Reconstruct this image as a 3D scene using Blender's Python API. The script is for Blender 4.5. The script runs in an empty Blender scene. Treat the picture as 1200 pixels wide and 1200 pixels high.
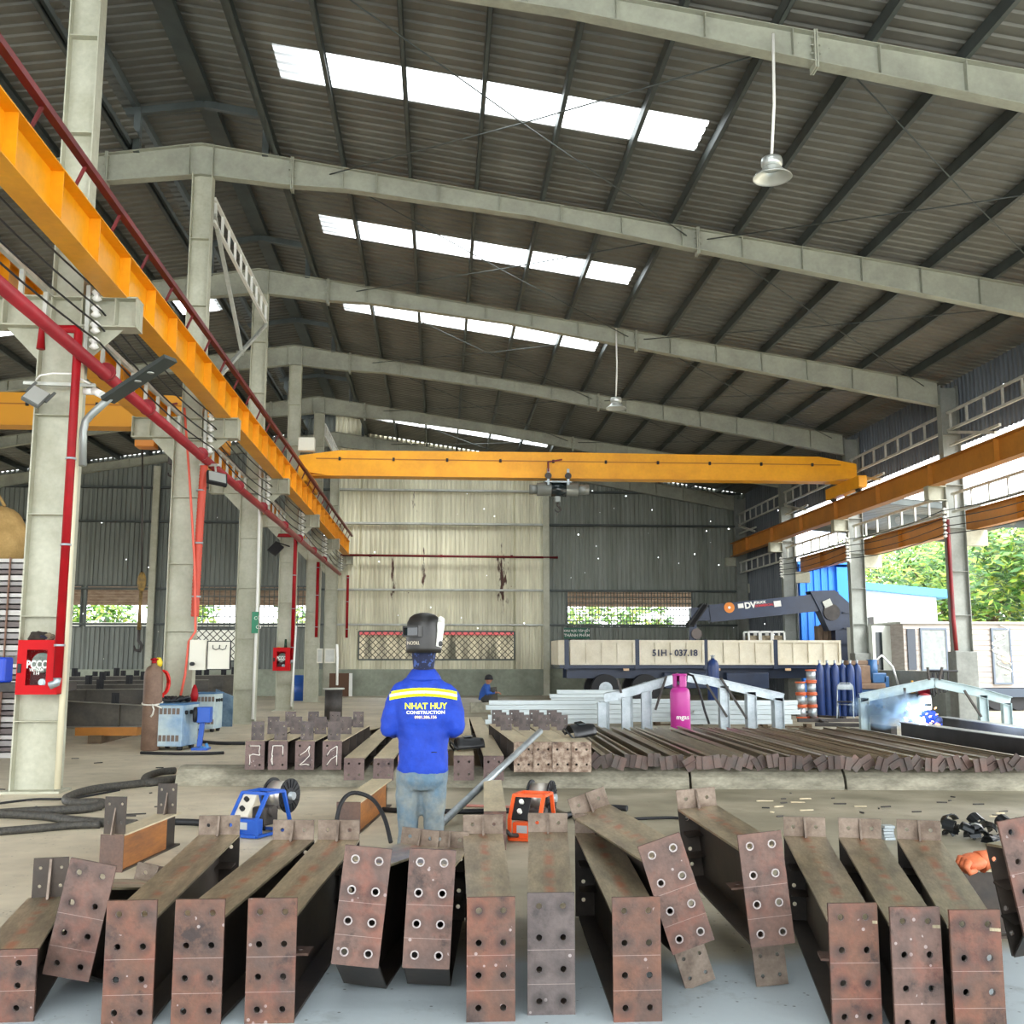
import bpy, bmesh, math, random
from mathutils import Vector, Matrix, Euler
from mathutils.bvhtree import BVHTree
random.seed(7)
SC = bpy.context.scene
COL = SC.collection
R = math.radians
PI = math.pi
# ------------------------------------------------------------------ helpers
def lin(h):
    h = h.lstrip('#'); v = []
    for i in (0, 2, 4):
        c = int(h[i:i+2], 16)/255
        v.append(c/12.92 if c <= .04045 else ((c+.055)/1.055)**2.4)
    return (*v, 1)

class MB:
    """collects shapes and links them as one mesh object"""
    def __init__(s, M=None):
        s.v = []; s.f = []; s.mi = []; s.M = M; s.m = 0; s.sm = set()
    def add(s, vs, fs, smooth=False):
        o = len(s.v)
        for p in vs:
            p = Vector(p); s.v.append(s.M @ p if s.M else p)
        for f in fs:
            if smooth: s.sm.add(len(s.f))
            s.f.append([o+i for i in f]); s.mi.append(s.m)
        return s
    def box(s, c, d, rot=None):
        x, y, z = d[0]/2, d[1]/2, d[2]/2
        vs = [Vector(p) for p in ((-x,-y,-z),(x,-y,-z),(x,y,-z),(-x,y,-z),(-x,-y,z),(x,-y,z),(x,y,z),(-x,y,z))]
        if rot is not None:
            m = rot if isinstance(rot, Matrix) else Euler(rot).to_matrix()
            vs = [m @ p for p in vs]
        c = Vector(c)
        return s.add([p+c for p in vs], [(0,3,2,1),(4,5,6,7),(0,1,5,4),(1,2,6,5),(2,3,7,6),(3,0,4,7)])
    def lohi(s, a, b):
        return s.box([(a[i]+b[i])/2 for i in range(3)], [abs(b[i]-a[i]) for i in range(3)])
    def bbox(s, c, d, b=.01, rot=None):
        """box with chamfered edges"""
        bm = bmesh.new(); bmesh.ops.create_cube(bm, size=1)
        for v in bm.verts: v.co = Vector((v.co[0]*d[0], v.co[1]*d[1], v.co[2]*d[2]))
        bmesh.ops.bevel(bm, geom=bm.edges[:], offset=b, segments=2, affect='EDGES', profile=.5)
        m = (rot if isinstance(rot, Matrix) else Euler(rot).to_matrix()) if rot is not None else Matrix.Identity(3)
        bm.verts.ensure_lookup_table()
        s.add([m @ v.co + Vector(c) for v in bm.verts], [[v.index for v in f.verts] for f in bm.faces]); bm.free()
        return s
    def bar(s, p, q, w, h=None, up=(0,0,1)):
        """box section from p to q"""
        h = h or w; p = Vector(p); q = Vector(q); d = q-p
        if d.length < 1e-6: return s
        y = d.normalized(); u = Vector(up)
        if abs(y.dot(u)) > .98: u = Vector((1,0,0)) if abs(y.x) < .9 else Vector((0,1,0))
        x = y.cross(u).normalized(); z = x.cross(y)
        vs = []
        for e in (p, q):
            for a, b in ((-1,-1),(1,-1),(1,1),(-1,1)): vs.append(e+x*(a*w/2)+z*(b*h/2))
        return s.add(vs, [(0,1,2,3),(7,6,5,4),(0,4,5,1),(1,5,6,2),(2,6,7,3),(3,7,4,0)])
    def tube(s, pts, r, n=8, cap=True):
        pts = [Vector(p) for p in pts]; rs = r if isinstance(r, (list, tuple)) else [r]*len(pts)
        vs = []; fs = []; px = None
        for i, p in enumerate(pts):
            t = (pts[min(i+1, len(pts)-1)]-pts[max(i-1, 0)])
            t = t.normalized() if t.length > 1e-9 else Vector((0,0,1))
            if px is None:
                u = Vector((0,0,1)) if abs(t.z) < .9 else Vector((1,0,0)); px = t.cross(u).normalized()
            px = (px - t*px.dot(t)); px = px.normalized() if px.length > 1e-6 else t.orthogonal().normalized()
            py = t.cross(px)
            for k in range(n):
                a = 2*PI*k/n; vs.append(p+px*(math.cos(a)*rs[i])+py*(math.sin(a)*rs[i]))
        for i in range(len(pts)-1):
            for k in range(n):
                k2 = (k+1) % n; fs.append((i*n+k, i*n+k2, (i+1)*n+k2, (i+1)*n+k))
        s.add(vs, fs, True)
        if cap:
            o = len(s.v)-len(vs)
            s.f.append([o+k for k in range(n)][::-1]); s.mi.append(s.m)
            s.f.append([o+(len(pts)-1)*n+k for k in range(n)]); s.mi.append(s.m)
        return s
    def cyl(s, p, q, r, n=20, r2=None):
        return s.tube([p, q], [r, r if r2 is None else r2], n)
    def lathe(s, prof, c=(0,0,0), n=24, axis='z'):
        vs = []; fs = []; c = Vector(c)
        for r, z in prof:
            for k in range(n):
                a = 2*PI*k/n; x, y = r*math.cos(a), r*math.sin(a)
                p = Vector((x,y,z)) if axis == 'z' else (Vector((z,x,y)) if axis == 'x' else Vector((y,z,x)))
                vs.append(p+c)
        for i in range(len(prof)-1):
            for k in range(n):
                k2 = (k+1) % n; fs.append((i*n+k, i*n+k2, (i+1)*n+k2, (i+1)*n+k))
        fs.append(list(range(n))[::-1]); fs.append([(len(prof)-1)*n+k for k in range(n)])
        return s.add(vs, fs, True)
    def prism(s, poly, a, b, axis='y'):
        """polygon in the plane across axis, extruded from a to b"""
        def P(u, v, t): return {'y': (u,t,v), 'x': (t,u,v), 'z': (u,v,t)}[axis]
        n = len(poly); vs = [P(u,v,a) for u,v in poly]+[P(u,v,b) for u,v in poly]
        fs = [list(range(n)), list(range(n, 2*n))[::-1]]+[(i, i+n, (i+1)%n+n, (i+1)%n) for i in range(n)]
        return s.add(vs, fs)
    def quad(s, a, b, c, d): return s.add([a,b,c,d], [(0,1,2,3)])
    def ball(s, c, r, n=16, m=10, sq=(1,1,1)):
        prof = [(max(1e-4, math.sin(PI*i/m))*r, -math.cos(PI*i/m)*r) for i in range(m+1)]
        vs = []; fs = []
        for rr, z in prof:
            for k in range(n):
                a = 2*PI*k/n; vs.append(Vector(c)+Vector((rr*math.cos(a)*sq[0], rr*math.sin(a)*sq[1], z*sq[2])))
        for i in range(m):
            for k in range(n):
                k2 = (k+1) % n; fs.append((i*n+k, i*n+k2, (i+1)*n+k2, (i+1)*n+k))
        return s.add(vs, fs, True)
    def mesh(s, name):
        me = bpy.data.meshes.new(name); me.from_pydata([tuple(p) for p in s.v], [], s.f)
        for i, p in enumerate(me.polygons):
            p.material_index = s.mi[i]
            if i in s.sm: p.use_smooth = True
        bm = bmesh.new(); bm.from_mesh(me); bmesh.ops.recalc_face_normals(bm, faces=bm.faces[:]); bm.to_mesh(me); bm.free()
        me.update(); return me
    def build(s, name, mat):
        o = bpy.data.objects.new(name, s.mesh(name)); COL.objects.link(o)
        for m in (mat if isinstance(mat, (list, tuple)) else [mat]): o.data.materials.append(m)
        return o

def wpart(name, mb, mat, parent, label=None):
    """a part written in world coordinates under a thing that stands elsewhere"""
    o = mb.build(name, mat); o.parent = parent
    o.matrix_parent_inverse = Matrix.LocRotScale(parent.location, parent.rotation_euler, None).inverted()
    if label: o['label'] = label
    return o

def tag(o, label=None, cat=None, group=None, kind=None):
    for k, v in (('label', label), ('category', cat), ('group', group), ('kind', kind)):
        if v: o[k] = v
    return o
def thing(name, label, cat, loc=(0,0,0), rot=(0,0,0), group=None):
    """an Empty at the base of a thing; its parts are children in local coordinates"""
    o = bpy.data.objects.new(name, None); COL.objects.link(o); o.location = loc
    o.rotation_euler = rot if isinstance(rot, (tuple, list)) else (0,0,rot)
    o.empty_display_size = .1
    return tag(o, label, cat, group)
def part(name, mb, mat, parent, label=None):
    """a part written in the local coordinates of its thing"""
    o = mb.build(name, mat); o.parent = parent
    if label: o['label'] = label
    return o
def struct(name, mb, mat, parent=None):
    o = mb.build(name, mat); o['kind'] = 'structure'
    if parent: o.parent = parent
    return o
def dup(root, loc=None, rot=None, label=None, group=None):
    r = root.copy(); COL.objects.link(r)
    if loc is not None: r.location = loc
    if rot is not None: r.rotation_euler = rot if isinstance(rot, (tuple, list)) else (0,0,rot)
    if label: r['label'] = label
    if group: r['group'] = group
    for ch in list(root.children):
        c = ch.copy(); COL.objects.link(c); c.parent = r
        for g in ch.children:
            d = g.copy(); COL.objects.link(d); d.parent = c
    return r
def text(name, body, size, mat, parent, M, depth=.002, align='CENTER', bold=0, xs=1, target=None):
    """lettering as a mesh in the XY plane of M"""
    cu = bpy.data.curves.new(name, 'FONT'); cu.body = body; cu.size = size; cu.extrude = depth; cu.align_x = align; cu.align_y = 'CENTER'
    cu.offset = bold; cu.resolution_u = 3
    t = bpy.data.objects.new(name, cu); COL.objects.link(t); bpy.context.view_layer.update()
    me = bpy.data.meshes.new_from_object(t.evaluated_get(bpy.context.evaluated_depsgraph_get()))
    bpy.data.objects.remove(t); bpy.data.curves.remove(cu)
    for v in me.vertices: v.co = M @ Vector((v.co.x*xs, v.co.y, v.co.z))
    if target is not None:
        for v in me.vertices:
            hit = target.ray_cast(v.co-Vector((0,.6,0)), Vector((0,1,0)))
            if hit[0] is not None: v.co = hit[0]-Vector((0,.004,0))
    me.name = name; me.materials.clear(); me.materials.append(mat)
    o = bpy.data.objects.new(name, me); COL.objects.link(o); o.parent = parent
    return o
def facing(c, rz=0, rx=90):
    """matrix that stands lettering upright at c, read from the -Y side"""
    return Matrix.Translation(Vector(c)) @ Euler((R(rx),0,rz)).to_matrix().to_4x4()

# camera numbers of the photograph: points at a known depth, side or height
PITCH, YAW, FOC, EYE = R(8.07), R(3.9), 1220, 1.5
_F = Vector((math.sin(YAW)*math.cos(PITCH), math.cos(YAW)*math.cos(PITCH), math.sin(PITCH)))
_R = Vector((math.cos(YAW), -math.sin(YAW), 0)); _U = _R.cross(_F)
def ray(x, y): return _F + _R*((x-600)/FOC) + _U*((600-y)/FOC)
def AY(x, y, Y): d = ray(x, y); t = Y/d.y; return Vector((d.x*t, Y, EYE+d.z*t))
def AX(x, y, X): d = ray(x, y); t = X/d.x; return Vector((X, d.y*t, EYE+d.z*t))
def G(x, y, z=0): d = ray(x, y); t = (z-EYE)/d.z; return Vector((d.x*t, d.y*t, z))

# ------------------------------------------------------------------ materials
MATS = {}
def mat(name, col, rough=.6, metal=0., col2=None, nscale=3., namt=.5, fine=0., bump=0., bscale=40., spec=None, stretch=(1,1,1), rnd=0., emit=None, detail=5, lo=.35, hi=.65):
    if name in MATS: return MATS[name]
    m = bpy.data.materials.new(name); m.use_nodes = True; nt = m.node_tree; N = nt.nodes; L = nt.links
    b = N['Principled BSDF']; b.inputs['Roughness'].default_value = rough; b.inputs['Metallic'].default_value = metal
    if spec is not None: b.inputs['Specular IOR Level'].default_value = spec
    c1 = lin(col) if isinstance(col, str) else col
    b.inputs['Base Color'].default_value = c1
    need = col2 or bump or fine or rnd
    if need:
        tc = N.new('ShaderNodeTexCoord'); mp = N.new('ShaderNodeMapping'); mp.inputs['Scale'].default_value = stretch
        L.new(tc.outputs['Object'], mp.inputs['Vector'])
        if rnd or True:
            oi = N.new('ShaderNodeObjectInfo'); vm = N.new('ShaderNodeVectorMath'); vm.operation = 'ADD'
            sc = N.new('ShaderNodeMath'); sc.operation = 'MULTIPLY'; sc.inputs[1].default_value = 37.
            L.new(oi.outputs['Random'], sc.inputs[0]); L.new(mp.outputs[0], vm.inputs[0]); L.new(sc.outputs[0], vm.inputs[1])
            vec = vm.outputs[0]
    out = None
    if col2:
        nz = N.new('ShaderNodeTexNoise'); nz.inputs['Scale'].default_value = nscale; nz.inputs['Detail'].default_value = detail; nz.inputs['Roughness'].default_value = .62
        L.new(vec, nz.inputs['Vector'])
        mr = N.new('ShaderNodeMapRange'); mr.inputs['From Min'].default_value = lo; mr.inputs['From Max'].default_value = hi
        mr.inputs['To Max'].default_value = namt*2 if namt < .5 else 1.
        L.new(nz.outputs['Fac'], mr.inputs['Value'])
        mx = N.new('ShaderNodeMix'); mx.data_type = 'RGBA'; mx.inputs['A'].default_value = c1; mx.inputs['B'].default_value = lin(col2)
        L.new(mr.outputs[0], mx.inputs['Factor']); out = mx.outputs['Result']
    if fine:
        n2 = N.new('ShaderNodeTexNoise'); n2.inputs['Scale'].default_value = nscale*9; n2.inputs['Detail'].default_value = 4; L.new(vec, n2.inputs['Vector'])
        m2 = N.new('ShaderNodeMapRange'); m2.inputs['From Min'].default_value = .3; m2.inputs['From Max'].default_value = .7
        m2.inputs['To Min'].default_value = 1-fine; m2.inputs['To Max'].default_value = 1+fine; L.new(n2.outputs['Fac'], m2.inputs['Value'])
        vv = N.new('ShaderNodeVectorMath'); vv.operation = 'SCALE'
        if out is not None: L.new(out, vv.inputs[0])
        else: vv.inputs[0].default_value = c1[:3]
        L.new(m2.outputs[0], vv.inputs['Scale']); out = vv.outputs[0]
    if rnd:
        m3 = N.new('ShaderNodeMapRange'); m3.inputs['To Min'].default_value = 1-rnd; m3.inputs['To Max'].default_value = 1+rnd; L.new(oi.outputs['Random'], m3.inputs['Value'])
        vv = N.new('ShaderNodeVectorMath'); vv.operation = 'SCALE'
        if out is not None: L.new(out, vv.inputs[0])
        else: vv.inputs[0].default_value = c1[:3]
        L.new(m3.outputs[0], vv.inputs['Scale']); out = vv.outputs[0]
    if out is not None: L.new(out, b.inputs['Base Color'])
    if bump:
        n4 = N.new('ShaderNodeTexNoise'); n4.inputs['Scale'].default_value = bscale; n4.inputs['Detail'].default_value = 4; L.new(vec, n4.inputs['Vector'])
        bp = N.new('ShaderNodeBump'); bp.inputs['Strength'].default_value = bump; bp.inputs['Distance'].default_value = .02
        L.new(n4.outputs['Fac'], bp.inputs['Height']); L.new(bp.outputs[0], b.inputs['Normal'])
    if emit:
        b.inputs['Emission Color'].default_value = lin(emit[0]); b.inputs['Emission Strength'].default_value = emit[1]
    MATS[name] = m; return m

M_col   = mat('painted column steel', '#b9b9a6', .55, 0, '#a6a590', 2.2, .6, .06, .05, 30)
M_raft  = mat('painted rafter steel', '#a3a594', .55, 0, '#8f9082', 1.6, .6, .06)
M_purl  = mat('purlin steel', '#535a58', .5, .3, '#444a48', 2., .6)
M_colshade  = mat('right hand column paint darkened as backlit', '#8d918a', .55, 0, '#7c8079', 2.2, .6, .06)  # darker copy of the column paint, backlit shade put into the colour
M_roof  = mat('roof sheet', '#74736b', .5, .25, '#63625b', .8, .6, .05)
M_yel   = mat('yellow crane paint', '#f2a90d', .42, 0, '#e39a08', 1.5, .5, .04)
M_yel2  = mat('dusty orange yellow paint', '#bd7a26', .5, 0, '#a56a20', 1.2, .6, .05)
M_redp  = mat('dark red rail', '#7a1418', .5, 0, '#5c1013', 2., .5)
M_red   = mat('red pipe paint', '#9c0814', .5, 0, '#86060f', 3., .5, spec=.25)
M_red2  = mat('fire cabinet red', '#b5000a', .55, spec=.2)
M_galv  = mat('galvanised steel', '#b4bcc0', .38, .55, '#98a2a6', 5., .5, .08)
M_dark  = mat('black mill steel', '#33312f', .55, .3, '#4a4440', 3., .5, .1)
M_black = mat('black rubber', '#16171a', .6)
M_white = mat('white paint', '#e9e9e2', .5)
M_wht2  = mat('white cable', '#ecebe4', .5)
M_conc  = mat('weathered concrete', '#aba793', .8, 0, '#7d7b6c', 1.3, .6, .15, .15, 25)
M_pale  = mat('pale galvanised ladder', '#c6c8c0', .5, .2, '#aeb0a6', 3, .5)
M_glass = mat('dark glass', '#20282a', .1)
# ------------------------------------------------------------------ the hall
YF = [6.2, 12.6, 19.0, 25.4, 31.8, 38.2, 44.3]          # portal frames
XM, XR = -4.61, 13.0                                     # middle and right column lines
YR = 44.5                                                # rear wall
def ztop(x): return 11.2-.15*abs(x-XM)                   # top of the rafters
def zroof(x): return ztop(x)+.21
ORD = ['first', 'second', 'third', 'fourth', 'fifth', 'sixth', 'seventh', 'eighth', 'ninth', 'tenth', 'eleventh', 'twelfth', 'thirteenth', 'fourteenth', 'fifteenth']

def roof_band(mb, x0, x1, y0, y1, zf):
    prof = [(0,0), (.14,0), (.165,.032), (.225,.032), (.25,0)]
    ys = []; k = math.floor(y0/.25)
    while k*.25 < y1:
        for dy, dz in prof[:-1]:
            y = k*.25+dy
            if y0 <= y <= y1: ys.append((y, dz))
        k += 1
    ys = [(y0, 0)]+ys+[(y1, 0)]
    vs = []; n = len(ys)
    for x in (x0, x1):
        for y, dz in ys: vs.append((x, y, zf(x)+dz))
    mb.add(vs, [(i, i+1, n+i+1, n+i) for i in range(n-1)])
Y0 = -9.0
SKY = [(2.6, 3.6), (9.0, 10.0), (15.45, 16.45), (21.85, 22.85), (27.0, 28.15), (39.6, 41.5)]
def bands(y0, y1, gaps):
    out = []; y = y0
    for a, b in gaps: out.append((y, a)); y = b
    return out+[(y, y1)]
mb = MB()
roof_band(mb, -3.3, -2.75, Y0, YR, zroof); roof_band(mb, 4.24, 13.5, Y0, YR, zroof)
for a, b in bands(Y0, YR, SKY): roof_band(mb, -2.75, 4.24, a, b, zroof)
struct('ceiling', mb, M_roof)
mb = MB(); LX0, LX1 = -13.5, -6.0; SKYL = [(2.6, 3.6), (9.0, 10.0), (27.3, 28.5)]
roof_band(mb, -23, LX0, Y0, YR, zroof); roof_band(mb, LX1, -5.75, Y0, YR, zroof)
for a, b in bands(Y0, YR, SKYL): roof_band(mb, LX0, LX1, a, b, zroof)
struct('ceiling', mb, M_roof)
# translucent roof lights
m = bpy.data.materials.new('milky roof light'); m.use_nodes = True; nt = m.node_tree; nt.nodes.clear()
o_ = nt.nodes.new('ShaderNodeOutputMaterial'); mx = nt.nodes.new('ShaderNodeMixShader'); t1 = nt.nodes.new('ShaderNodeBsdfTransparent'); t2 = nt.nodes.new('ShaderNodeBsdfTranslucent')
t1.inputs[0].default_value = (.93,.95,.95,1); t2.inputs[0].default_value = (.9,.92,.92,1); mx.inputs[0].default_value = .35
nt.links.new(t1.outputs[0], mx.inputs[1]); nt.links.new(t2.outputs[0], mx.inputs[2]); nt.links.new(mx.outputs[0], o_.inputs[0])
M_skyl = m
k = 0
for a, b in SKY:
    k += 1; mb = MB(); roof_band(mb, -2.75, 4.24, a, b, lambda x: zroof(x)+.002); struct('window_%d' % k, mb, M_skyl)
for a, b in SKYL:
    k += 1; mb = MB(); roof_band(mb, LX0, LX1, a, b, lambda x: zroof(x)+.002); struct('window_%d' % k, mb, M_skyl)
# ridge monitor: a small raised gable over the open ridge
def zmon(x): return 12.28-.15*abs(x-XM)
mb = MB(); roof_band(mb, XM, -2.45, Y0, YR, zmon); roof_band(mb, -6.75, XM, Y0, YR, zmon); struct('ceiling', mb, M_roof)
t = thing('ridge_ventilator', 'dark raised ridge ventilator frame of posts and beams over the middle columns', 'roof ventilator', (XM, Y0, 11.2))
mb = MB()
for x in (-2.62, -5.9, -3.55, -6.5): mb.bar((x, Y0, zmon(x)-.1), (x, YR, zmon(x)-.1), .09, .16)
for x in (-3.3, -5.95): mb.bar((x, Y0, zroof(x)+.05), (x, YR, zroof(x)+.05), .06, .3)
wpart('side_rail', mb, M_purl, t)
mb = MB(); mb.bar((XM, Y0, zmon(XM)-.12), (XM, YR, zmon(XM)-.12), .32, .16); wpart('ridge_beam', mb, M_purl, t)
for y in YF:
    mb = MB()
    for x in (-3.42, -5.83): mb.bar((x, y, ztop(x)-.02), (x, y, zmon(x)-.2), .14, .12)
    for x in (-2.6, -6.6): mb.bar((x, y, zmon(x)-.26), (XM, y, zmon(XM)-.26), .1, .14)
    wpart('gable_frame', mb, M_purl, t)

# purlins, each one running the whole length of the hall
px = [-3.2+1.27*i for i in range(13)]
for i, x in enumerate(px):
    mb = MB(); z = ztop(x)
    mb.lohi((x-.035, Y0, z), (x-.028, YR, z+.2)); mb.lohi((x-.035, Y0, z), (x+.035, YR, z+.008)); mb.lohi((x-.035, Y0, z+.192), (x+.035, YR, z+.2)); mb.lohi((x+.028, Y0, z), (x+.035, YR, z+.03))
    tag(mb.build('roof_purlin', M_purl), 'long grey roof purlin, the %s down from the ridge on the right hand slope' % ORD[i], 'purlin', 'purlins under the right roof slope')
for i in range(10):
    x = -6.0-1.27*i; mb = MB(); z = ztop(x)
    mb.lohi((x-.035, Y0, z), (x-.028, YR, z+.2)); mb.lohi((x-.035, Y0, z), (x+.035, YR, z+.008)); mb.lohi((x-.035, Y0, z+.192), (x+.035, YR, z+.2)); mb.lohi((x+.028, Y0, z), (x+.035, YR, z+.03))
    tag(mb.build('roof_purlin', M_purl), 'long grey roof purlin, the %s down from the ridge on the left hand slope' % ORD[i], 'purlin', 'purlins under the left roof slope')

# rafters
def depth(x):                                            # tapering depth of the rafter
    pts = [(-22, .6), (-14, .34), (-9, .34), (-6.2, .56), (XM, .62), (-3, .54), (-1.9, .42), (1.6, .33), (4.9, .42), (13.1, .64)]
    for (a, p), (b, q) in zip(pts, pts[1:]):
        if a <= x <= b: return p+(q-p)*(x-a)/(b-a)
    return .5
PLACE = ['overhead, nearest the camera', 'over the first pair of columns in view', 'over the second middle column', 'over the third middle column', 'over the fourth middle column', 'over the fifth middle column', 'against the rear wall']
for i, y in enumerate(YF):
    if i == 0: continue
    t = thing('roof_rafter', 'tapered grey steel roof rafter '+PLACE[i], 'rafter', (XM, y, ztop(XM)-.6), group='steel roof rafters')
    xs = [-22, -18, -14, -9, -6.2, XM, -3, -1.9, 1.6, 4.9, 9, 12.75]
    w = MB(); tf = MB(); bf = MB()
    for a, b in zip(xs, xs[1:]):
        w.add([(a,y-.005,ztop(a)-depth(a)), (b,y-.005,ztop(b)-depth(b)), (b,y-.005,ztop(b)), (a,y-.005,ztop(a)), (a,y+.005,ztop(a)-depth(a)), (b,y+.005,ztop(b)-depth(b)), (b,y+.005,ztop(b)), (a,y+.005,ztop(a))], [(0,1,2,3), (7,6,5,4)])
        tf.bar((a, y, ztop(a)-.006), (b, y, ztop(b)-.006), .2, .012); bf.bar((a, y, ztop(a)-depth(a)), (b, y, ztop(b)-depth(b)), .2, .014)
    wpart('web', w, M_raft, t); wpart('top_flange', tf, M_raft, t); wpart('bottom_flange', bf, M_raft, t)
    sx = [-15.4, -13.2, -11, -8.6, -7.4, XM-.22, XM+.22, -1.94]+[-1.3+1.18*j for j in range(12) if abs(-1.3+1.18*j-4.9) > .3]
    for x in sx:
        mb = MB(); mb.box((x, y, ztop(x)-depth(x)/2), (.012, .17, depth(x)-.02)); wpart('stiffener', mb, M_raft, t)
    for x in (-6.35, -2.9, 4.9):                          # bolted joints
        mb = MB()
        for d in (-.016, .016): mb.box((x+d, y, ztop(x)-depth(x)/2-.03), (.022, .21, depth(x)+.12))
        for z in range(4):
            for s in (-.06, .06): mb.cyl((x-.06, y+s, ztop(x)-.06-z*depth(x)/3.6), (x+.06, y+s, ztop(x)-.06-z*depth(x)/3.6), .014, 6)
        wpart('bolted_joint', mb, M_raft, t)

# middle columns with crane brackets
def column_parts(t, x, y, top, zb, wl, wu, stiff):
    def H(w_, z0, z1, xc):
        m1 = MB(); m1.lohi((xc-w_/2, y-.005, z0), (xc+w_/2, y+.005, z1)); m2 = MB()
        for s in (-1, 1): m2.lohi((xc+s*w_/2-.008, y-.12, z0), (xc+s*w_/2+.008, y+.12, z1))
        return m1, m2
    a, b = H(wl, 0.02, zb, x); wpart('lower_web', a, M_col, t); wpart('lower_flange', b, M_col, t)
    a, b = H(wu, zb, top, x+.05 if x < 0 else x); wpart('upper_web', a, M_col, t); wpart('upper_flange', b, M_col, t)
    for z in stiff:
        ww = wl if z < zb else wu; xc = x if z < zb else (x+.05 if x < 0 else x)
        m = MB(); m.lohi((xc-ww/2, y-.11, z-.006), (xc+ww/2, y+.11, z+.006)); wpart('stiffener', m, M_col, t)
    m = MB(); m.lohi((x-wl/2-.08, y-.2, 0), (x+wl/2+.08, y+.2, .025)); wpart('base_plate', m, M_col, t)
names = ['', 'beside the fire cabinet at the left edge', 'behind the welding machine, second of the row', 'carrying the green sign, third of the row', 'with the small red fire cabinet, fourth of the row', 'with the grey switch boxes, fifth of the row', 'standing against the rear wall, last of the row']
for i, y in enumerate(YF):
    if i == 0: continue
    t = thing('steel_column', 'tall pale grey steel column '+names[i], 'column', (XM, y, 0), group='middle row of columns')
    column_parts(t, XM, y, ztop(XM)-.6, 5.5, .5, .36, [.8, 2.0, 3.2, 4.4, 5.45, 6.6, 8.0, 9.3])
    m = MB()
    for z, h in ((5.5, .02), (5.86, .02)): m.lohi((-5.62, y-.14, z-h/2), (-3.72, y+.14, z+h/2))
    m.lohi((-5.62, y-.006, 5.5), (-3.72, y+.006, 5.86))
    for x in (-5.61, -5.3, -3.98, -3.73): m.lohi((x-.006, y-.14, 5.5), (x+.006, y+.14, 5.86))
    m.prism([(-4.36, 5.5), (-3.9, 5.5), (-4.36, 5.05)], y-.006, y+.006); m.prism([(-4.86, 5.5), (-5.3, 5.5), (-4.86, 5.05)], y-.006, y+.006)
    wpart('crane_bracket', m, M_col, t)
# right columns on concrete plinths
rn = ['', '', '', 'on a concrete plinth at the open right side, nearest in view', 'at the open right side, next to the truck crane', 'behind the truck body at the wall corner', 'in the far right corner']
for i, y in enumerate(YF):
    if i < 2: continue
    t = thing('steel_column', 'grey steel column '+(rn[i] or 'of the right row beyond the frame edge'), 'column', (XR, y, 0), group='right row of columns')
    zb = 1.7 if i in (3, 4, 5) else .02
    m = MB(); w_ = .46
    m.lohi((XR-w_/2, y-.005, zb), (XR+w_/2, y+.005, ztop(XR)-.1)); wpart('web', m, M_colshade, t)
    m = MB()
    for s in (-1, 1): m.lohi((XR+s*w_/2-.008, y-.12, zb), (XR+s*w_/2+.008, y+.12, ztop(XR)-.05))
    wpart('flange', m, M_colshade, t)
    for z in (2.6, 3.7, 4.8, 5.9, 7.2):
        m = MB(); m.lohi((XR-w_/2, y-.11, z-.006), (XR+w_/2, y+.11, z+.006)); wpart('stiffener', m, M_colshade, t)
    m = MB(); m.lohi((12.3, y-.13, 5.5), (XR-w_/2, y+.13, 5.52)); m.lohi((12.3, y-.13, 5.85), (XR-w_/2, y+.13, 5.87)); m.lohi((12.3, y-.006, 5.5), (XR-w_/2, y+.006, 5.86)); m.lohi((12.3, y-.13, 5.5), (12.31, y+.13, 5.86))
    wpart('crane_bracket', m, M_col, t)
    m = MB(); m.lohi((XR+w_/2, y-.13, 4.35), (XR+w_/2+.55, y+.13, 4.75)); wpart('outer_bracket', m, M_col, t)
    if i in (3, 4, 5):
        m = MB(); m.bbox((XR+.0, y, zb/2), (.5 if i > 3 else .56, .44, zb), .02); tag(m.build('concrete_plinth', mat('grey plinth concrete', '#80837e', .8, 0, '#6c6f6a', 1.5, .6, .1)), 'block of grey concrete under the right hand column '+['nearest in view', 'beside the truck crane', 'behind the truck body'][i-3], 'plinth', 'column plinths on the right')

# crane runways
def runway(name, label, x, y0, y1, z0, z1, m_, side, rail=True, stp=1.15):
    t = thing(name, label, 'crane runway', (x, y0, z0))
    w = MB(); w.lohi((x-.006, y0, z0), (x+.006, y1, z1)); wpart('web', w, m_, t)
    w = MB(); w.lohi((x-.14, y0, z0-.014), (x+.14, y1, z0)); wpart('bottom_flange', w, m_, t)
    w = MB(); w.lohi((x-.14, y0, z1), (x+.14, y1, z1+.014)); wpart('top_flange', w, m_, t)
    y = y0+.5
    while y < y1:
        w = MB(); w.lohi((x-.13, y-.006, z0), (x+.13, y+.006, z1)); wpart('stiffener', w, m_, t); y += stp
    if rail:
        w = MB(); w.lohi((x-.03, y0, z1+.014), (x+.03, y1, z1+.07)); wpart('crane_rail', w, M_purl, t)
    return t
rw = runway('crane_runway', 'long bright yellow crane runway beam on the right of the middle columns', -3.98, 4.0, 43.9, 5.87, 6.4, M_yel, 1)
w = MB(); w.lohi((-3.80, 4.0, 6.62), (-3.72, 43.9, 6.69))
wpart('conductor_bar', w, M_redp, rw, 'dark red conductor bar')
for j in range(33):
    w = MB(); w.bar((-3.86, 4.6+1.2*j, 6.41), (-3.77, 4.6+1.2*j, 6.63), .03, .03); wpart('conductor_bracket', w, M_redp, rw)
runway('crane_runway', 'yellow crane runway beam on the left of the middle columns, half hidden', -5.42, 4.0, 43.9, 5.87, 6.4, M_yel, -1)
runway('crane_runway', 'dusty orange crane runway beam along the right hand columns', 12.45, 12, 43.6, 5.87, 6.4, M_yel2, 1, stp=3.2)
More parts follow.
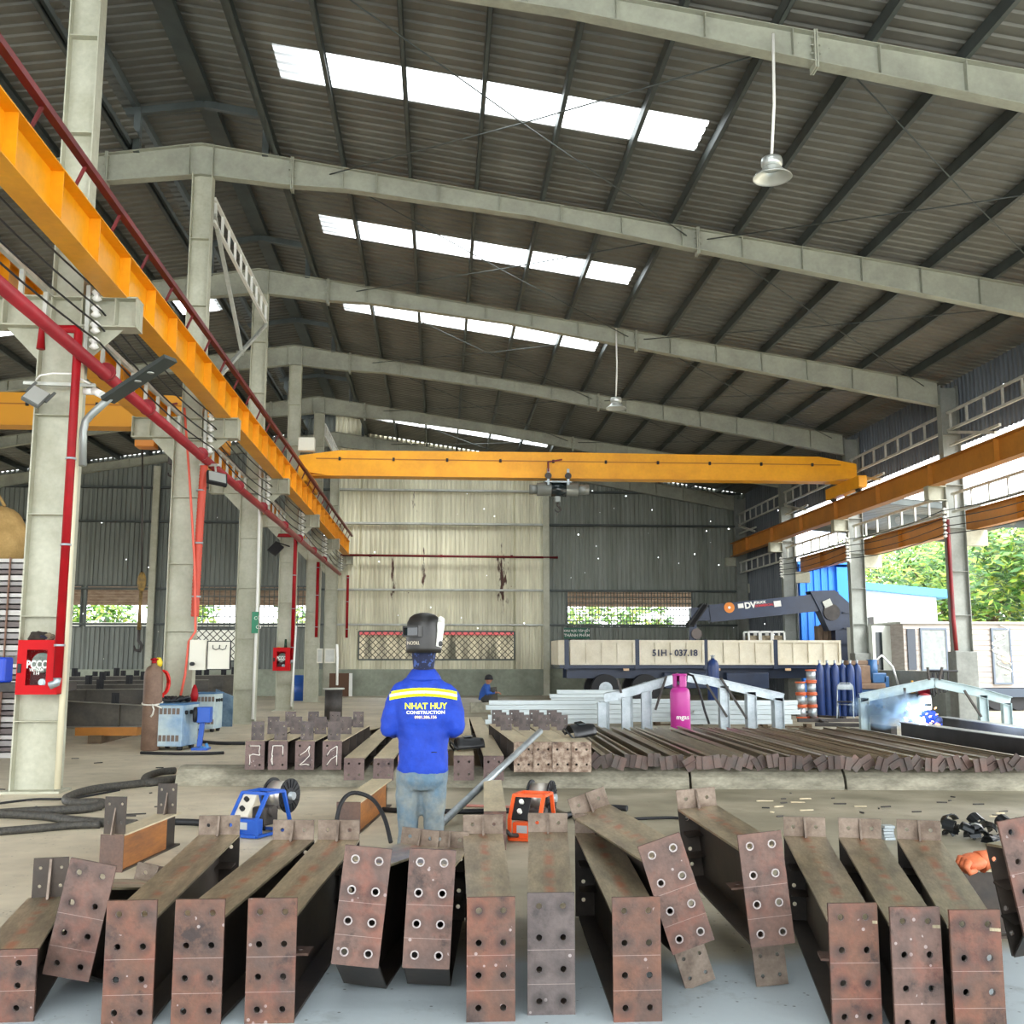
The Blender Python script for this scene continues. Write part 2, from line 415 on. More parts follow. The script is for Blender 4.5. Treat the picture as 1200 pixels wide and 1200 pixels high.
runway('crane_runway', 'dull yellow outer runway beam outside the right hand columns', 13.58, 10, 38.5, 4.78, 5.28, M_yel2, 1, rail=False, stp=3.2)

# lattice ladders between the columns
def ladder(label, x, y0, y1, z0, z1, n, g, m_=None):
    t = thing('lattice_brace', label, 'brace', (x, y0, z0), group=g)
    c = MB()
    for z in (z0, z1): c.bar((x, y0, z), (x, y1, z), .06, .06)
    wpart('chord', c, m_ or M_pale, t)
    for k in range(n+1):
        y = y0+.15+(y1-y0-.3)*k/n; c = MB(); c.bar((x, y, z0), (x, y, z1), .05, .05); wpart('rung', c, m_ or M_pale, t)
bn = ['', 'before the first column', 'from the first to the second column', 'from the second to the third column', 'from the third to the fourth column', 'from the fourth to the fifth column', 'from the fifth to the last column']
for i in range(1, 7):
    ladder('low pale ladder brace under the left yellow runway '+bn[i], -4.72, YF[i-1]+.2, YF[i]-.2, 5.42, 5.86, 8, 'ladder braces in the middle row')
    if i in (3, 6): ladder('high white ladder brace near the roof '+bn[i], -4.38, YF[i-1]+.15, YF[i]-.15, 9.75, 10.2, 9, 'high ladder braces in the middle row', M_white)
for i in range(2, 7):
    ladder('upper grey ladder brace on the right wall '+bn[i].replace('column', 'right column'), XR-.1, YF[i-1]+.15, YF[i]-.15, 7.3, 7.75, 7, 'upper ladder braces on the right')
    ladder('lower grey ladder brace under the right runway '+bn[i].replace('column', 'right column'), XR-.1, YF[i-1]+.15, YF[i]-.15, 5.2, 5.65, 7, 'lower ladder braces on the right')
    t = thing('diagonal_brace', 'slanting grey strut on the right wall '+bn[i].replace('column', 'right column'), 'brace', (XR, YF[i], 6.6), group='diagonal struts on the right')
    mb = MB(); mb.bar((XR-.1, YF[i]-.2, 7.25), (XR-.1, YF[i]-2.4, 6.75), .07, .07); wpart('strut', mb, M_pale, t)
    mb = MB(); mb.bar((XR-.1, YF[i]-.2, 6.9), (XR-.1, YF[i]-2.6, 6.9), .06, .06); wpart('strut', mb, M_pale, t)
for i, (a, b) in enumerate((((-4.38, 20.0, 6.9), (-4.38, 25.2, 9.7)), ((-4.38, 22.4, 8.1), (-4.38, 19.2, 9.9)))):
    mb = MB(); mb.bar(a, b, .07, .07); tag(mb.build('diagonal_brace', M_pale), ['long pale diagonal strut rising to the third middle column', 'short pale diagonal strut falling from the second middle column'][i], 'brace')
# bracing rods under the roof
def rod(name, a, b, label, r=.012):
    a, b = Vector(a), Vector(b); mb = MB(); mb.tube([a, (a+b)/2-Vector((0,0,.05)), b], r, 6); tag(mb.build(name, M_purl), label, 'bracing rod', 'thin roof bracing rods')
def zr(x): return ztop(x)-.15
for i in (1, 2, 3, 4, 5):
    y0, y1 = YF[i], YF[i+1]
    for k, (xa, xb) in enumerate(((-2.2, 4.7), (5.1, 12.4))):
        wd = ['near the skylights', 'at the right'][k]
        rod('bracing_rod', (xa, y0, zr(xa)), (xb, y1, zr(xb)), 'thin bracing rod %s, receding rightwards, %s' % (wd, bn[i+1]))
        rod('bracing_rod', (xb, y0, zr(xb)), (xa, y1, zr(xa)), 'thin bracing rod %s, receding leftwards, %s' % (wd, bn[i+1]))

# ------------------------------------------------------------------ walls
def wall_sheet(mb, x0, x1, y, z0, zt, holes, per=.2, d=.05):
    """vertical ribbed sheeting facing -Y with rectangular openings"""
    xs = sorted({x0, x1, *[h[0] for h in holes], *[h[1] for h in holes]})
    for a, b in zip(xs, xs[1:]):
        if b <= x0 or a >= x1: continue
        hs = sorted((h[2], h[3]) for h in holes if h[0] <= a+1e-6 and h[1] >= b-1e-6)
        pr = [(a, 0)]; k = math.floor(a/per)
        while k*per < b:
            for dx, dd in ((.0, 0), (.4, 0), (.5, d), (.9, d), (1.0, 0)):
                x = k*per+dx*per
                if a < x < b and x > pr[-1][0]: pr.append((x, dd))
            k += 1
        pr.append((b, 0)); z = z0; segs = []
        for h0, h1 in hs: segs.append((z, h0)); z = h1
        segs.append((z, None))
        for s0, s1 in segs:
            vs = []
            for x, dd in pr: vs += [(x, y+dd, s0), (x, y+dd, zt(x) if s1 is None else s1)]
            mb.add(vs, [(2*i, 2*i+2, 2*i+3, 2*i+1) for i in range(len(pr)-1)])
def sheet_mat(name, c1, c2, rust=()):
    m = mat(name, c1, .55, .15, c2, .7, .6, .08, stretch=(2.5, 2.5, .25)); nt = m.node_tree; N = nt.nodes; L = nt.links; b = N['Principled BSDF']
    src = b.inputs['Base Color'].links[0].from_socket
    tc = N.new('ShaderNodeTexCoord'); sp = N.new('ShaderNodeSeparateXYZ'); L.new(tc.outputs['Object'], sp.inputs[0])
    nz = N.new('ShaderNodeTexNoise'); nz.inputs['Scale'].default_value = 1.; nz.inputs['Detail'].default_value = 5; mp = N.new('ShaderNodeMapping'); mp.inputs['Scale'].default_value = (9, 1, 2.2); L.new(tc.outputs['Object'], mp.inputs[0]); L.new(mp.outputs[0], nz.inputs[0])
    tot = None
    def M(op, a, b_=None):
        n = N.new('ShaderNodeMath'); n.operation = op; n.use_clamp = False
        for i, v in enumerate((a, b_)):
            if v is None: continue
            if isinstance(v, (int, float)): n.inputs[i].default_value = v
            else: L.new(v, n.inputs[i])
        return n.outputs[0]
    for (cx, hw, za, zb, s) in rust:
        dx = M('DIVIDE', M('ABSOLUTE', M('SUBTRACT', sp.outputs[0], cx)), hw)
        dz = M('DIVIDE', M('ABSOLUTE', M('SUBTRACT', sp.outputs[2], (za+zb)/2)), (zb-za)/2)
        v = M('SUBTRACT', M('SUBTRACT', s, M('MULTIPLY', dx, .35)), M('MULTIPLY', M('POWER', dz, 3), .3))
        v = M('MULTIPLY', M('SUBTRACT', M('ADD', nz.outputs[0], v), .93), 9)
        n = N.new('ShaderNodeClamp'); L.new(v, n.inputs[0]); tot = n.outputs[0] if tot is None else M('MAXIMUM', tot, n.outputs[0])
    if tot is not None:
        mx = N.new('ShaderNodeMix'); mx.data_type = 'RGBA'; L.new(tot, mx.inputs['Factor']); L.new(src, mx.inputs['A']); mx.inputs['B'].default_value = lin('#4a2a1c'); L.new(mx.outputs['Result'], b.inputs['Base Color'])
    # pin holes where daylight comes through the sheet
    vo = N.new('ShaderNodeTexVoronoi'); vo.inputs['Scale'].default_value = 1.5; L.new(tc.outputs['Object'], vo.inputs['Vector'])
    lt = M('LESS_THAN', vo.outputs['Distance'], .042); tr = N.new('ShaderNodeBsdfTransparent'); ms = N.new('ShaderNodeMixShader')
    L.new(lt, ms.inputs[0]); L.new(b.outputs[0], ms.inputs[1]); L.new(tr.outputs[0], ms.inputs[2]); L.new(ms.outputs[0], N['Material Output'].inputs[0])
    return m
M_wlit = sheet_mat('wall sheet tinted cream as lit', '#e8e4ca', '#c6c1a6', [(-2.05, .28, 3.4, 6.6, .5), (-.75, .25, 4.2, 6.4, .47), (2.6, .5, 3.2, 6.7, .52), (-1.2, .5, 7, 9.5, .34)])  # lit look of this half of the wall is put into the cream
M_wshade = sheet_mat('grey wall sheet', '#8c9188', '#74796f')  # shaded look of the other half is put into the grey
M_wleft = sheet_mat('dull grey wall sheet', '#7e837c', '#696e68')
XPOST = 4.48
gab = lambda x: zmon(x) if -6.75 < x < -2.45 else zroof(x)
hA = (-3.43, 3.13, 1.5, 2.68); hB = (5.39, 10.82, 2.88, 4.4)
mb = MB(); wall_sheet(mb, XM, XPOST, YR, 1.1, gab, [hA]); struct('wall_rear', mb, M_wlit)
mb = MB(); wall_sheet(mb, XPOST, 13.3, YR, 1.1, gab, [hB]); struct('wall_rear', mb, M_wshade)
hL = [(-17.6, -14.9, 2.85, 4.55), (-14.7, -12.1, 2.85, 4.55), (-10.6, -7.9, 2.85, 4.55), (-7.6, -5.2, 2.85, 4.55), (-10.6, -7.9, 1.45, 2.75)]
mb = MB(); wall_sheet(mb, -24, XM, YR, 1.1, gab, hL); struct('wall_rear', mb, M_wleft)
mb = MB(); mb.lohi((-24, YR-.12, 0), (13.3, YR+.1, 1.1)); struct('wall_rear', mb, mat('grey green wall plaster', '#9aa08f', .8, 0, '#84897a', .9, .6, .1))
# right wall: cladding above the opening, and a full bay at the back
M_wside = sheet_mat('grey side wall sheet', '#6d747a', '#596068')
mb = MB(Matrix.Translation((13.3, 0, 0)) @ Matrix.Rotation(R(-90), 4, 'Z'))
wall_sheet(mb, -38.2, -Y0, 0, 6.95, lambda x: zroof(13.3), []); wall_sheet(mb, -YR, -38.2, 0, 0, lambda x: zroof(13.3), []); struct('wall_right', mb, M_wside)
mb = MB(Matrix.Translation((-23, 0, 0)) @ Matrix.Rotation(R(90), 4, 'Z')); wall_sheet(mb, Y0, YR, 0, 4.2, lambda x: zroof(-23), []); struct('wall_left', mb, M_wside)
# girts on the rear wall
gz = [2.95, 4.42, 7.25, 8.7]
for i, z in enumerate(gz):
    for nm, a, b in (('cream', XM+.1, XPOST), ('grey right hand', XPOST, 13.1), ('left bay', -23, XM-.1)):
        mb = MB(); mb.lohi((a, YR-.2, z-.035), (b, YR-.01, z-.02)); mb.lohi((a, YR-.2, z-.035), (b, YR-.19, z+.05))
        tag(mb.build('wall_girt', M_pale if nm == 'cream' else M_purl), 'horizontal steel girt across the %s rear wall sheets, %s from the floor' % (nm, ORD[i]), 'girt', 'girts on the rear wall')
for i, (x, zt, nm) in enumerate(((XPOST, 9.3, 'between the cream and the grey rear wall'), (-16.1, 9.0, 'on the left bay rear wall, left of the windows'), (-12.0, 9.6, 'on the left bay rear wall, between its windows'))):
    t = thing('wind_post', 'slim pale steel post '+nm, 'post', (x, YR-.3, 0), group='wind posts on the rear wall')
    mb = MB(); mb.lohi((x-.13, YR-.34, 0), (x+.13, YR-.32, zt)); mb.lohi((x-.13, YR-.22, 0), (x+.13, YR-.2, zt)); mb.lohi((x-.006, YR-.33, 0), (x+.006, YR-.2, zt)); wpart('shaft', mb, M_col, t)
    if i == 1:
        mb = MB(); mb.lohi((x-.2, YR-.5, 0), (x+.2, YR-.36, 4.6)); wpart('cover_plate', mb, mat('pale blue paint', '#a9b4b8', .5), t, 'wider pale lower shaft')
    else:
        mb = MB(); mb.lohi((x-.2, YR-.4, 0), (x+.2, YR-.16, .03)); wpart('base_plate', mb, M_col, t)
# window grilles
def grille(n, x0, x1, z0, z1, nv, nh, diamond=0):
    y = YR-.05; r = thing('window_%d' % n, None, None, (x0, y, z0)); r['kind'] = 'structure'
    f = MB()
    for z in (z0, z1): f.bar((x0, y, z), (x1, y, z), .06, .06)
    for x in (x0, x1): f.bar((x, y, z0), (x, y, z1), .06, .06)
    wpart('frame', f, M_purl, r); g = MB()
    if diamond:
        h = z1-z0; k = x0-h
        while k < x1:
            for s in (1, -1):
                a = [k, z0 if s > 0 else z1]; b = [k+h, z1 if s > 0 else z0]
                if a[0] < x0: a[1] += s*(x0-a[0]); a[0] = x0
                if b[0] > x1: b[1] -= s*(b[0]-x1); b[0] = x1
                if b[0]-a[0] > .02: g.bar((a[0], y, a[1]), (b[0], y, b[1]), .05, .03)
            k += diamond
    else:
        for i in range(1, nv): g.bar((x0+(x1-x0)*i/nv, y, z0), (x0+(x1-x0)*i/nv, y, z1), .03 if i % 8 else .07, .03)
        for i in range(1, nh): g.bar((x0, y, z0+(z1-z0)*i/nh), (x1, y, z0+(z1-z0)*i/nh), .04, .04)
    wpart('grille', g, M_dark if diamond else M_purl, r)
grille(20, *hA, 0, 0, .26); grille(21, *hB, 40, 6)
grille(22, *hL[0], 1, 1); grille(23, *hL[1], 1, 1); grille(24, *hL[2], 12, 4); grille(25, *hL[3], 12, 4); grille(26, *hL[4], 0, 0, .3)
# red pipe along the rear wall
t = thing('sprinkler_pipe', 'thin dark red pipe running across the cream rear wall', 'pipe', (-4.4, YR-.3, 5.87))
mb = MB(); mb.tube([(-4.25, YR-.35, 5.87), (XPOST+.5, YR-.3, 5.83)], .05, 10); wpart('pipe', mb, M_redp, t)
for x in (-3, 0, 3):
    mb = MB(); mb.tube([(x-.05, YR-.3, 5.86), (x+.05, YR-.3, 5.86)], .065, 10); wpart('coupling', mb, M_redp, t)

# ------------------------------------------------------------------ floor
def floor_mat():
    m = mat('workshop floor', '#d8cdb4', .55, 0, '#b5aa92', .45, .6, .1, .12, 14, lo=.3, hi=.7); nt = m.node_tree; N = nt.nodes; L = nt.links; b = N['Principled BSDF']
    src = b.inputs['Base Color'].links[0].from_socket
    tc = N.new('ShaderNodeTexCoord'); sp = N.new('ShaderNodeSeparateXYZ'); L.new(tc.outputs['Object'], sp.inputs[0])
    n1 = N.new('ShaderNodeTexNoise'); n1.inputs['Scale'].default_value = 1.1; n1.inputs['Detail'].default_value = 6; L.new(tc.outputs['Object'], n1.inputs[0])
    def M(op, a, c=None):
        n = N.new('ShaderNodeMath'); n.operation = op
        for i, v in enumerate((a, c)):
            if v is None: continue
            if isinstance(v, (int, float)): n.inputs[i].default_value = v
            else: L.new(v, n.inputs[i])
        return n.outputs[0]
    def clamp(v): n = N.new('ShaderNodeClamp'); L.new(v, n.inputs[0]); return n.outputs[0]
    def mixc(f, a, col):
        mx = N.new('ShaderNodeMix'); mx.data_type = 'RGBA'; L.new(f, mx.inputs['Factor']); L.new(a, mx.inputs['A']); mx.inputs['B'].default_value = lin(col); return mx.outputs['Result']
    # blue grey strip at the front with a ragged edge
    e = clamp(M('MULTIPLY', M('SUBTRACT', M('ADD', 5.35, M('MULTIPLY', n1.outputs[0], .7)), sp.outputs[1]), 3.2)); src = mixc(e, src, '#b4bfc3')
    # oily brown soil to the right of the middle
    e = clamp(M('MULTIPLY', M('MULTIPLY', clamp(M('MULTIPLY', M('ADD', sp.outputs[0], 1.2), .45)), clamp(M('SUBTRACT', 1.0, e))), M('MULTIPLY', n1.outputs[0], 1.35)))
    src = mixc(e, src, '#75705a')
    # dark spatter, cracks
    n2 = N.new('ShaderNodeTexNoise'); n2.inputs['Scale'].default_value = 2.6; n2.inputs['Detail'].default_value = 9; n2.inputs['Roughness'].default_value = .7; L.new(tc.outputs['Object'], n2.inputs[0])
    e = clamp(M('MULTIPLY', M('SUBTRACT', n2.outputs[0], .57), 4.5)); e = M('MULTIPLY', e, .6); src = mixc(e, src, '#4d473c')
    vo = N.new('ShaderNodeTexVoronoi'); vo.feature = 'F1'; vo.inputs['Scale'].default_value = 17.; L.new(tc.outputs['Object'], vo.inputs['Vector'])
    e = clamp(M('MULTIPLY', M('SUBTRACT', .16, vo.outputs['Distance']), 12)); e = M('MULTIPLY', M('MULTIPLY', e, M('GREATER_THAN', n2.outputs[0], .52)), .75); src = mixc(e, src, '#3a352e')
    L.new(src, b.inputs['Base Color']); return m
mb = MB(); mb.quad((-24, -12, 0), (15, -12, 0), (15, 45, 0), (-24, 45, 0)); struct('floor', mb, floor_mat())
M_ground = mat('pale outdoor ground', '#b5aa96', .9, 0, '#968c78', .2, .6, .1)
mb = MB(); mb.quad((15, -30, -.02), (120, -30, -.02), (120, 160, -.02), (15, 160, -.02)); mb.quad((-120, 45, -.02), (15, 45, -.02), (15, 160, -.02), (-120, 160, -.02)); mb.quad((-120, -30, -.02), (15, -30, -.02), (15, -12, -.02), (-120, -12, -.02)); mb.quad((-120, -12, -.02), (-24, -12, -.02), (-24, 45, -.02), (-120, 45, -.02))
struct('ground', mb, M_ground)
# ------------------------------------------------------------------ steel pieces
def rust_mat(name, c1, c2, c3, lines=True, scale=5., bloom='#8a4c38'):
    """oxidised plate: patches of two browns, dark heat marks and two scribed lines across it"""
    m = mat(name, c1, .62, .15, c2, scale, .6, .12, .12, 60, lo=.38, hi=.62); nt = m.node_tree; N = nt.nodes; L = nt.links; b = N['Principled BSDF']
    src = b.inputs['Base Color'].links[0].from_socket
    tc = N.new('ShaderNodeTexCoord'); oi = N.new('ShaderNodeObjectInfo'); ad = N.new('ShaderNodeVectorMath'); ad.operation = 'ADD'; mu = N.new('ShaderNodeMath'); mu.operation = 'MULTIPLY'; mu.inputs[1].default_value = 53
    L.new(oi.outputs['Random'], mu.inputs[0]); L.new(tc.outputs['Object'], ad.inputs[0]); L.new(mu.outputs[0], ad.inputs[1])
    n = N.new('ShaderNodeTexNoise'); n.inputs['Scale'].default_value = 7; n.inputs['Detail'].default_value = 6; n.inputs['Roughness'].default_value = .7; L.new(ad.outputs[0], n.inputs[0])
    mr = N.new('ShaderNodeMapRange'); mr.inputs[1].default_value = .54; mr.inputs[2].default_value = .68; L.new(n.outputs[0], mr.inputs[0])
    mx = N.new('ShaderNodeMix'); mx.data_type = 'RGBA'; L.new(mr.outputs[0], mx.inputs['Factor']); L.new(src, mx.inputs['A']); mx.inputs['B'].default_value = lin(c3); src = mx.outputs['Result']
    # pale grinding marks
    v = N.new('ShaderNodeTexVoronoi'); v.inputs['Scale'].default_value = 22; L.new(ad.outputs[0], v.inputs['Vector'])
    n3 = N.new('ShaderNodeTexNoise'); n3.inputs['Scale'].default_value = 6; L.new(ad.outputs[0], n3.inputs[0])
    a = N.new('ShaderNodeMath'); a.operation = 'LESS_THAN'; a.inputs[1].default_value = .16; L.new(v.outputs['Distance'], a.inputs[0])
    a2 = N.new('ShaderNodeMath'); a2.operation = 'GREATER_THAN'; a2.inputs[1].default_value = .6; L.new(n3.outputs[0], a2.inputs[0])
    a3 = N.new('ShaderNodeMath'); a3.operation = 'MULTIPLY'; L.new(a.outputs[0], a3.inputs[0]); L.new(a2.outputs[0], a3.inputs[1])
    a4 = N.new('ShaderNodeMath'); a4.operation = 'MULTIPLY'; a4.inputs[1].default_value = .42; L.new(a3.outputs[0], a4.inputs[0])
    mx = N.new('ShaderNodeMix'); mx.data_type = 'RGBA'; L.new(a4.outputs[0], mx.inputs['Factor']); L.new(src, mx.inputs['A']); mx.inputs['B'].default_value = lin('#c3b7b4'); src = mx.outputs['Result']
    if lines:
        sp = N.new('ShaderNodeSeparateXYZ'); L.new(tc.outputs['Object'], sp.inputs[0]); acc = None
        for z in (.265, .125):
            s = N.new('ShaderNodeMath'); s.operation = 'SUBTRACT'; s.inputs[1].default_value = z; L.new(sp.outputs[2], s.inputs[0])
            ab = N.new('ShaderNodeMath'); ab.operation = 'ABSOLUTE'; L.new(s.outputs[0], ab.inputs[0])
            lt = N.new('ShaderNodeMath'); lt.operation = 'LESS_THAN'; lt.inputs[1].default_value = .0011; L.new(ab.outputs[0], lt.inputs[0])
            if acc is None: acc = lt.outputs[0]
            else: q = N.new('ShaderNodeMath'); q.operation = 'MAXIMUM'; L.new(acc, q.inputs[0]); L.new(lt.outputs[0], q.inputs[1]); acc = q.outputs[0]
        q = N.new('ShaderNodeMath'); q.operation = 'MULTIPLY'; q.inputs[1].default_value = .32; L.new(acc, q.inputs[0])
        mx = N.new('ShaderNodeMix'); mx.data_type = 'RGBA'; L.new(q.outputs[0], mx.inputs['Factor']); L.new(src, mx.inputs['A']); mx.inputs['B'].default_value = lin('#cdb9b2'); src = mx.outputs['Result']
    # orange bloom down the middle and dark heat marks round the bolt holes
    def M(op, *a, cl=False):
        n = N.new('ShaderNodeMath'); n.operation = op; n.use_clamp = cl
        for i, q in enumerate(a):
            if isinstance(q, (int, float)): n.inputs[i].default_value = q
            else: L.new(q, n.inputs[i])
        return n.outputs[0]
    def mixc(f, c):
        nonlocal src
        mx = N.new('ShaderNodeMix'); mx.data_type = 'RGBA'; L.new(f, mx.inputs['Factor']); L.new(src, mx.inputs['A']); mx.inputs['B'].default_value = lin(c); src = mx.outputs['Result']
    if lines:
        nb = N.new('ShaderNodeTexNoise'); nb.inputs['Scale'].default_value = 5; nb.inputs['Detail'].default_value = 5; nb.inputs['Roughness'].default_value = .65
        of = N.new('ShaderNodeVectorMath'); of.operation = 'ADD'; of.inputs[1].default_value = (7, 3, 11); L.new(ad.outputs[0], of.inputs[0]); L.new(of.outputs[0], nb.inputs[0])
        mixc(M('MULTIPLY', M('MULTIPLY', M('SUBTRACT', nb.outputs[0], .5), 5.0, cl=True), .42), bloom)
        dx = M('SUBTRACT', M('ABSOLUTE', sp.outputs[0]), .052); dz = M('SUBTRACT', M('MODULO', M('ADD', sp.outputs[2], .01), .13), .065)
        d = M('SQRT', M('ADD', M('MULTIPLY', dx, dx), M('MULTIPLY', dz, dz)))
        h = M('SUBTRACT', 1.0, M('DIVIDE', M('SUBTRACT', d, .012), .034), cl=True)
        h = M('MULTIPLY', h, M('MULTIPLY', M('SUBTRACT', nb.outputs[0], .3), 2.6, cl=True), cl=True); mixc(M('MULTIPLY', h, .95), '#2a2524')
    L.new(src, b.inputs['Base Color']); return m
M_rust = rust_mat('reddish oxidised end plate', '#6a4939', '#55433b', '#362a26')
M_rustp = rust_mat('pinkish brown end plate', '#6f554a', '#5c4a43', '#3c302b')
M_rustg = rust_mat('dark grey end plate', '#4f4745', '#5d524e', '#3c3534', bloom='#6e6460')
M_rustb = rust_mat('brown end plate', '#6c5347', '#5f4d45', '#45382f', False)
M_rim = mat('ground bright steel', '#b3aca8', .5, .3, '#8f8480', 40, .6)
M_hole = mat('reamed hole edge', '#7d716c', .5, .3)
M_flg = mat('tan mill scale flange', '#b8aa8c', .36, .7, '#857a64', 3.5, .6, .15, .06, 25, stretch=(3, .6, 1), rnd=.12)
def streak(m, col):
    nt = m.node_tree; N = nt.nodes; L = nt.links; b = N['Principled BSDF']; src = b.inputs['Base Color'].links[0].from_socket
    tc = N.new('ShaderNodeTexCoord'); sp = N.new('ShaderNodeSeparateXYZ'); L.new(tc.outputs['Object'], sp.inputs[0]); oi = N.new('ShaderNodeObjectInfo')
    nz = N.new('ShaderNodeTexNoise'); nz.noise_dimensions = '4D'; nz.inputs['Scale'].default_value = 9; nz.inputs['Detail'].default_value = 5; L.new(tc.outputs['Object'], nz.inputs['Vector'])
    q = N.new('ShaderNodeMath'); q.operation = 'MULTIPLY'; q.inputs[1].default_value = 90; L.new(oi.outputs['Random'], q.inputs[0]); L.new(q.outputs[0], nz.inputs['W'])
    a = N.new('ShaderNodeMath'); a.operation = 'ABSOLUTE'; L.new(sp.outputs[0], a.inputs[0])
    r = N.new('ShaderNodeMapRange'); r.inputs[1].default_value = .035; r.inputs[2].default_value = .008; L.new(a.outputs[0], r.inputs[0])
    r2 = N.new('ShaderNodeMapRange'); r2.inputs[1].default_value = .42; r2.inputs[2].default_value = .62; L.new(nz.outputs[0], r2.inputs[0])
    k = N.new('ShaderNodeMath'); k.operation = 'MULTIPLY'; L.new(r.outputs[0], k.inputs[0]); L.new(r2.outputs[0], k.inputs[1])
    k2 = N.new('ShaderNodeMath'); k2.operation = 'MULTIPLY'; k2.inputs[1].default_value = .8; L.new(k.outputs[0], k2.inputs[0])
    mx = N.new('ShaderNodeMix'); mx.data_type = 'RGBA'; L.new(k2.outputs[0], mx.inputs['Factor']); L.new(src, mx.inputs['A']); mx.inputs['B'].default_value = lin(col); L.new(mx.outputs['Result'], b.inputs['Base Color'])
streak(M_flg, '#b56a45')
M_web = mat('dark web steel', '#37332f', .5, .4, '#4b4037', 3., .6, .12, rnd=.15)
M_spl = mat('brown splice plate', '#5f5146', .45, .5, '#85776a', 9, .6, .1, rnd=.1)
M_orng = mat('orange rusted web', '#a96a2c', .6, .1, '#7d4f28', 3, .6, .12, stretch=(1, .5, 3))
M_flg2 = mat('pale tan flange', '#d0c3a4', .45, .2, '#b9ac8e', 3., .6, .1, stretch=(2, .4, 1), rnd=.1)

def holed(mb, cols, rows, xs, zs, r, t, y=0., rim=0):
    """upright plate across y with round through holes, one cell of the grid for each hole"""
    for i, (x0, x1) in enumerate(zip(xs, xs[1:])):
        for j, (z0, z1) in enumerate(zip(zs, zs[1:])):
            cx, cz = cols[i], rows[j]
            if cx is None or cz is None or r <= 0:
                mb.m = 0; mb.quad((x0,y,z0), (x1,y,z0), (x1,y,z1), (x0,y,z1)); mb.quad((x0,y+t,z0), (x1,y+t,z0), (x1,y+t,z1), (x0,y+t,z1)); continue
            out = []; n = 4
            for a, b in (((x0,z0),(x1,z0)), ((x1,z0),(x1,z1)), ((x1,z1),(x0,z1)), ((x0,z1),(x0,z0))):
                for k in range(n): out.append((a[0]+(b[0]-a[0])*k/n, a[1]+(b[1]-a[1])*k/n))
            N = len(out); ang = [math.atan2(p[1]-cz, p[0]-cx) for p in out]
            C = lambda q: [(cx+q*math.cos(a), cz+q*math.sin(a)) for a in ang]
            rings = [out]+([C(r*1.45)] if rim else [])+[C(r)]
            vs = []
            for rg in rings: vs += [(p[0], y, p[1]) for p in rg]
            for rg in (rings[-1], out): vs += [(p[0], y+t, p[1]) for p in rg]
            nr = len(rings)
            for q in range(nr+1):
                mb.m = 1 if (rim and q == 1) else (2 if q == nr-1 else 0)
                o = q*N
                mb.add(vs[o:o+2*N], [(k, (k+1) % N, (k+1) % N+N, k+N) for k in range(N)])
    mb.m = 0
    x0, x1, z0, z1 = xs[0], xs[-1], zs[0], zs[-1]
    for a, b in (((x0,z0),(x1,z0)), ((x1,z0),(x1,z1)), ((x1,z1),(x0,z1)), ((x0,z1),(x0,z0))): mb.quad((a[0],y,a[1]), (b[0],y,b[1]), (b[0],y+t,b[1]), (a[0],y+t,a[1]))
    return mb

def strip(mb, y0, z0, w0, y1, z1, w1, t):
    """tapering flange strip between two cross lines"""
    vs = []
    for y, z, w_ in ((y0, z0, w0), (y1, z1, w1)):
        for s in (-1, 1):
            for d in (-t/2, t/2): vs.append((s*w_/2, y, z+d))
    return mb.add(vs, [(0,1,3,2), (4,6,7,5), (0,4,5,1), (2,3,7,6), (0,2,6,4), (1,5,7,3)])

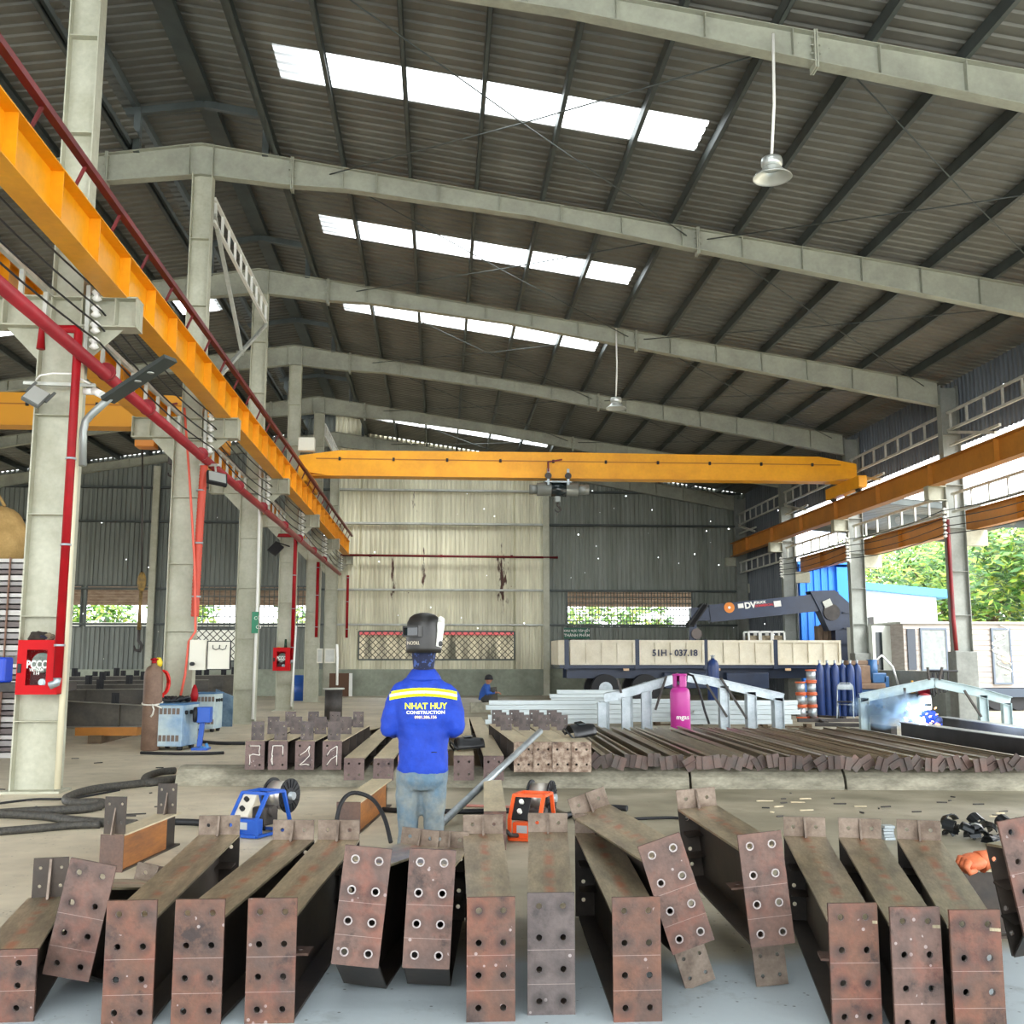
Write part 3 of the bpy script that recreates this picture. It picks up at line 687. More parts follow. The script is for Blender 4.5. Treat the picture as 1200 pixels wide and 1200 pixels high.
def girder(label, fp, far, zoff=0., roll=0., h=.5, w=.205, fl=.425, zL=.48, kink=0, pm=None, rim=0, cleat=0, nr=4, foot=0, holes=.0135, grp='short girders with end plates in the front row', wf=.2, wb=.235, spl=(.115, 2), zbL=.012, webm=None, pitch=0., flm=None):
    fp = Vector(fp); d = Vector((far[0]-fp[0], far[1]-fp[1], 0)); L = d.length; hd = -math.atan2(d.x, d.y)
    t = thing('girder_piece', label, 'girder', (fp.x, fp.y, zoff), (pitch, roll, hd), grp)
    m = pm or M_rust; webm = webm or M_web; fm = flm or M_flg
    # the end plate always faces the open end of the hall
    rs = [.055+(h-.11)*i/(nr-1) for i in range(nr)]; zs = [0]+[(a+b)/2 for a, b in zip(rs, rs[1:])]+[h]
    mb = holed(MB(Matrix.Rotation(-hd*.85, 4, 'Z')), [-.052, .052], rs, [-w/2, 0, w/2], zs, holes, .016, -.016, rim); part('end_plate', mb, [m, M_rim, M_hole], t)
    zb = [(0.0, .012)] if not kink else [(0.0, .02), (.3, -zoff+.02)]
    zb.append((L, (-zoff+.012) if kink else zbL))
    bot = [(y, z) for y, z in zb]
    mb = MB()
    n = len(bot); poly = bot+[(L, zL), (0, fl)]
    mb.prism([(y, z) for y, z in poly], -.005, .005, 'x'); part('web', mb, webm, t)
    mb = MB(); strip(mb, 0, fl, wf, L, zL, wb, .012); part('top_flange', mb, fm, t)
    mb = MB()
    for (a, za), (b, zc) in zip(bot, bot[1:]): strip(mb, a, za, wf, b, zc, wf, .012)
    part('bottom_flange', mb, webm, t)
    z0 = bot[-1][1]
    rr = [z0+(zL-z0)*f for f in (.2, .42, .64, .86)]
    mb = holed(MB(), [-.07, .07], rr, [-wb/2, 0, wb/2], [z0]+[(a+b)/2 for a, b in zip(rr, rr[1:])]+[zL], .012, .014, L); part('rear_plate', mb, [M_web, M_rim, M_hole], t)
    for f in (.35, .65):
        mb = MB()
        for s in (-1, 1): mb.prism([(L, z0+(zL-z0)*f), (L-.14, z0+(zL-z0)*f), (L, z0+(zL-z0)*f+.012)], s*.005, s*.1, 'x')
        part('gusset', mb, M_web, t)
    if spl:
        sh, k = spl
        mb = MB()
        if k == 2: holed(mb, [-wb*.27, wb*.27], [zL+sh*.52], [-wb/2, 0, wb/2], [zL+.006, zL+sh], .011, .012, L-.012)
        else: holed(mb, [-wb*.25, wb*.25], [zL+sh*.3, zL+sh*.75], [-wb*.42, 0, wb*.42], [zL+.006, zL+sh*.52, zL+sh], .009, .012, L-.012)
        sp = part('splice_plate', mb, [M_spl if k == 2 else M_web, M_rim, M_hole], t)
        mb = MB(); mb.prism([(L-.012, zL+.006), (L-.075, zL+.006), (L-.025, zL+sh*.97), (L-.012, zL+sh*.97)], -.006, .006, 'x'); g = part('stiffener', mb, M_spl, t); g.parent = sp
    if cleat:
        mb = MB(); mb.M = Matrix.Translation((cleat*.06, .3, .2)) @ Matrix.Rotation(R(90), 4, 'X'); holed(mb, [0], [0.], [-.045, .045], [-.06, .06], .01, .01, 0); part('cleat', mb, [M_rustb, M_rim, M_hole], t)
    if foot:
        mb = holed(MB(), [-.04, .04], [-.16, -.07], [-.075, 0, .075], [-.205, -.115, -.02], .009, .012, .09); part('foot_plate', mb, [M_spl, M_rim, M_hole], t, 'pale brown foot plate with four holes')
    return t
fz = .48
F = lambda x, y, z=fz: G(x, y, z)
girder('short tapered girder with reddish end plate, third from the left in the front row', G(149, 1202), F(257, 979))
girder('short tapered girder with blotchy orange end plate, fourth from the left in the front row', G(230, 1200), F(344, 985))
girder('short tapered girder with red stained flange, left of the two raised plates', G(316, 1198), F(397, 985), cleat=1)
girder('short girder with red brown end plate, directly right of the man', G(575, 1196), F(566, 978))
girder('short girder with dark grey end plate, standing straight in the middle of the row', G(646, 1188), F(642, 976), pm=M_rustg)
girder('short girder with reddish end plate, left of the steeply leaning plate', G(747, 1196), F(697, 977))
girder('short girder with reddish end plate, right of the raised plate with bright hole rims', G(1004, 1207), F(943, 981), cleat=-1)
girder('short girder with brown end plate, second upright one from the right in front', G(1078, 1214), F(1008, 983), pm=M_rustp)
girder('short girder with rusty end plate, beside the orange glove', G(1149, 1219), F(1077, 985))
# raised and leaning ones
p = AY(78, 1145, 4.95); girder('raised girder leaning to the right, pinkish plate with four bolt rows at the far left', (p.x, p.y, 0), (AY(176, 1010, 6.05).x, 6.05), p.z, R(11), kink=1, pm=M_rustp, spl=(.1, 2), zL=.17, fl=.40)
p = AY(416, 1131, 4.78); girder('raised girder leaning slightly right, pinkish plate just left of the man', (p.x, p.y, 0), (p.x+.22, p.y+1.5), p.z, R(6), kink=1, pm=M_rustp, rim=1, zL=.24, fl=.43, spl=(.1, 2), wb=.22)
p = AY(499, 1134, 4.78); girder('raised girder with pinkish plate in front of the man, right of a similar one', (p.x, p.y, 0), (p.x+.1, p.y+1.5), p.z, R(3), kink=1, pm=M_rustp, rim=1, zL=.24, fl=.43, spl=(.1, 2), wb=.22)
p = AY(812, 1109, 4.9); girder('raised girder leaning steeply to the left, bright rims round its bolt holes', (p.x, p.y, 0), (p.x-.12, p.y+1.5), p.z, R(-18), pm=M_rustp, rim=1, foot=1, zL=.41, fl=.43)
p = AY(905, 1107, 4.9); girder('raised girder leaning slightly left, bright ringed holes, right of the steeply leaning one', (p.x, p.y, 0), (p.x+.06, p.y+1.45), p.z, R(-5.5), pm=M_rustp, rim=1, foot=1, cleat=-1, zL=.41, fl=.43)
p = AY(1224, 1091, 4.7); girder('leaning girder cut by the right edge of the view, beside the orange glove', (p.x, p.y, 0), (p.x+.02, p.y+.2), p.z, R(-10), pm=M_rustp, kink=0, zL=.36, fl=.38, zbL=-.15, wb=.18, wf=.17, spl=None)
a, b = AY(1128, 1021, 5.75), AY(1290, 1016, 5.75)
t = thing('steel_beam', 'dark beam lying crosswise under the orange glove', 'beam', (a.x, 5.75, 0))
mb = MB(); mb.lohi((a.x, 5.78, .02), (b.x, 5.79, a.z)); wpart('web', mb, M_web, t)
mb = MB(); mb.lohi((a.x, 5.72, a.z), (b.x, 5.86, a.z+.014)); wpart('top_flange', mb, M_flg, t)
mb = MB(); mb.lohi((a.x, 5.72, 0), (b.x, 5.86, .014)); wpart('bottom_flange', mb, M_web, t)
p = G(4, 1197); girder('low girder with three bolt rows at the far left corner', (p.x, p.y, 0), G(58, 1052, .29), h=.29, fl=.28, zL=.29, nr=3, wf=.24, wb=.2, w=.25, spl=(.2, 4))
# low box pieces behind the row
def box_piece(label, front, far, w, h, fm, sm, plates=()):
    fp = Vector(front); d = Vector((far[0]-fp.x, far[1]-fp.y, 0)); L = d.length
    t = thing('girder_piece', label, 'girder', (fp.x, fp.y, 0), (0, 0, -math.atan2(d.x, d.y)))
    mb = holed(MB(), [-w*.25, w*.25], [h*.28, h*.72], [-w/2, 0, w/2], [0, h/2, h], .0, .012, -.012); part('end_plate', mb, [fm, M_rim, M_hole], t)
    mb = MB(); mb.lohi((-w/2, 0, h-.012), (w/2, L, h)); part('top_flange', mb, M_flg2, t)
    mb = MB(); mb.lohi((-w/2, 0, 0), (w/2, L, .012)); part('bottom_flange', mb, M_web, t)
    mb = MB(); mb.lohi((w/2-.03, 0, .012), (w/2-.02, L-.25, h-.012)); mb.lohi((-w/2+.02, 0, .012), (-w/2+.03, L-.25, h-.012)); part('web', mb, sm, t, 'orange rusted web')
    mb = MB(); mb.lohi((-w/2+.05, L-.25, .012), (w/2-.05, L, h-.012)); part('end_block', mb, M_web, t)
    for y, hh in plates:
        mb = holed(MB(), [-w*.28, w*.28], [h+hh*.3, h+hh*.8], [-w*.46, 0, w*.46], [h, h+hh*.55, h+hh], .011, .012, y); sp = part('splice_plate', mb, [M_web, M_rim, M_hole], t)
        mb = MB(); mb.prism([(y, h), (y-.06, h), (y, h+hh*.7)], -.005, .005, 'x'); g = part('stiffener', mb, M_spl, t); g.parent = sp
p = G(130, 1022); box_piece('short rusty beam with orange side and two upright holed plates, left behind the row', p, G(199, 990), .17, .26, M_rustb, M_orng, ((.02, .26), (1.0, .24)))
p = G(408, 977); box_piece('short beam with orange side lying left of the man', p, G(447, 944), .21, .27, M_rustb, M_orng)
p = G(580, 996); box_piece('short tan topped beam standing right of the man, below the long tube', p, G(577, 950), .18, .3, M_rustp, M_web)
# ------------------------------------------------------------------ the middle of the hall
# concrete kerbs that carry the steel
ka, kb = G(205, 921), G(1200, 927); kd = (kb-ka).normalized(); kang = math.atan2(kd.y, kd.x); KL = (kb-ka).length
KH = .22
def kerb_pt(s, off=0): return ka+kd*s+Vector((-kd.y, kd.x, 0))*off
prof = [(0, 0), (-.0, .05), (.03, .13), (.09, .19), (.16, KH), (.34, KH), (.42, .17), (.45, 0)]
def s_at(px): 
    lo, hi = 0, KL
    for _ in range(40):
        m_ = (lo+hi)/2; p = ka+kd*m_; d = p-Vector((0,0,EYE)); x = 600+FOC*d.dot(_R)/d.dot(_F)
        if x < px: lo = m_
        else: hi = m_
    return lo
M_kerb = mat('stained concrete kerb', '#a29d8a', .8, 0, '#6f6b5c', 2.2, .6, .15, .2, 30, stretch=(1, 1, 2.5))
for i, (a, b) in enumerate(((0, s_at(808)), (s_at(808)+.03, s_at(990)), (s_at(990)+.03, KL+2.5))):
    p = ka+kd*a; t = thing('concrete_kerb', ['long pale concrete kerb under the box beams and the tan beams, left part', 'middle concrete kerb under the pile of steel struts', 'right hand concrete kerb under the pile of steel struts, running out of view'][i], 'kerb', p, kang, 'concrete kerbs across the hall')
    mb = MB(); mb.prism(prof, 0, b-a, 'x'); part('body', mb, M_kerb, t)
mb = MB(); mb.lohi((1.5, 17.9, 0), (8.2, 18.2, .18)); tag(mb.build('timber_bearer', mat('old timber', '#6b5a45', .8, 0, '#54452f', 4, .6)), 'long dark bearer under the far ends of the steel struts', 'bearer')
# supports for the long beams behind
mb = MB(); mb.lohi((-1.9, 15.2, 0), (2.3, 15.45, .215)); tag(mb.build('timber_bearer', MATS['old timber']), 'dark bearer on the floor under the rear of the box beams', 'bearer')
mb = MB(); mb.lohi((-2.0, 19.6, 0), (2.0, 19.85, .215)); tag(mb.build('timber_bearer', MATS['old timber']), 'dark bearer on the floor under the far ends of the tan beams', 'bearer')

M_end = rust_mat('purple brown end plate', '#6d5a55', '#5c4b48', '#46393a', False)
M_burn = rust_mat('burnt flaking end plate', '#a89684', '#6b5444', '#4a3930', False, 14.)
M_chalk = mat('white chalk', '#e6e2da', .9)
def capped_beam(label, f, far, w, h, z0, em, nh=(2, 3), plates=(), chalk=0, ext=0, grp=None, ph=.24, pw=.15):
    f = Vector(f); d = Vector((far[0]-f.x, far[1]-f.y, 0)); L = d.length
    t = thing('steel_beam', label, 'beam', (f.x, f.y, z0), (0, 0, -math.atan2(d.x, d.y)), grp)
    rs = [(-ext)+(h+ext)*(k+.5)/nh[1] for k in range(nh[1])]; zs = [-ext]+[(a+b)/2 for a, b in zip(rs, rs[1:])]+[h]
    mb = holed(MB(), [-w*.26, w*.26], rs, [-w/2, 0, w/2], zs, .013, .014, -.014); part('end_plate', mb, [em, M_rim, M_hole], t)
    mb = MB(); mb.lohi((-w/2, 0, h-.012), (w/2, L, h)); part('top_flange', mb, M_flg2, t)
    mb = MB(); mb.lohi((-w/2, 0, 0), (w/2, L, .012)); part('bottom_flange', mb, M_web, t)
    mb = MB(); mb.lohi((-.006, 0, .012), (.006, L, h-.012))
    for y in (L*.25, L*.5, L*.75): mb.lohi((-w/2+.01, y-.005, .012), (w/2-.01, y+.005, h-.012))
    part('web', mb, M_web, t)
    mb = MB(); mb.lohi((-w/2, L, -.0), (w/2, L+.014, h)); part('rear_plate', mb, M_web, t)
    for y in plates:
        mb = holed(MB(), [-pw*.25, pw*.25], [h+ph*.3, h+ph*.75], [-pw/2, 0, pw/2], [h, h+ph*.52, h+ph], .01, .012, y); part('upright_plate', mb, [M_rustg, M_rim, M_hole], t)
    if chalk:
        rnd = random.Random(chalk); mb = MB(); pts = [(sx*w*.26, z) for z in rs for sx in (-1, 1)]; rnd.shuffle(pts)
        for a, b in zip(pts[:5], pts[1:5]): mb.tube([(a[0], -.016, a[1]), ((a[0]+b[0])/2+rnd.uniform(-.02, .02), -.016, (a[1]+b[1])/2+rnd.uniform(-.02, .02)), (b[0], -.016, b[1])], .0045, 5)
        part('chalk_mark', mb, M_chalk, t)
    return t
cx = [298.5, 325.5, 357, 389]; Yb = [12.72, 12.70, 12.67, 12.64]
fx = [345, 372, 397, 424]
for i in range(4):
    p = AY(cx[i], 895, Yb[i]); q = AY(fx[i], 862, 15.6)
    capped_beam('box beam with chalk marked bolt holes on the kerb, %s' % ['leftmost of four', 'second of four from the left', 'third of four from the left', 'rightmost of four'][i], (p.x, Yb[i], 0), (q.x, 15.6), .225, .33, KH, M_end, (2, 3), (.12, 1.15, 2.5), 3+i, grp='box beams on the left of the kerb', ph=.22)
for i in range(3):                                       # second row behind them
    p = AY((392, 410, 425)[i], 838, 17.4); capped_beam('dark beam with upright plates behind the box beams, %s' % ['left one', 'middle one', 'right one'][i], (p.x-.5, 16.3, 0), (p.x+.15, 19.3), .2, .3, .0, M_end, (2, 2), (.2, 1.4), grp='beams behind the box beams', ph=.22)
for i, (x, yb, fx_, fy, nm) in enumerate(((415, 12.45, 462, 845, 'leftmost of four'), (449.5, 12.4, 487, 845, 'left of the man'), (543.5, 12.35, 541, 838, 'right of the man, under the black visor'), (578.5, 12.3, 555, 838, 'just left of the burnt beam ends'))):
    p = AY(x, 900, yb); q = G(fx_, fy, .38); L_ = min(q.y, 20.5)
    capped_beam('long tan topped beam resting on the kerb, '+nm, (p.x, yb, 0), (q.x, L_), .235, .15+.03*(i > 1), KH, M_end, (2, 2), (), 0, .1, 'long tan beams on the kerb')
for i, x in enumerate((613.5, 636.5, 659, 681.5)):
    yb = 12.25-.02*i; p = AY(x, 900, yb); q = AY((592, 613, 636, 657)[i], 850, 14.4); d = (q-p)
    capped_beam('beam with burnt flaking end plate, %s of four packed together' % ['leftmost', 'second', 'third', 'rightmost'][i], (p.x, yb, 0), (p.x+d.x*1.6, yb+d.y*1.6), .228, .34, KH, M_burn, (2, 2), (2.0, 2.75, 3.4), grp='four burnt ended beams', ph=.2)

# the pile of steel struts
M_str = mat('brown strut steel', '#8d8271', .33, .75, '#a89c86', 4, .6, .1, stretch=(3, .3, 3), rnd=.2)
M_strp = mat('dark strut end plate', '#4f4843', .5, .3, '#5f4a42', 6, .6, .1, rnd=.4)
def nth(k): return (ORD[:9]+['tenth', 'eleventh', 'twelfth', 'thirteenth', 'fourteenth', 'fifteenth', 'sixteenth', 'seventeenth', 'eighteenth', 'nineteenth'])[k-1] if k < 20 else ['twentieth', 'thirtieth'][k//10-2] if k % 10 == 0 else ['twenty', 'thirty'][k//10-2]+'-'+ORD[k % 10-1]
proto = None; rnd = random.Random(5)
NB = 38
for i in range(NB):
    s = s_at(698)+(KL+.15-s_at(698))*i/(NB-1); f = kerb_pt(s, -.04+rnd.uniform(-.12, .06))
    lab = 'steel strut with square end plate in the pile on the kerb, ' + ('leftmost of all' if i == 0 else 'rightmost of all' if i == NB-1 else nth(i+1)+' from the left')
    if proto is None:
        t = thing('steel_strut', lab, 'strut', (0,0,0), (0,0,0), 'steel struts piled on the kerb'); t.rotation_mode = 'XYZ'
        mb = MB(); mb.lohi((-.026, 0, .04), (.026, 6, .05)); mb.lohi((-.005, 0, -.04), (.005, 6, .04)); mb.lohi((-.026, 0, -.045), (.026, 6, -.04)); part('bar', mb, M_str, t)
        mb = holed(MB(), [None], [None], [-.075, .075], [-.075, .075], 0, .012, -.012); mb.lohi((-.006, -.035, -.075), (.006, -.012, .075)); part('end_plate', mb, M_strp, t)
        proto = t; o = t
    else: o = dup(proto, label=lab)
    o.location = (f.x, f.y, KH+.085+.012*(i % 2)+(.0 if i % 5 else .02)); o.rotation_euler = (R(-.25), R(rnd.choice((0, 5, -8, 20, -28, 42, 12, 60, -15))), R(-2.2+rnd.uniform(-.4, .4)))

# black welding visors, tube
def visor(label, p, rz, rot, w=.3):
    t = thing('welding_visor', label, 'visor', p, rot)
    vs = []; n = 13; m_ = 7
    for j in range(m_):
        for i in range(n):
            a = -PI*.5+PI*i/(n-1); k = 1-.22*(j/(m_-1))**2; vs.append((math.sin(a)*w*.42*k, j/(m_-1)*w, math.cos(a)*w*.45*k))
    fs = [(j*n+i, j*n+i+1, (j+1)*n+i+1, (j+1)*n+i) for j in range(m_-1) for i in range(n-1)]
    mb = MB(); mb.add(vs, fs, True); o = part('shell', mb, mat('black plastic', '#1d1e20', .35), t); so_ = o.modifiers.new('s', 'SOLIDIFY'); so_.thickness = .006
    mb = MB(); mb.tube([(-w*.4, 0, 0), (-w*.3, -.05, w*.2), (0, -.07, w*.36), (w*.3, -.05, w*.2), (w*.4, 0, 0)], .012, 6); part('headband', mb, MATS['black plastic'], t)
    mb = MB(); mb.bbox((0, w*.45, w*.45), (w*.4, w*.3, .02), .005); part('window', mb, M_glass, t)
p = AY(668, 868, 12.9); visor('black welding helmet lying on top of the burnt ended beams', (p.x, 12.9, KH+.345), 0, (R(8), R(10), R(-70)), .32)
p = AY(548, 878, 13.0); visor('black curved visor lying on the tan beam right of the man', (p.x-.14, 13.0, KH+.185), 0, (R(4), R(-6), R(-80)), .34)
a = G(514, 968, .03); b = AY(633, 857, 12.35)
mb = MB(); mb.cyl(a, b, .035, 16); mb.cyl(b, b+(b-a).normalized()*.01, .026, 12); tag(mb.build('steel_tube', M_galv), 'long grey steel tube leaning across the beams right of the man', 'tube')

# wire feeders for the welding torches
def feeder(label, p, rz, body, dark):
    t = thing('wire_feeder', label, 'wire feeder', p, (0, 0, rz))
    mb = MB()
    for s in (-1, 1):
        x = s*.13; pts = [(-.3, .02), (-.3, .18), (-.17, .36), (.06, .36), (.16, .1), (.12, .02)]
        for a, b in zip(pts, pts[1:]+pts[:1]): mb.bar((x, a[0], a[1]), (x, b[0], b[1]), .022, .03, up=(1,0,0))
    for y, z in ((-.17, .36), (.06, .36), (-.3, .02), (.12, .02)): mb.bar((-.13, y, z), (.13, y, z), .03, .025)
    part('frame', mb, body, t)
    mb = MB(); mb.bar((-.12, -.29, .19), (-.12+.0, -.18, .34), .01, .01); mb.prism([(-.295, .18), (-.175, .345), (-.165, .335), (-.285, .17)], -.12, .02, 'x'); pn = part('control_panel', mb, mat('feeder panel', '#d8d2c2', .5) if not dark else M_black, t)
    mb = MB()
    for k in range(2):
        c = Vector((-.05, -.262+.055*k, .232+.07*k)); mb.cyl(c, c+Vector((0, -.025, .02)), .02, 12)
    kn = part('knob', mb, M_black if not dark else M_white, t); kn.parent = pn
    mb = MB(); mb.bbox((0, -.24, .09), (.22, .1, .13), .01); part('front_box', mb, body, t)
    mb = MB(); mb.lohi((-.07, -.294, .07), (.02, -.29, .13)); part('rating_plate', mb, mat('label grey', '#b9bdbd', .5), t)
    mb = MB(); mb.bbox((.02, -.05, .16), (.14, .2, .16), .02); mb.cyl((.02, -.05, .2), (.12, -.05, .2), .05, 12); part('drive_unit', mb, M_dark, t)
    mb = MB(); mb.cyl((-.1, .2, .3), (-.085, .2, .3), .15, 28); mb.cyl((.085, .2, .3), (.1, .2, .3), .15, 28)
    for k in range(16):
        a = 2*PI*k/16
        for x in (-.102, .102): mb.bar((x, .2+.07*math.cos(a), .3+.07*math.sin(a)), (x, .2+.14*math.cos(a), .3+.14*math.sin(a)), .006, .012, up=(1,0,0))
    r = part('spool', mb, M_black, t)
    mb = MB(); mb.cyl((-.085, .2, .3), (.085, .2, .3), .125, 28); g = part('wire', mb, mat('copper wire', '#d9d2c8', .3, .7), t); g.parent = r
    mb = MB(); mb.cyl((-.14, .2, .3), (.14, .2, .3), .035, 12); g = part('hub', mb, M_galv, t); g.parent = r
    mb = MB(); mb.tube([(-.06, -.3, .05), (-.1, -.36, .06), (-.13, -.4, .1)], .018, 8); part('torch_socket', mb, M_dark, t)
    for x in (-.1, .1):
        for y in (-.25, .1):
            mb = MB(); mb.cyl((x-.012, y, .02), (x+.012, y, .02), .02, 12); part('wheel', mb, M_black, t)
    return t
M_fblue = mat('blue feeder paint', '#1f56b5', .4); M_foran = mat('orange feeder paint', '#f2602a', .4)
p = G(306, 982); feeder('blue wire feeder with a black spool on the floor left of the man', (p.x, p.y+.25, .0), R(-28), M_fblue, 0)
p = G(630, 986); feeder('orange wire feeder with a black spool on the floor right of the man', (p.x, p.y+.25, .0), R(-22), M_foran, 1)

# cables on the floor
def cable(label, pts, r, m_=M_black, z=None, n=8, name='cable', wob=0):
    P_ = [G(x, y) if len(q) == 2 else Vector(q[2]) for q in pts for x, y in [q[:2]]]
    out = []
    for i in range(len(P_)-1):                           # smooth path
        p0 = P_[max(i-1, 0)]; p1 = P_[i]; p2 = P_[i+1]; p3 = P_[min(i+2, len(P_)-1)]
        for k in range(6):
            u = k/6; out.append(.5*((2*p1)+(p2-p0)*u+(2*p0-5*p1+4*p2-p3)*u*u+(3*p1-p0-3*p2+p3)*u**3))
    out.append(P_[-1])
    for p in out: p.z = max(p.z, 0)+r
    mb = MB(); mb.tube(out, r, n); return tag(mb.build(name, m_), label, 'cable')
M_bund = mat('wrapped cable bundle', '#2b2a28', .6, 0, '#4d4a42', 30, .6, .2, .5, 60)
cable('thick wrapped black cable bundle looping over the left floor', [(205, 907), (186, 909), (171, 915), (172, 922), (206, 917), (160, 923), (107, 930), (78, 940), (86, 946), (120, 946), (100, 953), (30, 957), (0, 959), (-20, 960)], .045, M_bund)
cable('dark cable bundle crossing the left floor behind the leaning plate', [(-20, 958), (45, 961), (82, 966), (118, 969), (160, 971)], .04, M_bund)
cable('dark cable running in front of the other bundles on the left floor', [(-20, 981), (50, 975), (85, 972), (117, 971)], .035, M_bund)
cable('black cable behind the rusty beam and the blue feeder', [(205, 967), (232, 968), (262, 972), (280, 975)], .03)
cable('thin black cable lying on the left floor by the column', [(-10, 944), (40, 938), (83, 937), (140, 927)], .012)
cable('thick black cable lying behind the orange feeder', [(655, 962), (690, 953), (715, 950), (735, 951)], .03)
cable('thin pinkish hose running left of the orange feeder', [(535, 945), (560, 946), (590, 947), (615, 948)], .014, mat('pink hose', '#c4867a', .5))
cable('thin grey torch lead from the orange feeder over the floor', [(640, 945), (660, 954), (680, 962)], .016, mat('grey lead', '#8d8778', .5))
cable('black cable lying across the floor behind the man', [(430, 950), (470, 953), (540, 954), (600, 953)], .025)
cable('thin black cable on the right floor in front of the kerb', [(680, 965), (780, 960), (810, 963)], .014)
cable('dark torch lead arching over the orange sided beam left of the man', [(0, 0, tuple(G(392, 985))), (0, 0, tuple(AY(398, 948, 9.1))), (0, 0, tuple(AY(412, 932, 9.2))), (0, 0, tuple(AY(435, 938, 9.2))), (0, 0, tuple(AY(450, 960, 9.0))), (0, 0, tuple(G(458, 990)))], .018)
cable('dark cable in front of the welding machine', [(165, 884), (200, 885), (240, 885), (262, 884)], .025)
cable('black cables running from the welding machine to the box beams', [(226, 870), (245, 872), (262, 873), (287, 873)], .03)
# odd pieces on the floor
rnd = random.Random(11)
for i in range(26):
    x, y = rnd.uniform(880, 1180), rnd.uniform(930, 958); p = G(x, y); mb = MB(); a = rnd.uniform(0, PI); l = rnd.uniform(.05, .22)
    mb.bar((p.x, p.y, .008), (p.x+l*math.cos(a), p.y+l*math.sin(a)*.4, .008), .015, .012)
    tag(mb.build('scrap_strip', M_dark if i % 3 else M_flg2), 'small steel offcut on the floor between the kerb and the front row', 'scrap', 'steel offcuts on the right floor')
for i in range(16):
    x, y = rnd.uniform(-10, 200), rnd.uniform(885, 960); p = G(x, y); mb = MB(); a = rnd.uniform(0, PI); l = rnd.uniform(.05, .25)
    mb.bar((p.x, p.y, .008), (p.x+l*math.cos(a), p.y+l*math.sin(a)*.4, .008), .014, .012)
    tag(mb.build('scrap_strip', M_dark), 'small steel offcut on the floor near the first column', 'scrap', 'steel offcuts on the left floor')
# black purlin clips in a heap, orange glove, small stacked blocks
M_clip = mat('black clip steel', '#232628', .3, .5)
for i in range(34):
    x = rnd.uniform(1112, 1215); y = 995-rnd.random()*18; p = G(x, y); mb = MB(); n = 7
    r0 = .065; w_ = .09; vs = []
    for k in range(n+1):
        a = PI*k/n
        for q in (0, 1):
            for rr in (r0, r0-.008): vs.append((math.cos(a)*rr, (q-.5)*w_, math.sin(a)*rr))
    fs = []
    for k in range(n): o = 4*k; fs += [(o, o+4, o+6, o+2), (o+1, o+3, o+7, o+5), (o, o+1, o+5, o+4), (o+2, o+6, o+7, o+3)]
    mb.M = Matrix.Translation((p.x, p.y, .012+.06*(i % 3)*.9)) @ Euler((rnd.uniform(-.5, .5), rnd.uniform(-.4, .4), rnd.uniform(0, PI))).to_matrix().to_4x4(); mb.add(vs, fs)
    tag(mb.build('pipe_clip', M_clip), 'black curved clip in the heap at the right edge', 'clip', 'heap of black curved clips')
t = thing('rag', 'orange leather glove lying on the rightmost girders', 'glove', (0,0,0)); t.name = 'work_glove'
mb = MB(); c = AY(1150, 1021, 5.7); c.z += .06
t.location = c; 
mb = MB(Matrix.Translation(c) @ Euler((R(10), R(-8), R(10))).to_matrix().to_4x4())
mb.ball((-.05, 0, 0), .085, 18, 12, (1, .8, .5)); wpart('palm', mb, mat('orange leather', '#dd7a4e', .6, 0, '#c4653c', 8, .6, .08, .2, 40), t)
mb = MB(Matrix.Translation(c) @ Euler((R(10), R(-8), R(10))).to_matrix().to_4x4())
mb.tube([(-.01, 0, -.01), (.06, .0, .0), (.12, .01, .02), (.17, .01, .035)], [.06, .045, .036, .035], 12); wpart('cuff', mb, MATS['orange leather'], t)
for k in range(3):
    mb = MB(Matrix.Translation(c) @ Euler((R(10), R(-8), R(10))).to_matrix().to_4x4()); mb.tube([(-.1, -.03+.03*k, .02), (-.135, -.05+.03*k, .0), (-.12, -.06+.03*k, -.025), (-.08, -.06+.03*k, -.02)], [.022, .02, .018, .014], 8); wpart('finger', mb, MATS['orange leather'], t)
p = G(1040, 984); t = thing('packing_block', 'small stack of pale flat washers on the floor between the girders', 'stack', p); 
for k in range(5):
    mb = MB(); mb.bbox((rnd.uniform(-.01, .01), 0, .012+.024*k), (.09, .09, .022), .003); part('block', mb, M_galv, t)
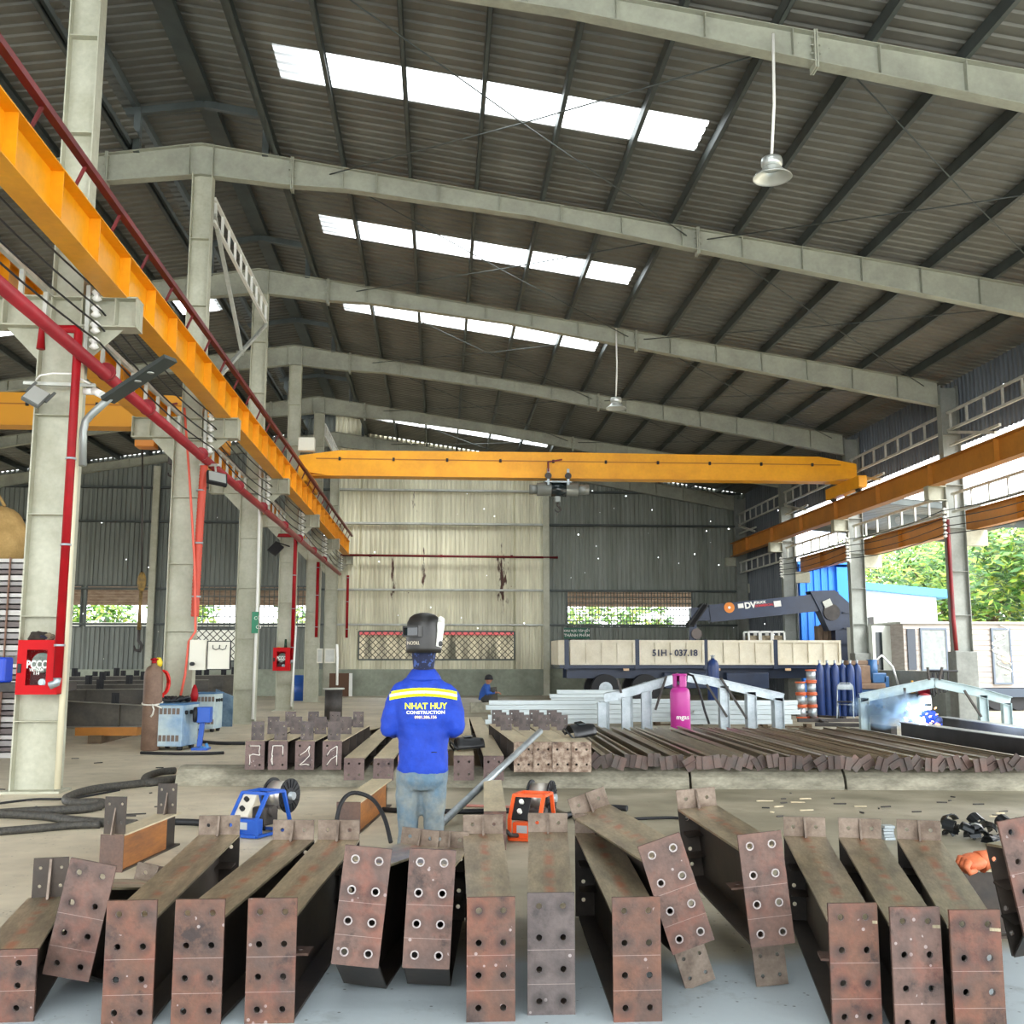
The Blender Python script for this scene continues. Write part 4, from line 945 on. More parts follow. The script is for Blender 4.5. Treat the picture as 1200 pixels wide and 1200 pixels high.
# ------------------------------------------------------------------ left side
# fire cabinets
def fire_cabinet(label, c, w, h, txt=True, dth=.2):
    t = thing('fire_cabinet', label, 'fire cabinet', c)
    mb = MB(); fw = w*.26
    mb.lohi((-w/2, 0, 0), (w/2, dth, .01)); mb.lohi((-w/2, 0, h-.01), (w/2, dth, h)); mb.lohi((-w/2, 0, 0), (-w/2+.01, dth, h)); mb.lohi((w/2-.01, 0, 0), (w/2, dth, h)); mb.lohi((-w/2, dth-.01, 0), (w/2, dth, h)); part('case', mb, M_red2, t)
    d = MB(); x0, x1, z0, z1 = -w*.27, w*.22, h*.17, h*.82
    for a, b in (((-w/2, 0), (x0, h)), ((x1, 0), (w/2, h)), ((x0, 0), (x1, z0)), ((x0, z1), (x1, h))): d.lohi((a[0], -.02, a[1]), (b[0], 0, b[1]))
    dr = part('door', d, M_red2, t)
    mb = MB(); mb.bbox((-w*.43, -.025, h*.48), (w*.09, .02, h*.17), .004); g = part('handle', mb, M_black, t); g.parent = dr
    mb = MB(); mb.lohi((x0, -.006, z0), (x1, -.002, z1)); gl = bpy.data.materials.get('cabinet glass')
    if gl is None:
        gl = bpy.data.materials.new('cabinet glass'); gl.use_nodes = True; b = gl.node_tree.nodes['Principled BSDF']; b.inputs['Transmission Weight'].default_value = 1; b.inputs['Roughness'].default_value = .02; b.inputs['IOR'].default_value = 1.05; b.inputs['Base Color'].default_value = (.9, .95, .93, 1)
    g = part('pane', mb, gl, t); g.parent = dr
    mb = MB(); mb.cyl((w*.02, .08, h*.58), (w*.02, .14, h*.58), w*.25, 24); part('hose_reel', mb, mat('canvas hose', '#9a9f98', .8, 0, '#7d827a', 6, .6), t)
    mb = MB(); mb.cyl((w*.1, .02, h*.22), (w*.1, .08, h*.22), w*.09, 16); mb.cyl((w*.1, .01, h*.22), (w*.1, .02, h*.22), w*.06, 16); part('hose_coupling', mb, M_galv, t)
    mb = MB(); mb.lohi((x0, .12, z0), (x1, .15, h*.42)); part('hose_bag', mb, mat('dark red canvas', '#5d2a2e', .8), t)
    if txt:
        g = text('lettering', 'PCCC', h*.2, M_white, dr, facing((-.012*w/.46, -.009, h*.545)), .001, bold=h*.006, xs=.72*w/.46); 
        g = text('lettering', 'VIETNAM', h*.075, M_white, dr, facing((-.012*w/.46, -.009, h*.45)), .001, bold=.001, xs=.8)
        g = text('lettering', '114', h*.075, M_white, dr, facing((-.012*w/.46, -.009, h*.385)), .001, bold=.001)
    return t
a = AY(15, 813, 12.2); b = AY(66, 813, 12.2)
fire_cabinet('large red fire cabinet on the first column, dark rags on its top', ((a.x+b.x)/2, 12.25, 1.11), b.x-a.x-.02, .61)
a = AY(320.5, 786, 31.6); b = AY(340.5, 786, 31.6)
fire_cabinet('small red fire cabinet on the fourth column, yellow cap on its top', ((a.x+b.x)/2, 31.44, a.z), b.x-a.x, .68)
mb = MB(); p = AY(326, 761, 31.5); mb.ball((p.x, 31.6, p.z), .1, 12, 8, (1, 1, .75)); tag(mb.build('helmet', mat('yellow cap', '#e3c320', .4)), 'yellow cap on the small fire cabinet', 'helmet')
mb = MB(); p = AY(334, 760, 31.5); mb.cyl((p.x, 31.6, p.z-.02), (p.x, 31.6, p.z+.28), .05, 10, .03); tag(mb.build('bottle', mat('dark green bottle', '#1d3a2b', .2)), 'dark bottle on the small fire cabinet', 'bottle')
# rags on the large cabinet
for i, (px_, py_, s, c) in enumerate(((44, 745, (.11, .08, .07), '#3a332a'), (57, 747, (.06, .06, .045), '#8a7d66'), (52, 748.5, (.08, .07, .03), '#2a3050'))):
    p = AY(px_, py_, 12.33); mb = MB(); bm = bmesh.new(); bmesh.ops.create_icosphere(bm, subdivisions=3, radius=1)
    rn_ = random.Random(i); k1 = [rn_.uniform(2, 5) for _ in range(6)]
    for v in bm.verts:
        q = 1+.22*math.sin(k1[0]*v.co.x+k1[1]*v.co.y)*math.sin(k1[2]*v.co.z+k1[3]*v.co.x); v.co = Vector((v.co.x*s[0]*q, v.co.y*s[1]*q, max(v.co.z*s[2]*q, -.035)))
    mb.add([v.co+Vector((p.x, 12.35, 1.757)) for v in bm.verts], [[v.index for v in f.verts] for f in bm.faces], True); bm.free()
    tag(mb.build('rag', mat('rag '+c, c, .9, 0, '#211d19', 9, .6, .1, .4, 30)), ['crumpled dark brown rag on the large fire cabinet', 'beige cloth on the large fire cabinet beside the pipe', 'flat dark blue rag on the large fire cabinet'][i], 'rag')
# pipes of the fire line
t = thing('fire_main', 'thick dark red fire main running along the middle columns', 'pipe', (-4.2, 6, 5.06))
mb = MB(); mb.tube([(-4.2, 6, 5.02), (-4.2, 43.5, 5.02)], .075, 14); wpart('pipe', mb, mat('dull red pipe', '#a3232e', .45, 0, '#8b1c26', 2, .6), t)
for y in (8.5, 12.95, 14.8, 18.2, 21.6, 24.6, 28, 31, 34.5, 37.6):
    mb = MB(); mb.tube([(-4.2, y-.03, 5.06), (-4.2, y+.03, 5.06)], .115, 14)
    for k in range(6): a = 2*PI*k/6; mb.cyl((-4.2+.1*math.cos(a), y-.045, 5.06+.1*math.sin(a)), (-4.2+.1*math.cos(a), y+.045, 5.06+.1*math.sin(a)), .014, 6)
    wpart('flange', mb, MATS['dull red pipe'], t)
for i, (y, xa, zt, zb, lab, cut) in enumerate(((12.15, AY(69, 770, 12.15).x, 5.35, 1.3, 'bright red standpipe in front of the first column', 1), (31.5, -4.38, 5.2, 1.5, 'red standpipe beside the small fire cabinet', 1), (38.0, -4.45, 5.0, 2.3, 'thin red standpipe above the grey switch boxes', 0), (44.0, -3.9, 5.0, 2.4, 'red standpipe at the corner of the cream wall', 0))):
    t = thing('standpipe', lab, 'pipe', (xa, y, zb))
    mb = MB(); pts = ([(xa-.42, y+.0, zt-.25), (xa-.42, y, zt), (xa-.03, y, zt), (xa, y, zt-.04)] if cut and i == 0 else [(xa-.5, y, zt-.05), (xa-.5, y, zt), (xa-.04, y, zt), (xa, y, zt-.04)] if cut else [(xa, y, zt)])+[(xa, y, zb)]
    mb.tube(pts, .05 if i == 0 else .055, 12); wpart('pipe', mb, M_red, t)
    for z in (zb+.36, zb+1.5, zb+2.5):
        mb = MB(); mb.tube([(xa, y, z-.012), (xa, y, z+.012)], .062, 12); wpart('clamp', mb, M_galv, t)
    if cut: 
        mb = MB(); mb.tube([(xa, y, zb), (xa-.01, y, zb-.06), (xa-.08, y, zb-.09)], .045, 10); wpart('elbow', mb, M_galv, t)
t = thing('flexible_duct', 'orange red corrugated cable duct on the right edge of the second column', 'duct', (-4.3, 18.75, 2.25))
mb = MB(); pts = []; rs = []
for k in range(90): z = 2.25+2.7*k/89; pts.append((-4.32+.05*(k/89)**2, 18.75, z)); rs.append(.075 if k % 2 else .066)
mb.tube(pts, rs, 12); wpart('duct', mb, mat('orange red duct', '#c2452e', .5), t)
for z in (2.6, 3.55, 4.5):
    mb = MB(); mb.tube([(-4.31, 18.75, z-.015), (-4.31, 18.75, z+.015)], .085, 12); wpart('clamp', mb, M_galv, t)
def hang(name, label, pts, r, m_, cat='cable'):
    mb = MB(); mb.tube(pts, r, 7); return tag(mb.build(name, m_), label, cat)
M_pink = mat('salmon cord', '#e0604c', .5)
hang('cable', 'salmon coloured cord hanging down the second column to the welding machine', [AY(216, 478, 18.7), AY(222, 560, 18.7), AY(228, 660, 18.65), AY(229, 740, 18.6), AY(221, 752, 18.6), AY(217, 790, 18.6), AY(211, 818, 18.6)], .022, M_pink)
hang('conduit', 'cream conduit running down the right flange of the first column', [(-4.32, 12.42, 5.2), (-4.32, 12.42, 3), (-4.31, 12.42, .05)], .035, mat('cream conduit', '#ddd6b8', .5), 'conduit')
hang('conduit', 'white conduit running down the right flange of the third column', [AY(305, 540, 25.1), AY(302, 690, 25.1), AY(296, 843, 25.1)], .035, M_white, 'conduit')
hang('conduit', 'white conduit running down beside the small fire cabinet', [AY(347, 733, 31.4), AY(344, 785, 31.4), AY(341, 828, 31.4)], .03, M_white, 'conduit')
# power wires on insulators
for y in YF[1:]:
    t = thing('insulator_stack', 'stack of white insulators on '+{12.6: 'the first', 19.0: 'the second', 25.4: 'the third', 31.8: 'the fourth', 38.2: 'the fifth', 44.3: 'the last'}[y]+' middle column', 'insulator', (-4.28, y-.16, 5.15), group='insulator stacks')
    mb = MB(); mb.bar((-4.3, y-.13, 5.1), (-4.3, y-.13, 6.0), .05, .05); wpart('bracket', mb, M_pale, t)
    for k in range(4):
        z = 5.28+.2*k; mb = MB(); mb.lathe([(.02, -.08), (.06, -.05), (.03, -.01), (.065, .03), (.03, .07), (.015, .08)], (-4.2, y-.14, z), 12); wpart('insulator', mb, M_white, t)
for k in range(4):
    mb = MB(); z = 5.28+.2*k
    for a, b in zip(YF[:-1], YF[1:]): mb.tube([(-4.13, a-.14+(b-a)*u/8, z-.12*math.sin(PI*u/8)) for u in range(9)], .012, 5)
    tag(mb.build('power_wire', M_black), 'black overhead wire along the middle columns, %s of four' % ['lowest', 'second lowest', 'second highest', 'highest'][k], 'wire', 'four overhead wires')
for y in YF[3:6]:
    t = thing('insulator_stack', 'stack of white insulators on the right hand column '+{25.4: 'nearest in view', 31.8: 'beside the truck crane', 38.2: 'behind the truck body'}[y], 'insulator', (12.72, y-.2, 4.5), group='insulator stacks on the right')
    mb = MB(); mb.bar((12.74, y-.17, 4.5), (12.74, y-.17, 5.45), .05, .05); wpart('bracket', mb, M_pale, t)
    for k in range(4): mb = MB(); mb.lathe([(.02, -.08), (.06, -.05), (.03, -.01), (.065, .03), (.03, .07), (.015, .08)], (12.66, y-.18, 4.62+.2*k), 12); wpart('insulator', mb, M_white, t)
for k in range(4):
    mb = MB(); z = 4.62+.2*k
    for a, b in zip(YF[1:5], YF[2:6]): mb.tube([(12.6, a-.18+(b-a)*u/8, z-.12*math.sin(PI*u/8)) for u in range(9)], .012, 5)
    tag(mb.build('power_wire', M_black), 'black overhead wire along the right hand columns, %s of four' % ['lowest', 'second lowest', 'second highest', 'highest'][k], 'wire', 'four overhead wires on the right')
# lamps on the columns
t = thing('flood_light', 'grey square floodlight on a crossbar, left of the first column', 'floodlight', AY(42, 450, 12.3))
c = AY(42, 465, 12.2); mb = MB(); a = AY(28, 449, 12.4); b = AY(112, 452, 12.4); mb.bar(a, b, .05, .04); wpart('crossbar', mb, M_pale, t)
Mx = Matrix.Translation(c) @ Euler((R(-35), R(28), R(10))).to_matrix().to_4x4()
mb = MB(Mx); mb.bbox((0, 0, 0), (.22, .06, .26), .012); wpart('housing', mb, mat('grey lamp housing', '#5e615e', .5), t)
mb = MB(Mx); mb.lohi((-.095, -.036, -.115), (.095, -.031, .115)); wpart('lens', mb, mat('lamp lens', '#a9aca6', .15), t)
mb = MB(Mx); mb.bar((-.12, 0, 0), (-.12, 0, .2), .02, .03); mb.bar((.12, 0, 0), (.12, 0, .2), .02, .03); wpart('yoke', mb, MATS['grey lamp housing'], t)
hang('cable', 'white looped cable over the floodlight of the first column', [AY(42, 446, 12.3), AY(47, 440, 12.25), AY(62, 437.5, 12.25), AY(84, 438, 12.25), AY(98, 446, 12.3), AY(106, 450, 12.35)], .012, M_wht2)
t = thing('security_camera', 'white bullet camera on the right flange of the first column', 'camera', AY(108, 459, 12.3))
mb = MB(); mb.cyl(AY(98, 459, 12.3), AY(111, 459, 12.3), .04, 12); wpart('bracket', mb, M_white, t)
mb = MB(); mb.cyl(AY(110, 458, 12.3), AY(120, 463, 12.2), .045, 12); wpart('barrel', mb, M_white, t)
t = thing('street_lamp', 'slim LED street lamp on a bent pipe arm beside the first column', 'lamp', AY(96, 545, 12.3))
mb = MB(); mb.tube([AY(97, 546, 12.3), AY(97.5, 505, 12.3), AY(100, 494, 12.3), AY(106, 487, 12.3), AY(130, 465, 12.1)], .045, 12); wpart('arm', mb, mat('grey pipe arm', '#9aa09c', .4, .4), t)
a, b = AY(126, 469, 12.12), AY(200, 420, 11.7); mb = MB(); mb.bar(a, b, .2, .05); wpart('lamp_head', mb, mat('dark lamp head', '#3f4644', .4, .3), t)
for u in (.5, .7):
    p = a.lerp(b, u); mb = MB(); mb.cyl(p+Vector((0, -.03, -.035)), p+Vector((0, -.03, -.025)), .04, 12); wpart('light_panel', mb, MATS['lamp lens'], t)
t = thing('flood_light', 'black floodlight with pale lens on the right of the second column', 'floodlight', AY(254, 560, 18.6))
c = AY(254, 561, 18.5); Mx = Matrix.Translation(c) @ Euler((R(-40), R(8), R(25))).to_matrix().to_4x4()
mb = MB(Mx); mb.bbox((0, 0, 0), (.36, .08, .3), .015); wpart('housing', mb, M_black, t)
mb = MB(Mx); mb.lohi((-.15, -.046, -.12), (.15, -.041, .12)); wpart('lens', mb, MATS['lamp lens'], t)
mb = MB(); mb.bar(AY(234, 545, 18.8), AY(256, 545, 18.7), .05, .04); mb.bar(AY(252, 545, 18.7), c, .03, .03); wpart('crossbar', mb, M_pale, t)
t = thing('flood_light', 'small black floodlight facing left on the fourth column', 'floodlight', AY(323, 643, 31.5)); c = AY(323, 643, 31.4); Mx = Matrix.Translation(c) @ Euler((R(-30), R(35), R(-10))).to_matrix().to_4x4()
mb = MB(Mx); mb.bbox((0, 0, 0), (.32, .07, .4), .015); wpart('housing', mb, M_black, t)
mb = MB(Mx); mb.bar((-.1, 0, .2), (.25, .05, .35), .03, .03); wpart('bracket', mb, M_black, t)
# switch boxes
t = thing('switch_box', 'open cream switch box with its door swung out, on the second column', 'switch box', AY(232, 785, 18.6))
a, b = AY(222, 785, 18.6), AY(241, 750, 18.6)
mb = MB(); mb.lohi((a.x, 18.55, a.z), (b.x+.02, 18.8, b.z)); wpart('case', mb, mat('cream box', '#d9d6c6', .45), t)
a2, b2 = AY(243, 784, 18.55), AY(270, 752, 18.55)
mb = MB(); mb.lohi((a2.x, 18.54, a2.z), (b2.x, 18.56, b2.z)); d = wpart('door', mb, MATS['cream box'], t)
mb = MB()
for q in ((a2.x-.015, a2.z, a2.x, b2.z), (b2.x, a2.z, b2.x+.015, b2.z), (a2.x-.015, a2.z-.015, b2.x+.015, a2.z), (a2.x-.015, b2.z, b2.x+.015, b2.z+.015)): mb.lohi((q[0], 18.53, q[1]), (q[2], 18.57, q[3]))
g = wpart('gasket', mb, M_black, t)
mb = MB()
for s in (.38, .68):
    x = a2.x+(b2.x-a2.x)*s; mb.tube([(x-.06, 18.53, b2.z-.06), (x-.05, 18.5, b2.z-.12), (x, 18.5, b2.z-.14), (x+.05, 18.5, b2.z-.12), (x+.06, 18.53, b2.z-.06)], .008, 5)
wpart('wiring', mb, M_purl, t)
c = AY(226, 778, 18.5); mb = MB(); mb.cyl(c, c+Vector((0, -.1, 0)), .035, 10); wpart('plug', mb, M_black, t)
for i, (x0, x1, lab) in enumerate(((371.5, 378.5, 'left grey switch box on the fifth column'), (380.5, 393, 'wider grey switch box right of its twin on the fifth column'))):
    a, b = AY(x0, 777, 37.9), AY(x1, 760, 37.9); t = thing('switch_box', lab, 'switch box', (a.x, 37.9, a.z))
    mb = MB(); mb.lohi((a.x, 37.8, a.z), (b.x, 38.0, b.z)); wpart('case', mb, MATS['cream box'], t)
    mb = MB(); mb.lohi((a.x+.03, 37.785, a.z+.04), (b.x-.03, 37.8, b.z-.04)); d = wpart('door', mb, M_pale, t)
t = thing('hanging_sign', 'small green sign with white writing on the third column', 'sign', AY(299, 742, 25.0))
a, b = AY(294.5, 742, 25.0), AY(303, 717, 25.0); M_green = mat('sign green', '#0f7a55', .4)
mb = MB(); mb.lohi((a.x, 25.0, a.z), (b.x, 25.03, b.z)); bd = wpart('board', mb, M_green, t)
for k, s in enumerate(('CỘT', 'C3')):
    o = text('lettering', s, .11, M_white, t, facing(((b.x-a.x)/2, -.005, (b.z-a.z)*(.7-.42*k))), .002); 
    o.location = (0, 0, 0)
# gas cylinder, welding machine, hoses by the second column
def gas_cyl(label, c, r, h, m_, cap=None, group=None, neck=None):
    t = thing('gas_cylinder', label, 'gas cylinder', c, group=group)
    mb = MB(); mb.lathe([(r*.9, 0), (r, .02), (r, h*.84), (r*.93, h*.89), (r*.7, h*.94), (r*.32, h*.965), (r*.3, h*.985)], (0, 0, 0), 24); part('body', mb, m_, t)
    mb = MB(); mb.cyl((0, 0, h*.98), (0, 0, h*1.02), r*.28, 12); mb.cyl((0, 0, h*1.02), (0, 0, h*1.05), r*.14, 10); mb.cyl((-r*.4, 0, h*1.03), (r*.4, 0, h*1.03), r*.1, 8); part('valve', mb, cap or M_galv, t)
    return t
p = G(174, 880); t = gas_cyl('rusty brown gas cylinder with a white rope, beside the welding machine', (p.x, p.y+.1, 0), .155, 1.46, mat('rusty brown cylinder', '#6a5344', .6, .1, '#7d6453', 4, .6, .1), M_red)
mb = MB(); mb.tube([(math.cos(a)*.165, math.sin(a)*.165, .78+.03*math.sin(a*1)) for a in [2*PI*k/18 for k in range(19)]], .013, 6); mb.tube([(.04, -.17, .76), (.08, -.19, .68), (.06, -.18, .6), (.03, -.18, .56)], .014, 6); mb.tube([(.04, -.17, .76), (.12, -.18, .74), (.2, -.16, .7)], .012, 6); part('rope', mb, mat('white rope', '#dcd8cc', .8), t)
def machine(label, c, rz, w, d, h):
    t = thing('welding_machine', label, 'welding machine', c, rz)
    mt_ = mat('blue washed machine panel', '#b9c8c6', .45, .1, '#4f83b5', 1.1, .6, .08, lo=.42, hi=.75)
    mb = MB(); mb.bbox((0, 0, h/2+.04), (w, d, h-.06), .012); part('cabinet', mb, mt_, t)
    mb = MB(); mb.bbox((0, 0, h), (w+.03, d+.03, .03), .008); part('lid', mb, mat('machine lid', '#3f6a92', .5), t)
    for z in (h*.85, h*.27):
        mb = MB()
        for k in range(5): mb.lohi((-w*.22+k*.075, -d/2-.006, z-.05), (-w*.22+k*.075+.055, -d/2+.002, z+.05))
        part('vent', mb, mat('vent brown', '#6f6157', .6), t)
    mb = MB()
    for s in (-.3, 0, .3): mb.cyl((w/2, d*s, h*.82), (w/2+.03, d*s, h*.82), .035, 10)
    part('knob', mb, M_black, t)
    for x in (-w*.38, w*.38):
        for y in (-d*.35, d*.35):
            mb = MB(); mb.cyl((x-.03, y, .05), (x+.03, y, .05), .05, 14); part('wheel', mb, M_black, t)
    return t
p = AY(204, 850, 18.3); machine('blue and white welding machine with vents, next to the rusty cylinder', (p.x, 18.32, 0), R(-12), .56, .62, .76)
p = G(240, 858); machine('second pale welding machine half hidden behind the first', (p.x-.02, p.y+.2, 0), R(-8), .5, .5, .8)
p = AY(236, 850, 18.2); p.y = 18.2; t = thing('wire_feeder', 'blue box wire feeder on a blue stand, right of the welding machine', 'wire feeder', (p.x, p.y, 0))
mb = MB(); mb.bbox((.05, 0, .58), (.22, .22, .26), .015); part('case', mb, M_fblue, t)
mb = MB(); mb.bar((-.02, 0, .05), (.02, 0, .5), .06, .08); mb.lohi((-.12, -.15, 0), (.14, .15, .04)); part('stand', mb, M_fblue, t)
mb = MB(); mb.cyl((-.12, -.02, .58), (-.05, -.02, .58), .13, 20); part('spool', mb, M_black, t)
mb = MB(); mb.tube([(.1, -.05, .1), (.14, -.08, .04), (.08, -.1, .03), (.02, -.1, .05)], .03, 8); part('hose', mb, mat('light blue hose', '#4f8fc9', .5), t)
t = thing('hose_coil', 'red coiled hose hanging on the second column behind the gas cylinder', 'hose', AY(190, 815, 18.6))
mb = MB()
for k in range(3): c = AY(190, 800, 18.55); mb.tube([(c.x+.02*k+.1*math.cos(a), 18.55-.03*k, c.z+.2*math.sin(a)) for a in [2*PI*u/16 for u in range(17)]], .022, 6)
wpart('coil', mb, mat('bright red hose', '#e2231c', .4), t)
mb = MB(); mb.tube([AY(190, 812, 18.5), AY(191, 820, 18.5), AY(190, 826, 18.5)], .03, 8); wpart('end', mb, MATS['bright red hose'], t)
p = AY(186, 776, 18.4); mb = MB(); mb.lathe([(.03, 0), (.06, .02), (.07, .08), (.05, .13), (.03, .16)], (p.x, 18.4, p.z-.08), 12); tag(mb.build('pressure_regulator', mat('yellow plastic', '#e8cf2e', .4)), 'yellow regulator above the rusty gas cylinder', 'regulator')
p = AY(206, 820, 18.3); t = thing('cable_coil', 'black cables lying in a heap on the welding machine', 'cable', (p.x, 18.3, .785))
mb = MB()
rn_ = random.Random(3)
for k in range(4): mb.tube([(-.2+.1*k+.09*math.cos(a), .08*math.sin(a)+.05*k, .05+.03*math.sin(2*a+k)) for a in [2*PI*u/12 for u in range(13)]], .03, 7)
part('coil', mb, M_black, t)
p = G(226, 815, .9); mb = MB(); c = AY(228, 812, 18.7); mb.lathe([(.05, -.15), (.07, -.05), (.05, .06), (.02, .14)], c, 10); tag(mb.build('red_hose_nozzle', M_red), 'small red bottle on the second welding machine', 'bottle')
a = G(250, 852); b = G(277, 850); mb = MB(); mb.prism([(a.x, 0), (b.x, 0), (b.x, .68), (b.x-.1, .72), (a.x, .84)], a.y+.1, a.y+.115); tag(mb.build('steel_sheet', mat('blue steel sheet', '#3f5a72', .45, .3, '#7f97a8', 2.4, .6)), 'blue scratched steel sheet leaning by the third column', 'sheet')
# dark tapered rafters with cleats in the left bay
M_raw = mat('raw dark rafter', '#4b4843', .5, .4, '#5f5a50', 2, .6, .1); M_rawf = mat('pale rafter edge', '#8a867a', .45, .4, '#726e64', 3, .6)
def big_rafter(label, a, b, z0, ha, hb, n, w=.22):
    a, b = Vector((*a, z0)), Vector((*b, z0)); d = b-a; L = d.length
    t = thing('roof_rafter_piece', label, 'rafter', a, math.atan2(d.y, d.x), 'dark rafters lying in the left bay')
    mb = MB(); mb.prism([(0, 0), (L, 0), (L, hb), (0, ha)], -.005, .005); part('web', mb, M_raw, t)
    mb = MB(); mb.bar((0, 0, ha), (L, 0, hb), w, .014); part('top_flange', mb, M_rawf, t)
    mb = MB(); mb.bar((0, 0, 0.007), (L, 0, .007), w, .014); part('bottom_flange', mb, M_rawf, t)
    for k in range(4):
        x = L*(k+.5)/4; h = ha+(hb-ha)*x/L; mb = MB(); mb.lohi((x-.005, -w*.45, .012), (x+.005, w*.45, h-.012)); part('stiffener', mb, M_raw, t)
    for k in range(n):
        x = L*(k+.4)/n; h = ha+(hb-ha)*x/L; mb = MB(); mb.lohi((x-.07, -.006, h), (x+.07, .006, h+.2)); mb.lohi((x-.004, -.05, h), (x+.004, .0, h+.16)); part('cleat', mb, M_black, t)
    return t
big_rafter('dark tapered rafter lying nearest behind the fire cabinet column', (-9.4, 19.9), (-5.35, 19.9), .28, .62, .38, 4)
big_rafter('dark cleated rafter in the left bay, second from the front', (-9.8, 21.2), (-5.3, 21.6), .18, .72, .74, 5)
big_rafter('dark cleated rafter in the left bay, third from the front', (-10.2, 22.6), (-5.3, 23.1), .18, .78, .8, 6)
big_rafter('dark cleated rafter in the left bay, fourth from the front', (-10.6, 24.0), (-5.3, 24.6), .16, .86, .88, 6)
big_rafter('dark cleated rafter in the left bay, farthest of the lying ones', (-11.0, 25.6), (-5.3, 26.2), .16, .92, .96, 6)
for i, y in enumerate((28.2, 29.6)): big_rafter('dark rafter between the second and third columns, %s one' % ['nearer', 'farther'][i], (-10.5, y), (-5.3, y+.3), .15, .8, .95, 7)
for i, x in enumerate((-9.0, -6.2)):
    mb = MB(); mb.lohi((x-.12, 19.6, 0), (x+.12, 26.4, .14)); tag(mb.build('timber_bearer', MATS['old timber']), ['dark bearer under the left ends of the lying rafters', 'dark bearer under the right ends of the lying rafters'][i], 'bearer')
mb = MB(); mb.lohi((-6.6, 19.75, .13), (-5.5, 20.05, .28)); tag(mb.build('steel_block', M_yel2), 'yellowish beam under the nearest lying rafter', 'beam')
# stacked sheets with a sack on top, far left
a = AY(42, 655, 17.0)
t = thing('sheet_stack', 'tall stack of grey bundled sheets at the left edge', 'stack', (a.x-1.2, 17.6, 0))
rn_ = random.Random(9); top = a.z; n = 34
for k in range(n):
    h = top/n; mb = MB(); dx = rn_.uniform(-.07, .05); mb.box((dx, 0, h*(k+.5)), (2.3, 1.6, h*(.62 if k % 2 else .86)))
    part('sheet', mb, [mat('sheet pale', '#b9b6b0', .5, .3), mat('sheet dark', '#6d6461', .6, .1), mat('sheet mid', '#8f8b88', .5, .3)][k % 3], t)
mb = MB()
for x in (-.2, .9): mb.bar((x, -.83, 0.03), (x, -.83, top), .03, .02)
part('strap', mb, mat('strap rust', '#7a5a48', .6), t)
t = thing('sack', 'tan bulk sack on top of the sheet stack', 'sack', (a.x-1.1, 17.5, top))
bm = bmesh.new(); bmesh.ops.create_icosphere(bm, subdivisions=4, radius=1); mb = MB()
for v in bm.verts:
    q = 1+.05*math.sin(7*v.co.x)*math.sin(6*v.co.z+2*v.co.y); v.co = Vector((v.co.x*.75*q, v.co.y*.6*q, max(-.36, v.co.z*.62*q)+.36))
mb.add([v.co.copy() for v in bm.verts], [[v.index for v in f.verts] for f in bm.faces], True); bm.free(); part('bag', mb, mat('tan sackcloth', '#b99a62', .85, 0, '#a2844e', 4, .6, .08, .4, 25), t)
mb = MB()
for s in (-.3, .3): mb.tube([(s-.1, -.1, .9), (s, -.1, 1.08), (s+.1, -.1, .9)], .03, 6)
part('loop', mb, MATS['tan sackcloth'], t)
mb = MB(); p = AY(4, 785, 15.5); mb.bbox((p.x-.1, 15.5, p.z), (.36, .3, .36), .03); o = mb.build('plastic_container', mat('blue plastic', '#1743c2', .4)); tag(o, 'blue plastic container at the left edge beside the fire cabinet', 'container')
mb = MB(); mb.lohi((p.x-.9, 15.2, p.z-.3), (p.x+.9, 15.9, p.z-.18)); mb.lohi((p.x-.8, 15.3, 0), (p.x-.7, 15.8, p.z-.3)); mb.lohi((p.x+.6, 15.3, 0), (p.x+.7, 15.8, p.z-.3)); tag(mb.build('work_bench', M_dark), 'dark bench under the blue container at the left edge', 'bench')
# rear left corner pieces
p = G(351, 818, 0); Yk = 39.5
a, b = AY(345, 818, Yk), AY(359, 790, Yk); mb = MB(); mb.lathe([(.3, 0), (.3, .3), (.31, .31), (.3, .32), (.3, .6), (.31, .61), (.3, .62), (.3, .92), (.28, .93)], ((a.x+b.x)/2, Yk, 0), 20); tag(mb.build('oil_drum', mat('drum blue', '#1f4f97', .4)), 'blue drum standing between the fourth and fifth columns', 'drum')
a, b = AY(385, 820, 43.8), AY(409, 789, 43.8); t = thing('leaning_board', 'brown board with a white edge leaning on the rear wall', 'panel', (a.x, 43.9, 0)); mb = MB(); mb.lohi((a.x, 43.9, 0), (b.x, 44.0, b.z)); wpart('board', mb, mat('brown board', '#5a3d28', .7), t); mb = MB(); mb.lohi((b.x, 43.88, 0), (b.x+.13, 44.0, b.z)); wpart('edge', mb, M_white, t)
p = AY(391, 815, 27); t = thing('cable_drum', 'dark drum with a pale round top behind the box beams', 'drum', (p.x, 27, 0)); mb = MB(); mb.lathe([(.22, 0), (.22, .75)], (0, 0, 0), 20); part('body', mb, M_dark, t); mb = MB(); mb.lathe([(.27, .75), (.27, .79)], (0, 0, 0), 20); part('top', mb, M_pale, t)
hang('water_pipe', 'slim white pipe standing behind the pale topped drum', [AY(395, 803, 30), AY(395.5, 770, 30), AY(395, 755, 30)], .035, M_white, 'pipe')
